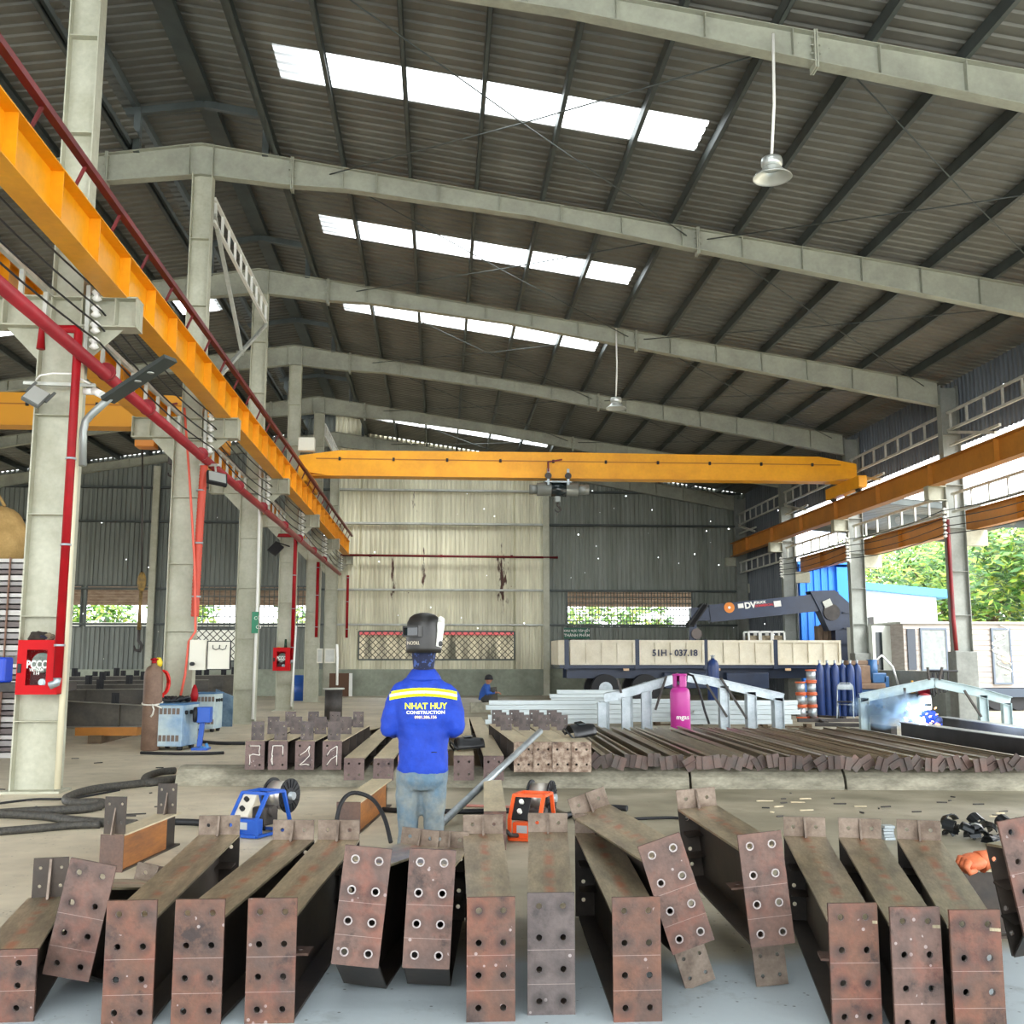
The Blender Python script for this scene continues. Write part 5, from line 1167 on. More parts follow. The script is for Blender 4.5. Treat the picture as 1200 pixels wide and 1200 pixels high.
# ------------------------------------------------------------------ right side and rear
# galvanised purlins in stacks
M_zinc = mat('bright zinc sheet', '#d3dbdb', .4, .35, '#b9c4c5', 6, .5, .06, stretch=(.4, 3, 3))
zp = None; rnd = random.Random(21)
def zinc(label, x, y, z, L, rz=0, grp=None):
    global zp
    if zp is None:
        t = thing('zinc_purlin', label, 'purlin', (0,0,0)); mb = MB(); mb.lohi((0, -.05, 0), (1, -.046, .1)); mb.lohi((0, -.05, .096), (1, .05, .1)); mb.lohi((0, -.05, 0), (1, .05, .004)); mb.lohi((0, .046, .08), (1, .05, .1)); part('channel', mb, M_zinc, t); zp = t; o = t
    else: o = dup(zp, label=label)
    o.location = (x, y, z); o.rotation_euler = (0, 0, rz); o.scale = (L, 1, 1); o['group'] = grp; return o
LV = ['lowest', 'second', 'third', 'fourth', 'topmost']
for k in range(5):
    a = AY(572, 840, 23.6); zinc('bright zinc purlin in the long stack behind the burnt beam ends, %s layer' % LV[k], a.x+rnd.uniform(-.1, .1), 23.6+rnd.uniform(-.02, .02), .08+.105*k, 3.1+rnd.uniform(-.2, .2), .01, 'long zinc stack')
for k in range(4):
    a = AY(648, 820, 27.5); zinc('bright zinc purlin in the short stack below the truck tail, %s layer' % LV[k], a.x+rnd.uniform(-.1, .1), 27.5, .3+.105*k, 2.1, -.02, 'short zinc stack')
for k in range(5):
    a = AY(700, 840, 24.2); zinc('bright zinc purlin in the stack left of the pink gas cylinder, %s layer' % LV[k], a.x+rnd.uniform(-.1, .1), 24.2, .08+.105*k, 2.2, .0, 'zinc stack left of the pink cylinder')
for k in range(5):
    a = AY(808, 840, 23.2); zinc('bright zinc purlin in the stack right of the pink gas cylinder, %s layer' % LV[k], a.x+rnd.uniform(-.1, .1), 23.2, .08+.105*k, 2.3+.05*k, -.02, 'zinc stack right of the pink cylinder')
for x, y, nm in ((2.0, 23.6, 'the long zinc stack'), (4.4, 27.5, 'the short zinc stack'), (5.0, 24.2, 'the zinc stack left of the pink cylinder'), (7.2, 23.2, 'the zinc stack right of the pink cylinder')):
    mb = MB(); mb.lohi((x-.06, y-.12, 0), (x+.06, y+.12, .08 if y != 27.5 else .3)); mb.lohi((x+.94, y-.12, 0), (x+1.06, y+.12, .08 if y != 27.5 else .3)); mb.lohi((x-.06, y-.02, 0), (x+1.06, y+.02, .03)); tag(mb.build('timber_bearer', MATS['old timber']), 'short bearer under '+nm, 'bearer')
# galvanised gable frames
def gable(label, pts, legs, y, dy, m_, sec=.16, n=2, extra=()):
    p0 = AY(*pts[0], y); t = thing('gable_frame', label, 'frame', (p0.x, y, 0))
    for k in range(n):
        yy = y+dy*k; P_ = [AY(px_, py_, y) for px_, py_ in pts]; off = Vector((.12*k, dy*k, 0))
        for a, b in zip(P_, P_[1:]):
            mb = MB(); a_, b_ = a+off, b+off; mb.bar(a_, b_, .012, sec)
            for s in (-1, 1): u = (b_-a_).normalized().cross(Vector((0, 1, 0))); mb.bar(a_+u*sec*.5*s, b_+u*sec*.5*s, .1, .012)
            wpart('rafter', mb, m_, t)
        for lx, ly0, w_ in legs:
            a = AY(lx, ly0, y)+off; mb = MB(); mb.lohi((a.x-.09, yy-.006, .0), (a.x+.09, yy+.006, a.z)); mb.lohi((a.x-.096, yy-.06, .0), (a.x-.084, yy+.06, a.z)); mb.lohi((a.x+.084, yy-.06, .0), (a.x+.096, yy+.06, a.z)); wpart('leg', mb, m_, t)
    for a, b in extra:
        mb = MB(); mb.bar(AY(*a, y-.1), AY(*b, y-.1), .04, .04); wpart('bracket', mb, M_dark, t)
    return t
gable('left half of a galvanised gable frame standing on short legs, left of the pink cylinder', [(708, 818), (724, 815), (796, 794)], [(734, 817, .1), (757, 811, .1), (706, 823, .1)], 20.6, .55, M_galv, extra=[((724, 796), (728, 812)), ((768, 832), (781, 792))])
gable('right half of a galvanised gable frame on short legs, right of the pink cylinder', [(806, 794), (830, 798), (918, 818)], [(848, 804, .1), (880, 811, .1), (912, 818, .1)], 20.9, .5, M_galv, extra=[((828, 802), (852, 840)), ((845, 795), (875, 842))])
gable('pale blue grey gable frame of the right side with two legs', [(1008, 818), (1095, 800), (1150, 812), (1184, 822)], [(1151, 815, .1), (1179, 824, .1), (1012, 818, .1)], 21.5, .3, mat('pale primed steel', '#a9bcc0', .5, .1, '#93a6aa', 3, .5), .18, 1, [((1089, 797), (1087, 782)), ((1101, 797), (1104, 782)), ((1130, 809), (1150, 840)), ((1060, 806), (1062, 840))])
# pink cylinder
p = AY(797.5, 846, 19.4)
gas_cyl('short magenta gas cylinder with a collar behind the steel struts', (p.x, 19.4, 0), .185, 1.05, mat('magenta paint', '#b8328f', .4)); t = [o for o in COL.objects if o.name.startswith('gas_cylinder')][-1]
M_mag = MATS['magenta paint']
mb = MB()
for k in range(14):
    if k % 5 == 4: continue
    a0, a1 = 2*PI*k/14, 2*PI*(k+1)/14
    mb.prism([(.13*math.cos(a0), .13*math.sin(a0)), (.13*math.cos(a1), .13*math.sin(a1)), (.12*math.cos(a1), .12*math.sin(a1)), (.12*math.cos(a0), .12*math.sin(a0))], 1.0, 1.24, 'z')
mb.lathe([(.135, 1.2), (.14, 1.22), (.135, 1.24), (.12, 1.22)], (0, 0, 0), 24); part('collar', mb, M_mag, t)
t2 = text('lettering', 'mgas', .12, M_white, t, facing((.0, -.19, .45)), .002, bold=.002)
hang('cable', 'black hose arching from the pink cylinder over the zinc stack', [AY(806, 790, 19.3), AY(812, 792, 19.2), AY(820, 810, 19.1), AY(826, 833, 19.0), AY(831, 848, 18.9)], .022, M_black)
# truck with crane
YT = 36.0
tr = thing('crane_truck', 'flatbed truck with cream drop sides and a dark blue loading crane', 'truck', (9, YT, 0))
M_cream = mat('cream truck panel', '#e6dfca', .5, 0, '#d6cdb4', 2, .6, .05); M_navy = mat('navy truck paint', '#22314c', .4, 0, '#1b2840', 2, .5)
xa = lambda px_: AY(px_, 765, YT).x
z0, z1 = 1.32, 2.17
edges = [(668, 744), (749, 825), (829, 906), (911, 985)]
for i, (a, b) in enumerate(edges):
    x0, x1 = xa(a), xa(b); mb = MB(); mb.lohi((x0, YT, z0), (x1, YT+.04, z1)); n = 4
    for k in range(n+1): x = x0+(x1-x0-.08)*k/n; mb.lohi((x, YT-.06, z0), (x+.08, YT, z1))
    mb.lohi((x0, YT-.07, z0), (x1, YT, z0+.07)); mb.lohi((x0, YT-.07, z1-.09), (x1, YT, z1)); d = wpart('drop_side', mb, M_cream, tr)
    if i == 1: o = text('lettering', '51H - 037.18', .3, mat('navy lettering', '#1c2744', .5), d, facing(((x0+x1)/2+.1, YT-.075, 1.72)), .003, bold=.008); o.matrix_parent_inverse = Matrix.Translation(-Vector(tr.location)); o.matrix_parent_inverse = Matrix.Identity(4); o.location = (0, 0, 0)
for a in (664, 746.5, 827, 908.5):
    mb = MB(); mb.lohi((xa(a)-.08, YT-.04, z0-.15), (xa(a)+.08, YT+.06, z1+.02)); wpart('side_post', mb, M_navy, tr)
x0, x1 = xa(654), xa(662); mb = MB(); mb.lohi((x0, YT, z0), (x1, YT+2.3, z1)); 
for k in range(3): mb.lohi((x0+.02+.09*k, YT-.03, z0), (x0+.06+.09*k, YT, z1))
wpart('tailgate', mb, M_cream, tr)
X0, X1 = xa(656), xa(985)
mb = MB(); mb.lohi((X0, YT, 1.2), (X1, YT+2.3, z0)); wpart('bed', mb, M_navy, tr)
mb = MB(); mb.lohi((X0+.2, YT+2.2, z0), (X1, YT+2.3, z1)); wpart('drop_side', mb, M_cream, tr)
mb = MB(); mb.lohi((X0+.3, YT+.5, .85), (X1+3, YT+.7, 1.2)); mb.lohi((X0+.3, YT+1.6, .85), (X1+3, YT+1.8, 1.2)); wpart('chassis', mb, M_navy, tr)
for x in (X0+1.6, X0+3.0, X1+2.2):
    for y in (YT+.25, YT+1.95):
        mb = MB(); mb.tube([(x, y-.14, .5), (x, y+.14, .5)], .5, 24); w_ = wpart('wheel', mb, M_black, tr); mb = MB(); mb.tube([(x, y-.15, .5), (x, y+.15, .5)], .24, 16); g = wpart('rim', mb, M_galv, tr)
for x in (X0+4.4, X0+6.6):
    mb = MB(); mb.bbox((x, YT+.35, .78), (1.5, .5, .55), .03); wpart('side_box', mb, M_navy, tr)
for x in (X0+2.3, X0+5.5, X0+8):
    mb = MB(); mb.lohi((x-.1, YT-.02, 1.12), (x+.1, YT, 1.2)); wpart('marker_lamp', mb, mat('amber lamp', '#d8b48a', .3), tr)
# crane
A = AY(983, 702, YT); B = AY(838, 718, YT)
mb = MB(); mb.bar(A+Vector((.3, .9, .0)), B+Vector((0, .9, 0)), .42, .62); bm_ = wpart('boom', mb, M_navy, tr, 'dark blue crane boom')
C_ = AY(816, 719, YT); mb = MB(); mb.bar(B+Vector((0, .9, 0)), C_+Vector((0, .9, 0)), .34, .48); mb.bar(C_+Vector((.1, .9, -.1)), C_+Vector((.05, .9, -1.15)), .1, .25); wpart('boom_tip', mb, M_navy, tr)
mb = MB()
for k in range(3): q = AY(829-2.5*k, 718.5, YT)+Vector((0, .9, 0)); mb.bar(q+Vector((.2, 0, .35)), q+Vector((-.35, 0, -.42)), .46, .1)
wpart('strap', mb, M_black, tr)
mb = MB(); q = AY(994, 700, YT)+Vector((0, .9, 0)); mb.lohi((q.x-.25, YT+.7, 1.2), (q.x+.2, YT+1.1, q.z-.1)); wpart('mast', mb, M_navy, tr)
mb = MB(); mb.prism([(A.x-.8, A.z+.32), (A.x+.1, A.z+.36), (q.x+.5, A.z-.3), (q.x+.3, A.z-1.0), (q.x-.5, A.z-1.1), (A.x-.5, A.z-.3)], YT+.62, YT+1.15); wpart('knuckle', mb, M_navy, tr)
mb = MB(); mb.cyl((q.x-.4, YT+.55, q.z-.5), (q.x-.4, YT+.62, q.z-.5), .3, 18); wpart('winch_drum', mb, M_dark, tr)
mb = MB(); mb.bar(AY(972, 708, YT)+Vector((0, .55, 0)), AY(981, 704, YT)+Vector((0, .55, 0)), .02, .25); wpart('bracket_plate', mb, M_pale, tr)
mb = MB()
for k in range(4): z = 1.5+.55*k; mb.lohi((q.x-.0, YT+.5, z), (q.x+.5, YT+.54, z+.05))
mb.lohi((q.x+.45, YT+.5, 1.2), (q.x+.5, YT+.54, 3.4)); wpart('ladder', mb, M_navy, tr)
ax = (A-B).normalized(); ang = math.atan2((A-B).z, (A-B).x)
def on_boom(px_, py_): p = AY(px_, py_, YT+.67); return Vector((p.x, YT+.685-.02, p.z))
c = on_boom(854.5, 712); mb = MB(); mb.cyl(c, c+Vector((0, -.01, 0)), .19, 28); d = wpart('disc_mark', mb, mat('orange disc', '#ea8a2c', .5), tr); mb = MB(); mb.cyl(c+Vector((0, -.01, 0)), c+Vector((0, -.016, 0)), .05, 16); g = wpart('disc_centre', mb, M_white, tr)
Mb = lambda px_, py_: Matrix.Translation(on_boom(px_, py_)) @ Matrix.Rotation(-ang, 4, 'Y') @ Matrix.Rotation(R(90), 4, 'X')
def wtext(s, px_, py_, size, m_, bold=.004):
    o = text('lettering', s, size, m_, tr, Mb(px_, py_), .004, bold=bold); o.matrix_parent_inverse = Matrix.Translation(-Vector(tr.location)); return o
wtext('DV', 879, 709.5, .3, M_white, .012); wtext('TRUCK', 891, 706, .12, M_white); wtext('COMMERCIAL', 895.5, 709.3, .11, mat('red lettering', '#c8323c', .5), .004)
for px_, py_, s in ((868, 710, .1), (911, 707.5, .13)):
    c = on_boom(px_, py_); mb = MB(); mb.box(c, (s*2, .012, s*1.6), (0, -ang, 0)); wpart('badge', mb, M_white, tr)
mb = MB(); c = C_+Vector((.15, .9, -.25)); e = AY(823, 742, YT)+Vector((0, .9, 0)); mb.tube([c, e], .03, 6); mb.cyl(e+Vector((0, -.12, 0)), e+Vector((0, .12, 0)), .19, 18); mb.tube([e-Vector((0, 0, .25)), e-Vector((0, 0, .45)), e-Vector((.1, 0, .55)), e-Vector((.2, 0, .45))], .04, 8); wpart('hook_block', mb, mat('brown grey block', '#6a605a', .5, .3), tr)
# cab beyond the column
x0, x1 = AY(1024, 760, YT).x, AY(1062, 760, YT).x
mb = MB(); mb.prism([(x0, .9), (x1, .9), (x1, 2.0), (x1-.3, 3.0), (x0, 3.0)], YT-.1, YT+2.3); wpart('cab', mb, mat('off white cab', '#d9dcd8', .4), tr)
mb = MB(); mb.prism([(x0+.5, 2.0), (x1-.35, 2.0), (x1-.45, 2.8), (x0+.5, 2.8)], YT-.12, YT-.1); wpart('cab_window', mb, M_glass, tr)
# load on the bed
for k in range(3):
    a, b = AY((875, 889, 903)[k], 756, YT+1.2), AY((887, 901, 916)[k], 746, YT+1.2)
    t = thing('crate', 'white framed crate on the truck bed, %s of three' % ['leftmost', 'middle', 'rightmost'][k], 'crate', (a.x, YT+1.2, z0), group='crates on the truck bed')
    mb = MB()
    for zz in (z0, 2.45):
        for yy in (YT+.9, YT+1.5): mb.bar((a.x, yy, zz+.04), (b.x, yy, zz+.04), .06, .06)
    for x in (a.x, b.x):
        for yy in (YT+.9, YT+1.5): mb.bar((x, yy, z0), (x, yy, 2.48), .06, .06)
    wpart('frame', mb, M_white, t); mb = MB(); mb.lohi((a.x+.05, YT+.95, z0+.02), (b.x-.05, YT+1.45, 2.36)); wpart('filling', mb, mat('brown packing', '#a79a80', .8, 0, '#5d5140', 6, .6), t)
for k in range(5):
    a = AY(957+6*k, 755, YT+1.5); mb = MB(); mb.lohi((a.x, YT+1.3, z0), (a.x+.17, YT+1.7, 2.72+.06*math.sin(k*2))); tag(mb.build('timber_board', mat('weathered timber', '#8a7560', .8, 0, '#6d5a48', 8, .6, stretch=(3, 3, .4))), 'upright brown board in the truck bed below the boom, %s from the left' % ORD[k], 'board', 'upright boards in the truck bed')
# sign on the rear wall
a, b = AY(661, 748.5, 44.2), AY(691, 736, 44.2)
t = thing('wall_sign', 'dark green sign with white writing above the truck tail', 'sign', (a.x, 44.2, a.z)); mb = MB(); mb.lohi((a.x, 44.2, a.z), (b.x, 44.24, b.z)); wpart('board', mb, mat('dark green sign', '#0d5a43', .5), t)
mb = MB(); mb.bar((a.x+.1, 44.24, b.z-.1), (a.x+.1, 44.49, b.z-.1), .05, .05); mb.bar((b.x-.1, 44.24, b.z-.1), (b.x-.1, 44.49, b.z-.1), .05, .05); wpart('bracket', mb, M_purl, t)
for s, z, sz in (('KHU VỰC TẬP KẾT', .33, .13), ('THÀNH PHẨM', .14, .17)): text('lettering', s, sz, M_white, t, facing(((b.x-a.x)/2, -.005, z)), .003, bold=.003)
# gas cylinders, reels, chair, drill
M_cb = mat('dark blue cylinder', '#203a70', .4, 0, '#1a3060', 3, .5)
cpos = ['leftmost', 'second from the left', 'third from the left', 'fourth from the left', 'fifth from the left', 'rightmost']
proto = None
for k, px_ in enumerate((961, 970, 979, 988, 997, 1005)):
    a = AY(px_, 800, 27.6+.12*(k % 2)); lab = 'dark blue gas cylinder behind the folding chair, %s of six' % cpos[k]
    if proto is None: proto = gas_cyl(lab, (a.x, 27.6, 0), .11, 1.42, M_cb, group='blue gas cylinders')
    else: dup(proto, (a.x, 27.6+.12*(k % 2), 0), label=lab)
a = AY(836, 800, 31); proto2 = dup(proto, (a.x, 31, 0), label='light blue gas cylinder standing under the truck, right of the pink one', group='cylinder under the truck'); proto2.scale = (1.6, 1.6, 1.1)
rl = None
for ci, (px_, n) in enumerate(((938, 3), (950.5, 4))):
    for k in range(n):
        a = AY(px_, 800, 26.8); lab = 'wire reel with orange flanges, %s, in the %s pile beside the blue cylinders' % (['bottom', 'second from below', 'third from below', 'top'][k], ['left', 'right'][ci])
        if rl is None:
            rl = thing('wire_reel', lab, 'reel', (a.x, 26.8, 0), group='wire reels'); mb = MB(); mb.lathe([(.13, 0), (.14, .01), (.14, .03), (.13, .04)], (0, 0, 0), 20); part('flange', mb, mat('orange reel flange', '#c25f38', .5), rl); mb = MB(); mb.lathe([(.13, .27), (.14, .28), (.14, .3), (.13, .31)], (0, 0, 0), 20); part('flange', mb, MATS['orange reel flange'], rl)
            mb = MB(); mb.lathe([(.115, .04), (.115, .27)], (0, 0, 0), 20); part('wire', mb, M_galv, rl)
        else: dup(rl, (a.x, 26.8, .312*k), label=lab)
p = G(981, 841); t = thing('folding_chair', 'grey folding chair with dark seat in front of the blue cylinders', 'chair', (p.x, p.y-.6, 0), R(-25))
for s in (-1, 1):
    mb = MB(); mb.tube([(s*.2, -.25, 0), (s*.2, .1, .5), (s*.19, .22, .82)], .014, 8); part('front_leg', mb, M_galv, t)
    mb = MB(); mb.tube([(s*.18, .25, 0), (s*.18, -.1, .42)], .014, 8); part('rear_leg', mb, M_galv, t)
mb = MB(); mb.bbox((0, 0, .43), (.38, .36, .03), .01); part('seat', mb, M_black, t)
mb = MB(); mb.tube([(-.19, .22, .82), (-.12, .24, .9), (.12, .24, .9), (.19, .22, .82)], .014, 8); mb.bbox((0, .21, .8), (.36, .02, .14), .005); part('backrest', mb, M_galv, t)
mb = MB(); mb.tube([(-.2, .0, .36), (.2, .0, .36)], .01, 8); part('crossbar', mb, M_galv, t)
a = AY(1012, 800, 28.4); t = thing('bench_drill', 'blue and brown machine tool in front of the right hand plinth', 'machine tool', (a.x, 28.4, 0)); M_mb = mat('machine blue', '#2d5f8f', .45, 0, '#27507a', 3, .5); M_mbr = mat('machine brown', '#80664e', .6, 0, '#6a5340', 5, .6)
mb = MB(); mb.bbox((0, 0, .35), (.8, .6, .7), .02); part('base', mb, M_mb, t)
mb = MB(); mb.bbox((0, 0, .78), (.95, .7, .16), .02); mb.bbox((-.3, -.1, .95), (.25, .3, .2), .02); mb.bbox((-.05, 0, 1.1), (.4, .4, .5), .03); part('table', mb, M_mbr, t)
mb = MB(); mb.cyl((.22, -.1, .95), (.22, -.1, 1.5), .14, 16); mb.bbox((.36, -.1, 1.0), (.4, .3, .28), .03); mb.bbox((.55, -.1, .9), (.15, .3, .3), .02); part('head', mb, M_mb, t)
mb = MB(); mb.bbox((-.05, .0, 1.42), (.9, .3, .12), .02); part('crossbeam', mb, M_mbr, t)
mb = MB(); mb.tube([(.3, 0, 1.4), (.55, 0, 1.62), (.85, 0, 1.3), (1.0, 0, .75)], .03, 8); part('hose', mb, M_white, t)
mb = MB(); mb.lohi((12.7, 25.8, 0), (12.95, 31.4, 1.2)); o = mb.build('low_wall', mat('grey low wall', '#8f938e', .8, 0, '#7b807a', 1.5, .6, .08)); tag(o, 'low grey concrete wall between the two right hand plinths', 'wall')
t = thing('wall_shelf', 'small shelf on the low wall behind the welder', 'shelf', (12.6, 26.6, .62)); mb = MB(); mb.lohi((12.35, 26.3, .6), (12.7, 27.6, .62)); wpart('board', mb, M_dark, t); mb = MB(); mb.prism([(12.7, .6), (12.4, .6), (12.7, .4)], 26.9, 26.92); wpart('bracket', mb, M_dark, t)
mb = MB(); mb.lathe([(.07, 0), (.07, .22), (.03, .28), (.03, .33)], (12.5, 27.2, .62), 14); tag(mb.build('bottle', mat('yellow bottle', '#e8b23a', .3)), 'yellow bottle on the shelf of the low wall', 'bottle')
mb = MB(); mb.lathe([(.15, 0), (.15, .32), (.13, .34)], (12.5, 26.55, .62), 16); tag(mb.build('paint_can', mat('dark red can', '#9c2034', .4)), 'dark red can on the shelf of the low wall', 'can')
t = thing('cable_hook', 'black cables hanging over the plinth at the right', 'cable', (12.55, 25.1, .8)); mb = MB()
for k in range(4): mb.tube([(12.45-.12*k, 25.08, 1.2), (12.4-.12*k, 25.05, .75-.05*k), (12.33-.12*k, 25.05, .7), (12.28-.12*k, 25.08, 1.18)], .016, 6)
mb.tube([(12.0, 25.1, 1.22), (12.7, 25.1, 1.22)], .03, 6); wpart('loops', mb, M_black, t)
hang('conduit', 'dark red hose running down the nearest right hand column', [(12.72, 25.2, 5.0), (12.72, 25.2, 2.5), (12.75, 25.2, 1.72)], .05, M_redp, 'hose')
# bars and beams on the floor to the right
for i, (a, b, w_, nm) in enumerate((((1063, 862, 17.6), (1260, 888, 12.9), .28, 'nearer one'), ((1105, 851, 19.6), (1260, 866, 15.0), .24, 'farther one'))):
    p = AY(a[0], a[1], a[2]); q = AY(b[0], b[1], b[2]); p.z = q.z = .3; t = thing('steel_beam', 'long black box beam lying at the welder on the right, '+nm, 'beam', (p.x, p.y, .18), group='black beams at the welder')
    mb = MB(); mb.bar(p, q, .2, w_); wpart('body', mb, mat('black beam steel', '#26262a', .4, .4, '#3b3a3d', 2, .5), t)
    mb = MB(); mb.bar(p+Vector((0, 0, w_/2)), q+Vector((0, 0, w_/2)), .24, .012); wpart('top_flange', mb, mat('silvery flange', '#8e9193', .35, .6, '#6f7274', 3, .6), t)
    mb = MB(); mb.bar(p+Vector((0, 0, -w_/2)), q+Vector((0, 0, -w_/2)), .24, .012); wpart('bottom_flange', mb, MATS['black beam steel'], t)
for i, (x0, x1, y) in enumerate(((1090, 1130, 17.0), (1170, 1215, 14.8))):
    a = AY(x0, 870, y); b = AY(x1, 870, y); mb = MB(); mb.lohi((a.x-.3, y-.1, 0), (b.x+.3, y+.1, .15)); tag(mb.build('timber_bearer', MATS['old timber']), ['bearer under the black beams near the welder', 'bearer under the black beams at the right edge'][i], 'bearer')
for i, (x0, y0, x1, y1, h) in enumerate(((918, 838, 990, 842, .05), (935, 846, 1008, 846, .08), (955, 851, 1020, 852, .08), (925, 832, 968, 848, .06), (1013, 856, 1048, 862, .18), (905, 832, 950, 836, .06))):
    a, b = G(x0, y0), G(x1, y1); mb = MB(); mb.bar((a.x, a.y, h/2), (b.x, b.y, h/2), .12, h); tag(mb.build('flat_bar', M_dark), 'dark steel bar on the floor before the blue cylinders, %s from the front' % ORD[[5, 3, 1, 4, 0, 2].index(i) if i in (5, 3, 1, 4, 0, 2) else 0], 'bar', 'dark bars on the right floor')
# ------------------------------------------------------------------ outside
def leaf_tree(name, label, base, h, r, seed, cols, n=2600, s=.28, trunk=True):
    rn_ = random.Random(seed); t = thing(name, label, 'tree', base, group='trees outside')
    mb = MB(); cl = []
    for k in range(16): a = rn_.uniform(0, 2*PI); e = rn_.uniform(-.5, 1); q = rn_.uniform(.35, .8); cl.append((Vector((math.cos(a)*r*q, math.sin(a)*r*q, h*.62+e*h*.3)), r*rn_.uniform(.3, .5)))
    for k in range(n):
        c, q = rn_.choice(cl); d = Vector((rn_.gauss(0, 1), rn_.gauss(0, 1), rn_.gauss(0, 1))).normalized(); p = c+d*q*rn_.uniform(.6, 1.05)
        u = Vector((rn_.gauss(0, 1), rn_.gauss(0, 1), rn_.gauss(0, .5))).normalized(); w_ = u.orthogonal().normalized(); f = s*rn_.uniform(.6, 1.3); mb.m = rn_.randrange(len(cols))
        mb.add([p-u*f, p-w_*f*.35+u*f*.1, p+u*f, p+w_*f*.35+u*f*.1], [(0, 1, 2, 3)])
    part('crown', mb, cols, t)
    mb = MB(); mb.tube([(0, 0, 0), (.1, .05, h*.3), (0, 0, h*.6)], [.22, .17, .1], 10)
    for k in range(5): c = cl[k][0]; mb.tube([(0, 0, h*.35), c*.5+Vector((0, 0, h*.25)), c], [.1, .07, .03], 6)
    part('trunk', mb, mat('tree bark', '#6d5c48', .9, 0, '#56483a', 5, .6), t); return t
LG = [mat('leaf green', '#4d7a2b', .5), mat('leaf light green', '#79a23c', .5), mat('leaf yellow green', '#a9b84a', .5), mat('leaf dark green', '#39602b', .5)]
for i, (px_, Y, h, r) in enumerate(((1055, 60, 8.6, 4.6), (1108, 52, 8.0, 4.2), (1165, 48, 7.4, 3.8), (1225, 44, 7.4, 3.6), (1195, 60, 10, 4.4), (1085, 70, 10, 5))):
    a = AY(px_, 770, Y); leaf_tree('broadleaf_tree', 'bright green tree outside on the right, '+['behind the white building, leftmost', 'between the two right columns', 'right of the nearest right column', 'at the right edge of the view', 'farther back at the right', 'far behind the white building'][i], (a.x, Y, 0), h, r, 40+i, LG, 2600 if i > 3 else 3600, .24)
for i, (x, y) in enumerate(((7.2, 52.5), (10.0, 51.5), (-6.6, 52), (-16.2, 50.5), (-12.6, 51.5))):
    leaf_tree('broadleaf_tree', 'green tree seen through the '+['middle of the window above the truck', 'right end of the window above the truck', 'left rear windows beside the third column', 'leftmost rear window', 'rear window left of the second column'][i], (x, y, 0), 4.6, 1.7, 60+i, LG, 900, .2)
# blue shed, white building, van body
def ribbed(mb, x0, x1, y, z0, z1, per=.3, d=.06): wall_sheet(mb, x0, x1, y, z0, lambda x: z1, [], per, d)
a, b = AY(940, 752, 41), AY(1003, 662, 41); t = thing('blue_shed', 'bright blue corrugated shed outside behind the truck crane', 'shed', (a.x, 41, 0)); t.name = 'corrugated_shed'
mb = MB(); ribbed(mb, a.x, a.x+(b.x-a.x)*.64, 41, .0, b.z); wpart('wall', mb, mat('bright blue sheet', '#2277d2', .45), t)
mb = MB(); mb.lohi((a.x+(b.x-a.x)*.64, 40.9, 0), (b.x, 41.1, b.z-.1)); wpart('door_panel', mb, mat('mid blue sheet', '#2c84d8', .45), t)
mb = MB(); mb.lohi((a.x-.1, 40.8, b.z), (b.x+.1, 43.6, b.z+.12)); wpart('roof', mb, MATS['mid blue sheet'], t)
mb = MB(); mb.lohi((a.x, 43.4, 0), (b.x, 43.5, b.z)); mb.lohi((b.x-.1, 41.1, 0), (b.x, 43.4, b.z)); wpart('wall', mb, MATS['bright blue sheet'], t)
a, b = AY(1007, 770, 44), AY(1096, 680, 44); t = thing('white_building', 'low white building with a blue roof edge outside on the right', 'building', (a.x, 44, 0)); t.name = 'low_building'
zl = AY(1010, 682, 44).z; zr2 = AY(1096, 692, 44).z
mb = MB(); mb.prism([(a.x, 0), (b.x, 0), (b.x, zr2-.3), (a.x, zl-.3)], 44, 50); wpart('wall', mb, mat('white render', '#e3e4e0', .8), t)
mb = MB(); mb.prism([(a.x-.3, zl-.3), (b.x+.5, zr2-.35), (b.x+.5, zr2), (a.x-.3, zl)], 43.6, 50.4); wpart('roof', mb, mat('blue roof edge', '#4d9fd0', .5), t)
YV = 30.5; V = lambda px_, py_: AY(px_, py_, YV)
x0, x1 = V(1060, 770).x, V(1300, 770).x; z0v, z1v = V(1100, 806).z, V(1100, 731).z
t = thing('van_body', 'weathered box trailer with a painted door outside on the right', 'trailer', (x0, YV, 0)); t.name = 'box_trailer'
M_van = mat('weathered pinkish sheet', '#b3aaa2', .7, 0, '#9c938b', 2.5, .6, .06, stretch=(.5, 1, 6))
mb = MB(); mb.lohi((x0, YV+.02, z0v), (x1, YV+2.4, z1v)); 
for k in range(12): z = z0v+(z1v-z0v)*k/12; mb.lohi((x0, YV, z), (x1, YV+.02, z+(z1v-z0v)/12*.8))
wpart('body', mb, M_van, t)
mb = MB(); mb.lohi((x0-.1, YV-.08, z1v), (x1, YV+2.5, z1v+.06)); wpart('roof_edge', mb, M_pale, t)
mb = MB(); mb.lohi((x0-.1, YV-.05, z0v-.28), (x1, YV+2.4, z0v-.02)); wpart('chassis', mb, mat('blue black steel', '#3a4552', .5), t)
def panel(nm, xa_, ya_, xb_, yb_, mm, y=-.05, fr=None):
    a, b = V(xa_, ya_), V(xb_, yb_); mb = MB(); mb.lohi((a.x, YV+y, b.z), (b.x, YV+y+.04, a.z)); d = wpart(nm, mb, mm, t)
    if fr:
        mb = MB(); c_ = .05
        for q in ((a.x-c_, a.z, b.x+c_, a.z+c_), (a.x-c_, b.z-c_, b.x+c_, b.z), (a.x-c_, b.z, a.x, a.z), (b.x, b.z, b.x+c_, a.z)): mb.lohi((q[0], YV+y-.02, q[1]), (q[2], YV+y+.05, q[3]))
        wpart(nm+'_frame', mb, fr, t)
    return a, b
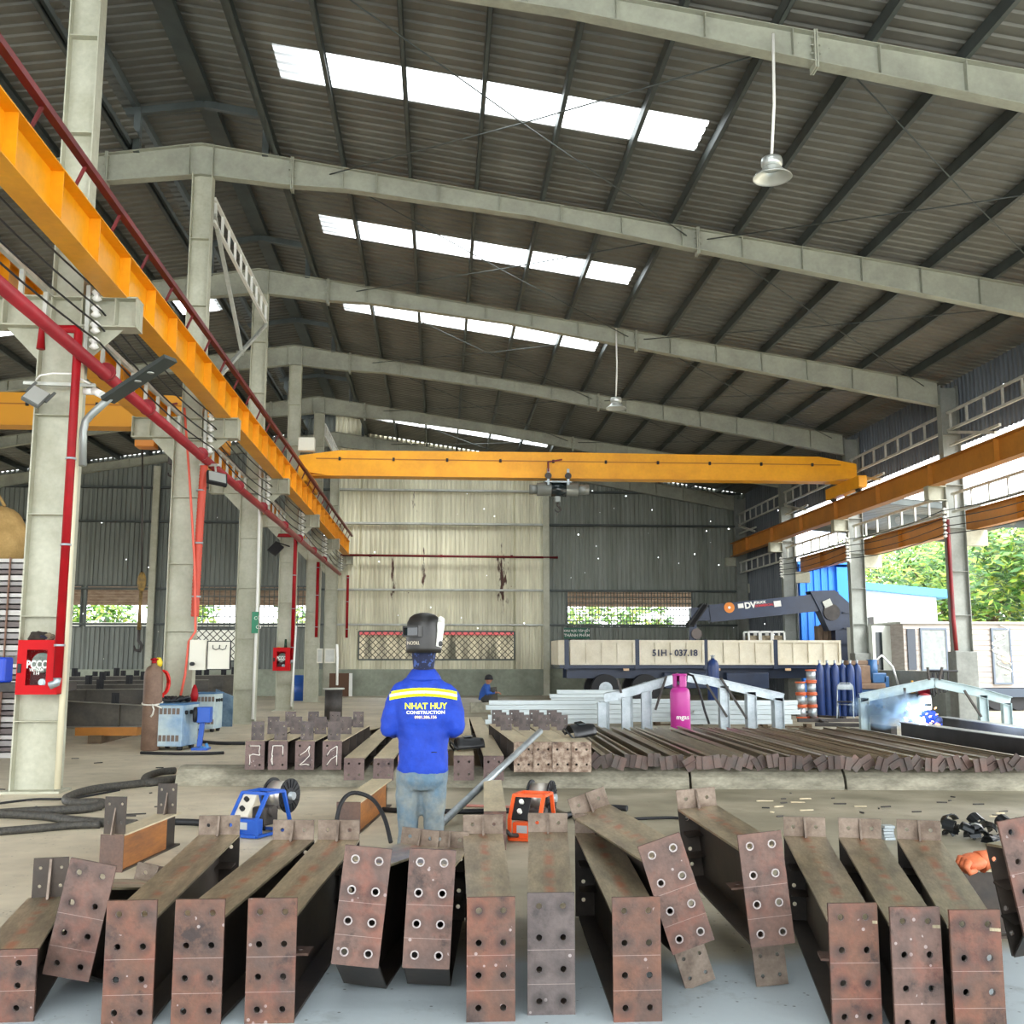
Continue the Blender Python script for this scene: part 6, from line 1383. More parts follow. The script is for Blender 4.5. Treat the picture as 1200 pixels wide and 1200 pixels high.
panel('doorway', 1062, 737, 1074, 785, mat('dark doorway', '#3d434c', .6)); panel('grey_door', 1079, 738, 1109, 784, mat('grey mottled panel', '#8d9392', .5, 0, '#777d7c', 8, .6), -.05, mat('blue grey frame', '#5c6774', .5))
a, b = panel('painted_door', 1162, 738, 1185, 800, mat('grey painted picture', '#8b8f8c', .6, 0, '#6d716e', 3, .7), -.05, MATS['blue grey frame'])
mb = MB(); rn_ = random.Random(2)
for k in range(5):
    c = Vector((a.x+(b.x-a.x)*rn_.uniform(.3, .6), YV-.06, b.z+(a.z-b.z)*(.15+.17*k)))
    mb.tube([(c.x+.22*math.sin(u*.7+k), YV-.06, c.z+.05*u) for u in range(9)], .018, 5)
wpart('swirl', mb, mat('pale swirl', '#c9c8c0', .6), t)
c = V(1178, 772); mb = MB(); mb.cyl((c.x, YV-.05, c.z), (c.x, YV-.06, c.z), .15, 14); wpart('patch', mb, mat('peach patch', '#c99a80', .6), t)
for px_ in (1172, 1196, 1225):
    c = V(px_, 815); mb = MB(); mb.tube([(c.x, YV+.1, .42), (c.x, YV+.4, .42)], .42, 20); wpart('wheel', mb, M_black, t)
a, b = V(1036, 732), V(1062, 790); t = thing('white_cabin', 'small pale cabin outside left of the box trailer', 'cabin', (a.x, YV+1, 0)); t.name = 'site_cabin'
mb = MB(); mb.lohi((a.x, YV+.9, 0), (b.x, YV+2.9, a.z)); wpart('wall', mb, mat('pale cabin', '#d5dad2', .6), t)
mb = MB(); mb.lohi((a.x+.1, YV+.88, .9), (a.x+.3, YV+.9, a.z-.2)); wpart('window', mb, M_glass, t)
# outer canopy over the yard
t = thing('yard_canopy', 'low canopy roof with a perforated beam outside the right hand columns', 'canopy', (14, 30, 5.6)); mb = MB(); P0, P1 = 13.6, 19.5
mb.M = None; roof_band(mb, P0, P1, 31, 38, lambda x: 6.5-.08*(x-P0)); wpart('roof', mb, M_roof, t)
mb = MB(); 
xs_ = [14.1+.62*i for i in range(9)]
mb.M = Matrix.Translation((0, 31.7, 0)); holed(mb, [(p_+q_)/2 for p_, q_ in zip(xs_, xs_[1:])], [5.85], xs_, [5.65, 6.05], .13, .02); wpart('perforated_beam', mb, [M_purl, M_rim, M_hole], t)
for y in (31.1, 37.8):
    mb = MB(); mb.bar((19.3, y, 0), (19.3, y, 6.1), .2, .2); wpart('post', mb, M_col, t)
    mb = MB(); mb.bar((13.6, y, 6.4), (19.4, y, 5.95), .14, .2); wpart('beam', mb, M_purl, t)
a, b = AY(1157, 552, 20.5), AY(1215, 595, 20.5); t = thing('yard_crane', 'yellow crane trolley box on the outer runway at the right edge', 'crane', (a.x, 20.5, a.z)); mb = MB(); mb.bbox((15.3, 20.5, 5.75), (3.0, .45, .55), .02); wpart('girder', mb, M_yel, t); mb = MB(); mb.bbox((13.75, 20.5, 5.42), (.3, 2.4, .3), .02); wpart('end_truck', mb, M_yel, t)
# behind the rear wall: shaded lean-to with an older wall
t = thing('lean_to', 'lean-to awning with a grey and beige wall behind the rear windows', 'lean-to', (0, 44.7, 0)); mb = MB(Matrix.Translation((0, 44.66, 4.7)) @ Matrix.Rotation(R(-27), 4, 'X')); roof_band(mb, -24, 14, 0, 1.9, lambda x: 0); wpart('awning', mb, mat('rusty awning', '#9c8878', .6, 0, '#7d6553', 3, .6), t)
mb = MB(); mb.lohi((-4.6, 48.3, 0), (4.4, 48.5, 2.9)); wpart('wall', mb, mat('streaked beige wall', '#d8cfbb', .8, 0, '#55554c', 1.2, .7, .15, stretch=(2, 1, .3)), t)
mb = MB(); mb.lohi((-4.6, 48.25, 2.62), (4.4, 48.3, 2.78)); wpart('red_stripe', mb, mat('faded red stripe', '#d2606a', .6), t)
mb = MB(); mb.lohi((-23, 49.5, 0), (-5, 49.6, 3.2)); wpart('fence', mb, mat('pale fence sheet', '#d5d5cc', .6), t)
for x in (-20, -13, -5.5, 0, 5.4, 12):
    mb = MB(); mb.bar((x, 48.4, 0), (x, 48.4, 3.0), .1, .1); wpart('post', mb, M_purl, t)
# ------------------------------------------------------------------ overhead cranes and pendant lamps
def crane(name, label, x0, x1, Y, m_, ends, zb=6.93, zt=7.72):
    t = thing(name, label, 'overhead crane', ((x0+x1)/2, Y, 6.9))
    mb = MB(); e = .9
    mb.prism([(x0, zb+.12), (x0+e, zb), (x1-e, zb), (x1, zb+.12), (x1, zt-.24), (x1-e*1.3, zt-.03), ((x0+x1)/2, zt), (x0+e*1.3, zt-.03), (x0, zt-.2)], Y-.2, Y+.2); wpart('girder', mb, m_, t)
    mb = MB(); mb.lohi((x0+.4, Y-.26, zb-.02), (x1-.4, Y+.26, zb)); wpart('bottom_flange', mb, m_, t)
    mb = MB(); mb.lohi((x0+.5, Y-.215, zt-.3), (x1-.5, Y-.2, zt-.27)); wpart('seam', mb, mat('dark seam', '#b06c10', .5), t)
    k = x0+1.2
    while k < x1-.6:
        mb = MB(); mb.bbox((k, Y-.23, zt-.29), (.07, .06, .1), .01); wpart('cable_clip', mb, M_black, t); k += 1.6
    for x in ends:
        mb = MB(); mb.bbox((x, Y, 6.74), (.26, 2.7, .36), .02); wpart('end_truck', mb, m_, t)
        for yy in (-1.0, 1.0):
            mb = MB(); mb.cyl((x-.06, Y+yy, 6.6), (x+.06, Y+yy, 6.6), .13, 18); wpart('wheel', mb, M_dark, t)
            mb = MB(); mb.bbox((x, Y+yy*1.28, 6.74), (.2, .12, .2), .01); wpart('buffer', mb, M_black, t)
    return t
t = crane('overhead_crane', 'bright yellow single girder overhead crane spanning the right bay', -4.25, 12.75, 31.0, M_yel, (-3.98, 12.45))
mb = MB(); c = AY(359, 524, 31.0); mb.bbox((c.x, 31.1, 7.9), (.5, .3, .42), .03); wpart('control_box', mb, mat('cream box', '#d9d6c6', .45), t)
def hoist(label, x, Y, z, hook, body, chain=None, grp=None):
    t = thing('hoist', label, 'hoist', (x, Y, z))
    mb = MB(); mb.tube([(x-.62, Y-.05, z-.3), (x+.62, Y-.05, z-.3)], .2, 18); mb.tube([(x-.85, Y-.05, z-.3), (x-.62, Y-.05, z-.3)], .14, 14); mb.tube([(x+.62, Y-.05, z-.3), (x+.95, Y-.05, z-.3)], .15, 14); wpart('motor', mb, body, t)
    mb = MB(); mb.tube([(x-.2, Y-.06, z-.3), (x+.25, Y-.06, z-.3)], .225, 18); wpart('rope_drum', mb, M_glass, t)
    mb = MB()
    for s in (-.3, .3):
        mb.bbox((x+s, Y-.27, z+.05), (.08, .05, .5), .01); mb.bbox((x+s, Y+.27, z+.05), (.08, .05, .5), .01); mb.bar((x+s, Y-.28, z-.14), (x+s, Y+.28, z-.14), .06, .06)
    mb.lohi((x-.4, Y-.3, z-.12), (x+.4, Y+.3, z-.08)); wpart('trolley', mb, M_galv, t)
    for s in (-.3, .3):
        mb = MB(); mb.cyl((x+s, Y-.3, z+.08), (x+s, Y-.24, z+.08), .1, 16); wpart('wheel', mb, M_dark, t)
    mb = MB(); mb.bar((x-.3, Y-.28, z+.2), (x-.3, Y-.28, z+.52), .05, .05); mb.bar((x-.32, Y-.28, z+.5), (x+.12, Y-.28, z+.58), .04, .04); wpart('cable_arm', mb, M_redp, t)
    mb = MB(); zz = z-.5
    for dx in (-.06, .06): mb.tube([(x+dx, Y-.05, zz), (x+dx, Y-.05, hook+.3)], .012, 5)
    wpart('rope', mb, M_dark, t)
    mb = MB(); mb.bbox((x, Y-.05, hook+.2), (.18, .12, .3), .03); b_ = wpart('hook_block', mb, body if chain is None else chain, t)
    mb = MB(); mb.tube([(x, Y-.05, hook+.05), (x, Y-.05, hook-.05), (x+.07, Y-.05, hook-.1), (x+.09, Y-.05, hook-.18), (x+.02, Y-.05, hook-.24), (x-.07, Y-.05, hook-.2), (x-.08, Y-.05, hook-.14)], [.03, .03, .032, .034, .03, .022, .014], 8); wpart('hook', mb, M_dark, t)
    return t
c = AY(653, 560, 31.0); hoist('grey hoist trolley under the middle of the long yellow crane', c.x, 31.0, 6.9, 6.15, mat('grey motor', '#8d918c', .4, .4))
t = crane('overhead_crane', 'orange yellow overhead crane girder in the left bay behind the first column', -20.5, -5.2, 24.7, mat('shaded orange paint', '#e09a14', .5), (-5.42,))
c = AY(186, 508, 24.5); h = hoist('dark hoist in the left bay with an orange box beside it', c.x+.3, 24.7, 6.9, 6.0, M_dark)
a, b = AY(160, 525, 24.4), AY(184, 512, 24.4); mb = MB(); mb.bbox(((a.x+b.x)/2, 24.4, (a.z+b.z)/2), (b.x-a.x, .4, b.z-a.z), .03); wpart('control_box', mb, mat('orange control box', '#dd8a30', .5), h)
mb = MB(); mb.bar(((a.x+b.x)/2, 24.4, b.z-.02), (c.x+.3, 24.7, 6.82), .06, .06); wpart('bracket', mb, M_dark, h)
t = thing('chain_hook', 'rusty hook block on a long chain hanging before the left rear window', 'hook', AY(164, 690, 24.4)); mb = MB(); q0 = AY(167, 527, 24.4); q1 = AY(166, 672, 24.4); mb.tube([q0, q1], .02, 6); wpart('chain', mb, M_dark, t)
mb = MB(); q2 = AY(166, 682, 24.4); mb.ball(q2, .17, 14, 10, (.6, .5, 1.4)); wpart('upper_block', mb, mat('rusty yellow', '#9a7a35', .6, 0, '#5c4a2a', 8, .6), t)
mb = MB(); q3 = AY(163, 738, 24.4); mb.tube([q2, AY(164, 710, 24.4), q3], [.05, .035, .05], 8); wpart('lower_chain', mb, MATS['rusty yellow'], t)
mb = MB(); mb.tube([q3, q3+Vector((0, 0, -.25)), q3+Vector((.08, 0, -.36)), q3+Vector((.04, 0, -.48)), q3+Vector((-.07, 0, -.46)), q3+Vector((-.1, 0, -.36))], [.035, .04, .045, .045, .035, .02], 8); wpart('hook', mb, M_dark, t)
def pendant(label, top, c, r):
    t = thing('pendant_lamp', label, 'lamp', c, group='pendant high bay lamps')
    mb = MB(); mb.tube([top, Vector(top).lerp(Vector(c), .5)+Vector((.02, 0, 0)), Vector(c)+Vector((0, 0, r*1.0))], .02, 8); wpart('rod', mb, M_wht2, t)
    mb = MB(); mb.lathe([(r*.3, r*.95), (r*.5, r*.9), (r*.55, r*.75), (r*.55, r*.55), (r*.48, r*.42)], (0, 0, 0), 28); part('housing', mb, mat('aluminium lamp housing', '#c9cdc8', .3, .6), t)
    mb = MB(); prof = [(r*.46, r*.42), (r*.52, r*.3), (r*.7, r*.1), (r*.95, -.02), (r, -.04)]; n = 32; vs = []
    for rr, z in prof:
        for k in range(n): vs.append((rr*math.cos(2*PI*k/n), rr*math.sin(2*PI*k/n), z))
    mb.add(vs, [(i*n+k, i*n+(k+1) % n, (i+1)*n+(k+1) % n, (i+1)*n+k) for i in range(len(prof)-1) for k in range(n)], True)
    o = part('reflector', mb, mat('pale reflector', '#cfd2cc', .3, .5), t); so_ = o.modifiers.new('s', 'SOLIDIFY'); so_.thickness = .006
    mb = MB(); mb.cyl((0, 0, r*.38), (0, 0, r*.4), r*.42, 20); part('lens', mb, mat('frosted lens', '#dfe2dc', .4), t)
a = AY(906, 40, 12.42); c = AY(905, 205, 12.42); pendant('larger hanging high bay lamp on a white rod, upper right', (a.x, 12.42, a.z), c, .25)
a = AY(722, 385, 25.2); c = AY(722, 477, 25.2); pendant('smaller hanging high bay lamp, farther back over the middle of the hall', (a.x, 25.2, a.z), c, .26)

# ------------------------------------------------------------------ people
def loft(mb, rings, n=20):
    """closed body of elliptical sections: (centre, rx, ry, axis direction)"""
    vs = []; fs = []
    for c, rx, ry, ax_ in rings:
        c = Vector(c); q = Vector((0, 0, 1)).rotation_difference(Vector(ax_).normalized())
        for k in range(n): a = 2*PI*k/n; vs.append(c+q @ Vector((rx*math.cos(a), ry*math.sin(a), 0)))
    for i in range(len(rings)-1):
        for k in range(n): fs.append((i*n+k, i*n+(k+1) % n, (i+1)*n+(k+1) % n, (i+1)*n+k))
    fs.append(list(range(n))[::-1]); fs.append([(len(rings)-1)*n+k for k in range(n)])
    return mb.add(vs, fs, True)
def limb(mb, pts, rs):
    mb.tube(pts, rs, 14)
    for p, r_ in zip(pts, rs): mb.ball(p, r_*.985, 14, 10)
    return mb
def organic(name, mb, vox, it, mats, parent, world=True, tex=0):
    o = bpy.data.objects.new(name, mb.mesh(name)); COL.objects.link(o)
    m_ = o.modifiers.new('r', 'REMESH'); m_.mode = 'VOXEL'; m_.voxel_size = vox
    s_ = o.modifiers.new('s', 'SMOOTH'); s_.factor = .5; s_.iterations = it
    if tex:
        tx = bpy.data.textures.new(name+'_folds', 'CLOUDS'); tx.noise_scale = .11; d = o.modifiers.new('d', 'DISPLACE'); d.texture = tx; d.strength = tex; d.mid_level = .5; d.texture_coords = 'LOCAL'
    bpy.context.view_layer.update()
    me = bpy.data.meshes.new_from_object(o.evaluated_get(bpy.context.evaluated_depsgraph_get())); me.name = name
    bpy.data.objects.remove(o); o = bpy.data.objects.new(name, me); COL.objects.link(o); me.materials.clear(); me.materials.append(mats)
    for p in me.polygons: p.use_smooth = True
    o.parent = parent; return o
M_skin = mat('skin', '#a9765a', .6); M_jack = mat('royal blue workwear', '#0c3cae', .75, 0, '#093298', 7, .5, .05, .35, 18)
M_jean = mat('washed denim', '#566f80', .9, 0, '#85867c', 4, .6, .1, .3, 30); M_dust = mat('dusty denim', '#8d8f86', .85, 0, '#73756e', 6, .6)
def hand(mb, w, d, s, side):
    """palm, four curled fingers and a thumb, d = direction of the fingers"""
    d = Vector(d).normalized(); u = d.cross(Vector((0, 0, 1))).normalized(); v = u.cross(d)
    mb.M = None; q = Vector(w); pal = q+d*.05*s; loft(mb, [(q, .028*s, .02*s, d), (q+d*.03*s, .038*s, .018*s, d), (q+d*.08*s, .042*s, .016*s, d), (q+d*.095*s, .038*s, .013*s, d)], 14)
    for k, L in enumerate((.062, .07, .066, .052)):
        b0 = q+d*.09*s+u*(-.03+.02*k)*s; b1 = b0+d*L*.45*s-v*.008*s; b2 = b1+d*L*.35*s-v*.022*s; b3 = b2+d*.008*s-v*.022*s; mb.tube([b0-d*.02*s, b1, b2, b3], [.0095*s, .009*s, .0085*s, .007*s], 8); mb.ball(b3, .007*s, 8, 6)
    b0 = q+d*.03*s+u*side*.03*s; b1 = b0+u*side*.028*s+d*.03*s; b2 = b1+d*.03*s-v*.01*s; mb.tube([b0, b1, b2], [.013*s, .011*s, .009*s], 8); mb.ball(b2, .009*s, 8, 6)
P = Vector((-.11, 7.05, 0))
man = thing('person', 'man seen from behind in a blue jacket and jeans, black welding mask on his head', 'person', P, R(0))
sh = 1.36
# body
mb = MB()
loft(mb, [((0, 0, .86), .15, .1, (0,0,1)), ((0, 0, 1.0), .135, .09, (0,0,1)), ((0, 0, 1.2), .155, .095, (0,0,1)), ((0, 0, 1.3), .14, .08, (0,0,1)), ((0, 0, 1.38), .07, .06, (0,0,1))])
limb(mb, [(0, .0, 1.36), (0, .01, 1.5)], [.055, .052])
loft(mb, [((0, .02, 1.47), .05, .06, (0,0,1)), ((0, .03, 1.52), .068, .085, (0,0,1)), ((0, .02, 1.6), .076, .097, (0,0,1)), ((0, .01, 1.66), .066, .085, (0,0,1)), ((0, .01, 1.7), .03, .04, (0,0,1))])
mb.ball((0, .125, 1.575), .016, 8, 6, (1, 1.2, 1.4)); mb.ball((-.078, .01, 1.57), .02, 8, 6, (.4, .8, 1.3)); mb.ball((.078, .01, 1.57), .02, 8, 6, (.4, .8, 1.3)); mb.ball((0, .11, 1.535), .02, 8, 6, (1.2, .5, .4))
for s in (-1, 1):
    limb(mb, [(s*.14, 0, 1.27), (s*.185, -.005, 1.2), (s*.218, -.015, 1.06)], [.046, .045, .04]); limb(mb, [(s*.225, -.01, 1.06), (s*.12, .24, 1.02)], [.04, .028])
    hand(mb, (s*.12, .24, 1.02), (-s*.35, 1, -.1), 1, s)
    limb(mb, [(s*.085, 0, .86), (s*.085, .01, .47), (s*.08, -.02, .09)], [.08, .055, .036]); loft(mb, [((s*.08, -.07, .04), .03, .03, (0,1,0)), ((s*.08, 0, .045), .04, .035, (0,1,0)), ((s*.085, .12, .03), .042, .022, (0,1,0)), ((s*.085, .17, .025), .025, .015, (0,1,0))])
organic('body', mb, .008, 3, M_skin, man)
# jacket
mb = MB()
loft(mb, [((.0, 0, .735), .15, .12, (0,0,1)), ((0, 0, .78), .165, .13, (0,0,1)), ((.0, 0, .88), .165, .125, (0,0,1)), ((0, 0, 1.0), .168, .12, (0,0,1)), ((.0, -.005, 1.15), .195, .125, (0,0,1)), ((0, -.005, 1.24), .208, .12, (0,0,1)), ((0, -.0, 1.30), .2, .108, (0,0,1)), ((0, .0, 1.345), .165, .095, (0,0,1)), ((0, .0, 1.38), .12, .082, (0,0,1)), ((0, .0, 1.42), .075, .07, (0,0,1))], 28)
for s in (-1, 1):
    limb(mb, [(s*.15, 0, 1.295), (s*.19, -.005, 1.22), (s*.212, -.012, 1.13), (s*.22, -.02, 1.05)], [.062, .064, .062, .06]); limb(mb, [(s*.222, -.02, 1.06), (s*.19, .1, 1.03), (s*.135, .21, 1.02)], [.06, .055, .048])
jk = organic('jacket', mb, .011, 12, M_jack, man, tex=.03)
mb = MB(); loft(mb, [((0, .0, 1.37), .118, .098, (0,-.1,1)), ((0, .0, 1.39), .112, .095, (0,-.1,1)), ((0, .0, 1.435), .078, .075, (0,-.1,1)), ((0, 0, 1.44), .07, .068, (0,-.1,1))], 24)
o = part('collar', mb, M_jack, man)
# jeans
mb = MB()
loft(mb, [((0, 0, .9), .15, .11, (0,0,1)), ((0, 0, .8), .158, .122, (0,0,1)), ((0, -.01, .72), .158, .125, (0,0,1)), ((0, 0, .66), .13, .1, (0,0,1))], 24)
for s, x in ((-1, -.092), (1, .078)):
    limb(mb, [(s*.08, 0, .78), (x, .01, .62), (x, .01, .46), (x*1.02, -.015, .28), (x*1.02, -.02, .1)], [.088, .082, .07, .066, .07])
organic('jeans', mb, .012, 4, M_jean, man, tex=.02)
for s, x in ((-1, -.092), (1, .078)):
    mb = MB(); loft(mb, [((x, -.09, .05), .035, .04, (0,1,0)), ((x, -.02, .06), .05, .055, (0,1,0)), ((x, .1, .045), .05, .042, (0,1,0)), ((x, .18, .03), .03, .025, (0,1,0))], 16); organic('shoe', mb, .01, 2, M_dark, man)
    mb = MB(); 
# scarf under the mask
mb = MB(); loft(mb, [((.0, .0, 1.4), .066, .065, (0,0,1)), ((0, .0, 1.44), .068, .07, (0,0,1)), ((0, .01, 1.5), .076, .085, (0,0,1)), ((0, .015, 1.56), .084, .1, (0,0,1)), ((0, .015, 1.6), .082, .1, (0,0,1))], 24)
part('scarf', mb, mat('patterned dark blue scarf', '#0d1635', .8, 0, '#3a528c', 26, .6, lo=.55, hi=.6), man)
# flipped up welding mask
Mk = Matrix.Translation((.0, -.02, 1.545)) @ Matrix.Rotation(R(-36), 4, 'Z')
def mask(M, m_, rimm, mw=.105, mh=.265):
    mb = MB(M); n = 28; rings = []
    for z, k in ((0, .98), (.03, 1.0), (mh*.55, 1.0), (mh*.75, .95), (mh*.88, .82), (mh*.96, .58), (mh, .25)):
        rings.append([(mw*k*math.copysign(abs(math.cos(2*PI*i/n))**.75, math.cos(2*PI*i/n)), mw*1.1*k*math.copysign(abs(math.sin(2*PI*i/n))**.75, math.sin(2*PI*i/n)), z) for i in range(n)])
    vs = [p for r_ in rings for p in r_]; fs = [(i*n+k, i*n+(k+1) % n, (i+1)*n+(k+1) % n, (i+1)*n+k) for i in range(len(rings)-1) for k in range(n)]
    fs += [[(len(rings)-1)*n+k for k in range(n)], list(range(n))[::-1]]; mb.add(vs, fs, True); return mb
mk = part('welding_mask', mask(Mk, 0, 0), mat('worn black mask', '#171614', .4, .1, '#24221e', 5, .6, .1), man)
mb = MB(Mk); mb.lohi((-.062, -.15, .105), (.062, -.10, .113)); mb.lohi((-.062, -.15, .165), (.062, -.10, .175)); mb.lohi((-.066, -.15, .105), (-.058, -.10, .175)); mb.lohi((.058, -.15, .105), (.066, -.10, .175)); g = part('window_frame', mb, MATS['worn black mask'], man); g.parent = mk
mb = MB(Mk); mb.lohi((-.058, -.128, .11), (.058, -.12, .17)); g = part('window', mb, mat('green black glass', '#101c1e', .12), man); g.parent = mk
mb = MB(Mk); mb.bar((.1, .02, .04), (.112, .04, .2), .02, .055, up=(0, 1, 0)); mb.bar((.112, .04, .2), (.1, .06, .23), .02, .04, up=(0, 1, 0)); g = part('rim', mb, mat('pale mask rim', '#d9d8d0', .5), man, 'pale inner rim'); g.parent = mk
g = text('lettering', 'TIGON', .032, mat('pale print', '#cfc4ae', .6), mk, Mk @ facing((0, -.117, .065)) @ Matrix.Rotation(PI, 4, 'Z'), .001)
for s in (-1, 1):
    mb = MB(Mk); mb.cyl((s*.1, .03, .06), (s*.12, .03, .06), .018, 12); g = part('knob', mb, M_black, man); g.parent = mk
# stripes and lettering laid onto the back of the jacket
bvh = BVHTree.FromPolygons([v.co[:] for v in jk.data.vertices], [p.vertices[:] for p in jk.data.polygons])
def on_back(x, z, lift=.003):
    h = bvh.ray_cast(Vector((x, -.6, z)), Vector((0, 1, 0))); return h[0]+Vector((0, -lift, 0)) if h[0] is not None else None
def back_strip(z0, z1, x0, x1, m_, name, bow=.03, lift=.003):
    mb = MB(); n = 40; rows = 4; grid = []
    for j in range(rows+1):
        row = []
        for i in range(n+1):
            x = x0+(x1-x0)*i/n; z = z0+(z1-z0)*j/rows-bow*(x/.2)**2; row.append(on_back(x, z, lift))
        grid.append(row)
    for j in range(rows):
        for i in range(n):
            q = [grid[j][i], grid[j][i+1], grid[j+1][i+1], grid[j+1][i]]
            if all(v is not None for v in q): mb.add(q, [(0, 1, 2, 3)], True)
    o = part(name, mb, m_, man); o.parent = jk; s_ = o.modifiers.new('s', 'SOLIDIFY'); s_.thickness = .002; return o
M_hv = mat('fluorescent yellow tape', '#eaf21a', .5); M_rf = mat('silver reflective tape', '#dfe9e6', .3, .1)
back_strip(1.262, 1.317, -.222, .222, M_hv, 'yellow_stripe', .022, .004); back_strip(1.281, 1.299, -.224, .224, M_rf, 'silver_stripe', .022, .009)
for s, z, sz, m_, bold, xs in (('NHAT HUY', 1.198, .054, M_hv, .0015, 1.0), ('CONSTRUCTION', 1.158, .028, M_white, .0008, 1.15), ('0981.386.136', 1.128, .024, mat('pale peach print', '#f2d9b5', .6), .0008, 1.1)):
    o = text('lettering', s, sz, m_, jk, facing((.018, -.3, z)), .0008, bold=bold, xs=xs)
    for v in o.data.vertices:
        h = on_back(v.co.x, v.co.z, .004 if v.co.y < -.3 else .002)
        if h is not None: v.co = h
mb = MB(); c = on_back(.075, .905, .004); mb.tube([c+Vector((-.02, 0, -.003)), c, c+Vector((.02, 0, -.003))], .003, 5); g = part('pocket_mark', mb, M_black, man); g.parent = jk
# seated welder on the right, facing the camera
W = AY(1082, 868, 18.8); W.z = 0
wl = thing('person', 'welder in blue with a white face shield and red cap, crouching behind the black beam', 'person', W, R(0))
def crouch(t, skin_m, jack, trou, lean=.12, face=-1):
    f = face
    mb = MB(); loft(mb, [((0, 0, .16), .14, .12, (0,0,1)), ((0, f*.03, .35), .15, .11, (0,f*.2,1)), ((0, f*.08, .52), .14, .09, (0,f*.2,1)), ((0, f*.1, .58), .06, .06, (0,f*.2,1))]); limb(mb, [(0, f*.1, .55), (0, f*.13, .66)], [.05, .05]); mb.ball((0, f*.15, .73), .1, 16, 12, (.85, 1, 1.15))
    mb.ball((0, f*.255, .72), .015, 8, 6); 
    for s in (-1, 1):
        mb.ball((s*.085, f*.14, .72), .02, 8, 6, (.4, .8, 1.3))
        limb(mb, [(s*.16, f*.08, .52), (s*.24, f*.15, .33)], [.045, .04]); limb(mb, [(s*.24, f*.15, .33), (s*.1, f*.36, .36)], [.04, .028]); hand(mb, (s*.1, f*.36, .36), (-s*.2, f, -.1), 1, s)
        limb(mb, [(s*.09, 0, .18), (s*.17, f*.3, .42), (s*.14, f*.08, .06)], [.075, .055, .04]); loft(mb, [((s*.14, f*.02, .04), .035, .035, (0,f,0)), ((s*.14, f*.15, .035), .04, .03, (0,f,0)), ((s*.14, f*.25, .025), .025, .018, (0,f,0))])
    organic('body', mb, .01, 3, skin_m, t)
    mb = MB(); loft(mb, [((0, 0, .14), .16, .15, (0,0,1)), ((0, f*.02, .3), .18, .145, (0,f*.2,1)), ((0, f*.07, .47), .2, .13, (0,f*.2,1)), ((0, f*.09, .55), .16, .1, (0,f*.2,1)), ((0, f*.11, .6), .085, .075, (0,f*.2,1))])
    for s in (-1, 1): limb(mb, [(s*.16, f*.08, .52), (s*.25, f*.14, .34)], [.068, .06]); limb(mb, [(s*.25, f*.14, .34), (s*.12, f*.32, .36)], [.058, .046])
    j = organic('jacket', mb, .013, 4, jack, t, tex=.014)
    mb = MB()
    for s in (-1, 1): limb(mb, [(s*.09, 0, .17), (s*.17, f*.3, .42), (s*.14, f*.08, .08)], [.09, .07, .06])
    organic('trousers', mb, .014, 4, trou, t, tex=.01)
    for s in (-1, 1):
        mb = MB(); loft(mb, [((s*.14, -f*.0, .05), .045, .045, (0,f,0)), ((s*.14, f*.15, .045), .05, .04, (0,f,0)), ((s*.14, f*.27, .03), .03, .025, (0,f,0))], 14); organic('shoe', mb, .012, 2, M_dark, t)
    return j
crouch(wl, M_skin, M_jack, mat('dark blue trousers', '#1c2a55', .8))
mb = MB(Matrix.Translation((-.02, -.17, .6))); vs = []; n = 14
for j in range(8):
    z = .26*j/7; k = 1-.25*(j/7-.4)**2
    for i in range(n+1): a = -PI*.48+PI*.96*i/n; vs.append((math.sin(a)*.125*k, -math.cos(a)*.13*k, z))
mb.add(vs, [(j*(n+1)+i, j*(n+1)+i+1, (j+1)*(n+1)+i+1, (j+1)*(n+1)+i) for j in range(7) for i in range(n)], True); o = part('face_shield', mb, mat('white face shield', '#aab2b8', .3), wl); s_ = o.modifiers.new('s', 'SOLIDIFY'); s_.thickness = .006
mb = MB(Matrix.Translation((-.02, -.17, .6))); mb.lohi((-.06, -.138, .07), (.06, -.128, .11)); g = part('window', mb, M_glass, wl); g.parent = o
mb = MB(Matrix.Translation((0, -.15, .79))); mb.lathe([(.105, 0), (.105, .04), (.085, .08), (.04, .1)], (0, 0, 0), 20); part('cap', mb, mat('dark red cap', '#a3242c', .7), wl)
# arc, sparks, smoke
E_ = Vector((W.x-.27, W.y-.5, .43)); M_arc = mat('welding arc', '#ffffff', .5, emit=('#dcecff', 45))
mb = MB(); mb.ball(E_, .055, 12, 8, (1.8, 1, .8)); tag(mb.build('welding_arc', M_arc), 'brilliant white welding arc in front of the crouching welder', 'welding arc')
rn_ = random.Random(4); M_sp = mat('spark', '#ffb070', .5, emit=('#ff9a50', 14)); sp = MB()
for k in range(26):
    d = Vector((rn_.uniform(-1, 1), rn_.uniform(-.6, .2), rn_.uniform(-.3, .8))).normalized(); p = E_+d*rn_.uniform(.1, .38); sp.bar(p, p+d*.035, .007, .007)
o = sp.build('sparks', M_sp); tag(o, 'orange sparks flying round the welding arc', 'sparks', kind='stuff')
pl = bpy.data.lights.new('arc_light', 'POINT'); pl.energy = 22; pl.color = (.6, .78, 1); pl.shadow_soft_size = .06; po = bpy.data.objects.new('arc_light', pl); COL.objects.link(po); po.location = E_+Vector((-.02, -.12, .05))
m_ = bpy.data.materials.new('welding smoke'); m_.use_nodes = True; nt = m_.node_tree; nt.nodes.clear(); N = nt.nodes; L = nt.links
vo = N.new('ShaderNodeVolumePrincipled'); vo.inputs['Color'].default_value = (.55, .78, 1, 1); vo.inputs['Anisotropy'].default_value = .2
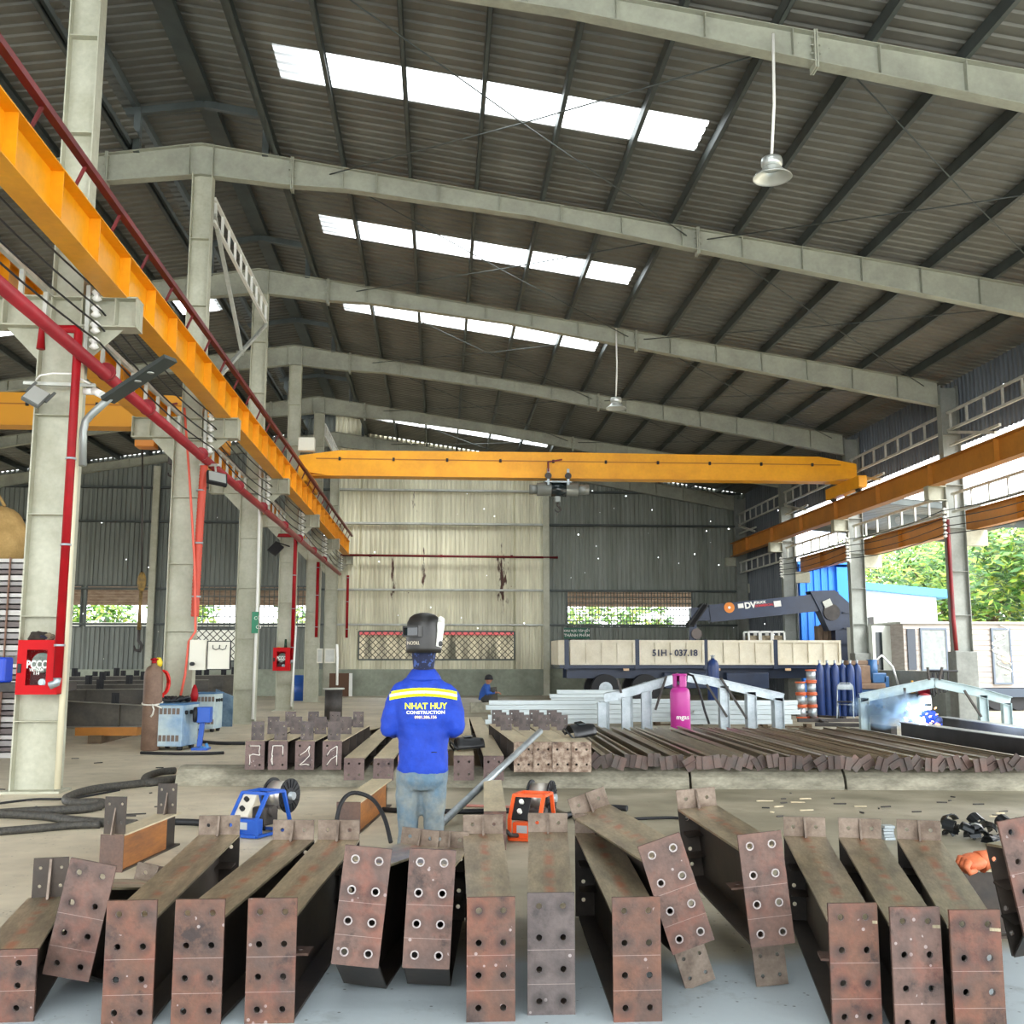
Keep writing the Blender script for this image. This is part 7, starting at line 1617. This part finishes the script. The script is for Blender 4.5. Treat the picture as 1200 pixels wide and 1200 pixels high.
tc = N.new('ShaderNodeTexCoord'); nz = N.new('ShaderNodeTexNoise'); nz.inputs['Scale'].default_value = 3.2; nz.inputs['Detail'].default_value = 4; L.new(tc.outputs['Object'], nz.inputs[0])
ln = N.new('ShaderNodeVectorMath'); ln.operation = 'LENGTH'; mp = N.new('ShaderNodeMapping'); mp.inputs['Scale'].default_value = (1/.75, 1/.4, 1/.38); L.new(tc.outputs['Object'], mp.inputs[0]); L.new(mp.outputs[0], ln.inputs[0])
f1 = N.new('ShaderNodeMath'); f1.operation = 'SUBTRACT'; f1.inputs[0].default_value = 1; L.new(ln.outputs['Value'], f1.inputs[1]); f2 = N.new('ShaderNodeMapRange'); f2.inputs[1].default_value = .46; f2.inputs[2].default_value = .62; L.new(nz.outputs[0], f2.inputs[0])
f3 = N.new('ShaderNodeMath'); f3.operation = 'MULTIPLY'; f3.use_clamp = True; L.new(f1.outputs[0], f3.inputs[0]); L.new(f2.outputs[0], f3.inputs[1]); f4 = N.new('ShaderNodeMath'); f4.operation = 'MULTIPLY'; f4.inputs[1].default_value = 20; L.new(f3.outputs[0], f4.inputs[0]); L.new(f4.outputs[0], vo.inputs['Density'])
oo = N.new('ShaderNodeOutputMaterial'); L.new(vo.outputs[0], oo.inputs['Volume'])
mb = MB(); mb.ball((0, 0, 0), .4, 20, 14, (1.9, 1, .95)); o = mb.build('welding_smoke', m_); o.location = (E_.x-.5, E_.y+.15, .62); tag(o, 'bluish welding smoke drifting left of the crouching welder', 'smoke', kind='stuff')
# third worker far back
q = G(564, 835); bl = MB(); bl.bbox((q.x, q.y+.25, .14), (.62, .4, .28), .01); tag(bl.build('concrete_block', M_conc), 'grey block under the far crouching worker', 'block')
w3 = thing('person', 'far worker in blue with dark helmet and apron, sitting before the rear wall', 'person', (q.x+.08, q.y+.35, .2), R(80))
crouch(w3, M_skin, mat('dull blue workwear', '#23509c', .8), mat('dark grey trousers', '#3c3b38', .8))
mb = MB(Matrix.Translation((0, -.15, .74))); mb.lathe([(.13, -.02), (.125, .02), (.11, .08), (.07, .12), (.02, .135)], (0, 0, 0), 20); part('helmet', mb, M_black, w3)
mb = MB(); mb.bar((0, -.25, .05), (0, -.2, .5), .36, .03); part('apron', mb, mat('dark leather apron', '#5a554a', .8), w3)
# ------------------------------------------------------------------ light and camera
w = bpy.data.worlds.new('sky'); SC.world = w; w.use_nodes = True
bg = w.node_tree.nodes['Background']; bg.inputs[0].default_value = (.93, .97, 1.0, 1); bg.inputs[1].default_value = 3.0
su = bpy.data.lights.new('sun', 'SUN'); su.energy = 2.2; su.angle = R(20); so = bpy.data.objects.new('sun', su); COL.objects.link(so); so.rotation_euler = (R(38), R(30), 0)
cd = bpy.data.cameras.new('camera'); cam = bpy.data.objects.new('camera', cd); COL.objects.link(cam)
cd.sensor_width = 36; cd.sensor_fit = 'HORIZONTAL'; cd.lens = 36*FOC/1200; cd.clip_start = .05; cd.clip_end = 500
cam.location = (0, 0, EYE); cam.rotation_euler = (R(90)+PITCH, 0, -YAW); SC.camera = cam
SC.cycles.max_bounces = 8; SC.cycles.diffuse_bounces = 5; SC.cycles.transparent_max_bounces = 12; SC.cycles.sample_clamp_indirect = 8
vs = SC.view_settings; vs.view_transform = 'Standard'; vs.look = 'None'; vs.gamma = 1; vs.use_curve_mapping = False; vs.exposure = 1.15
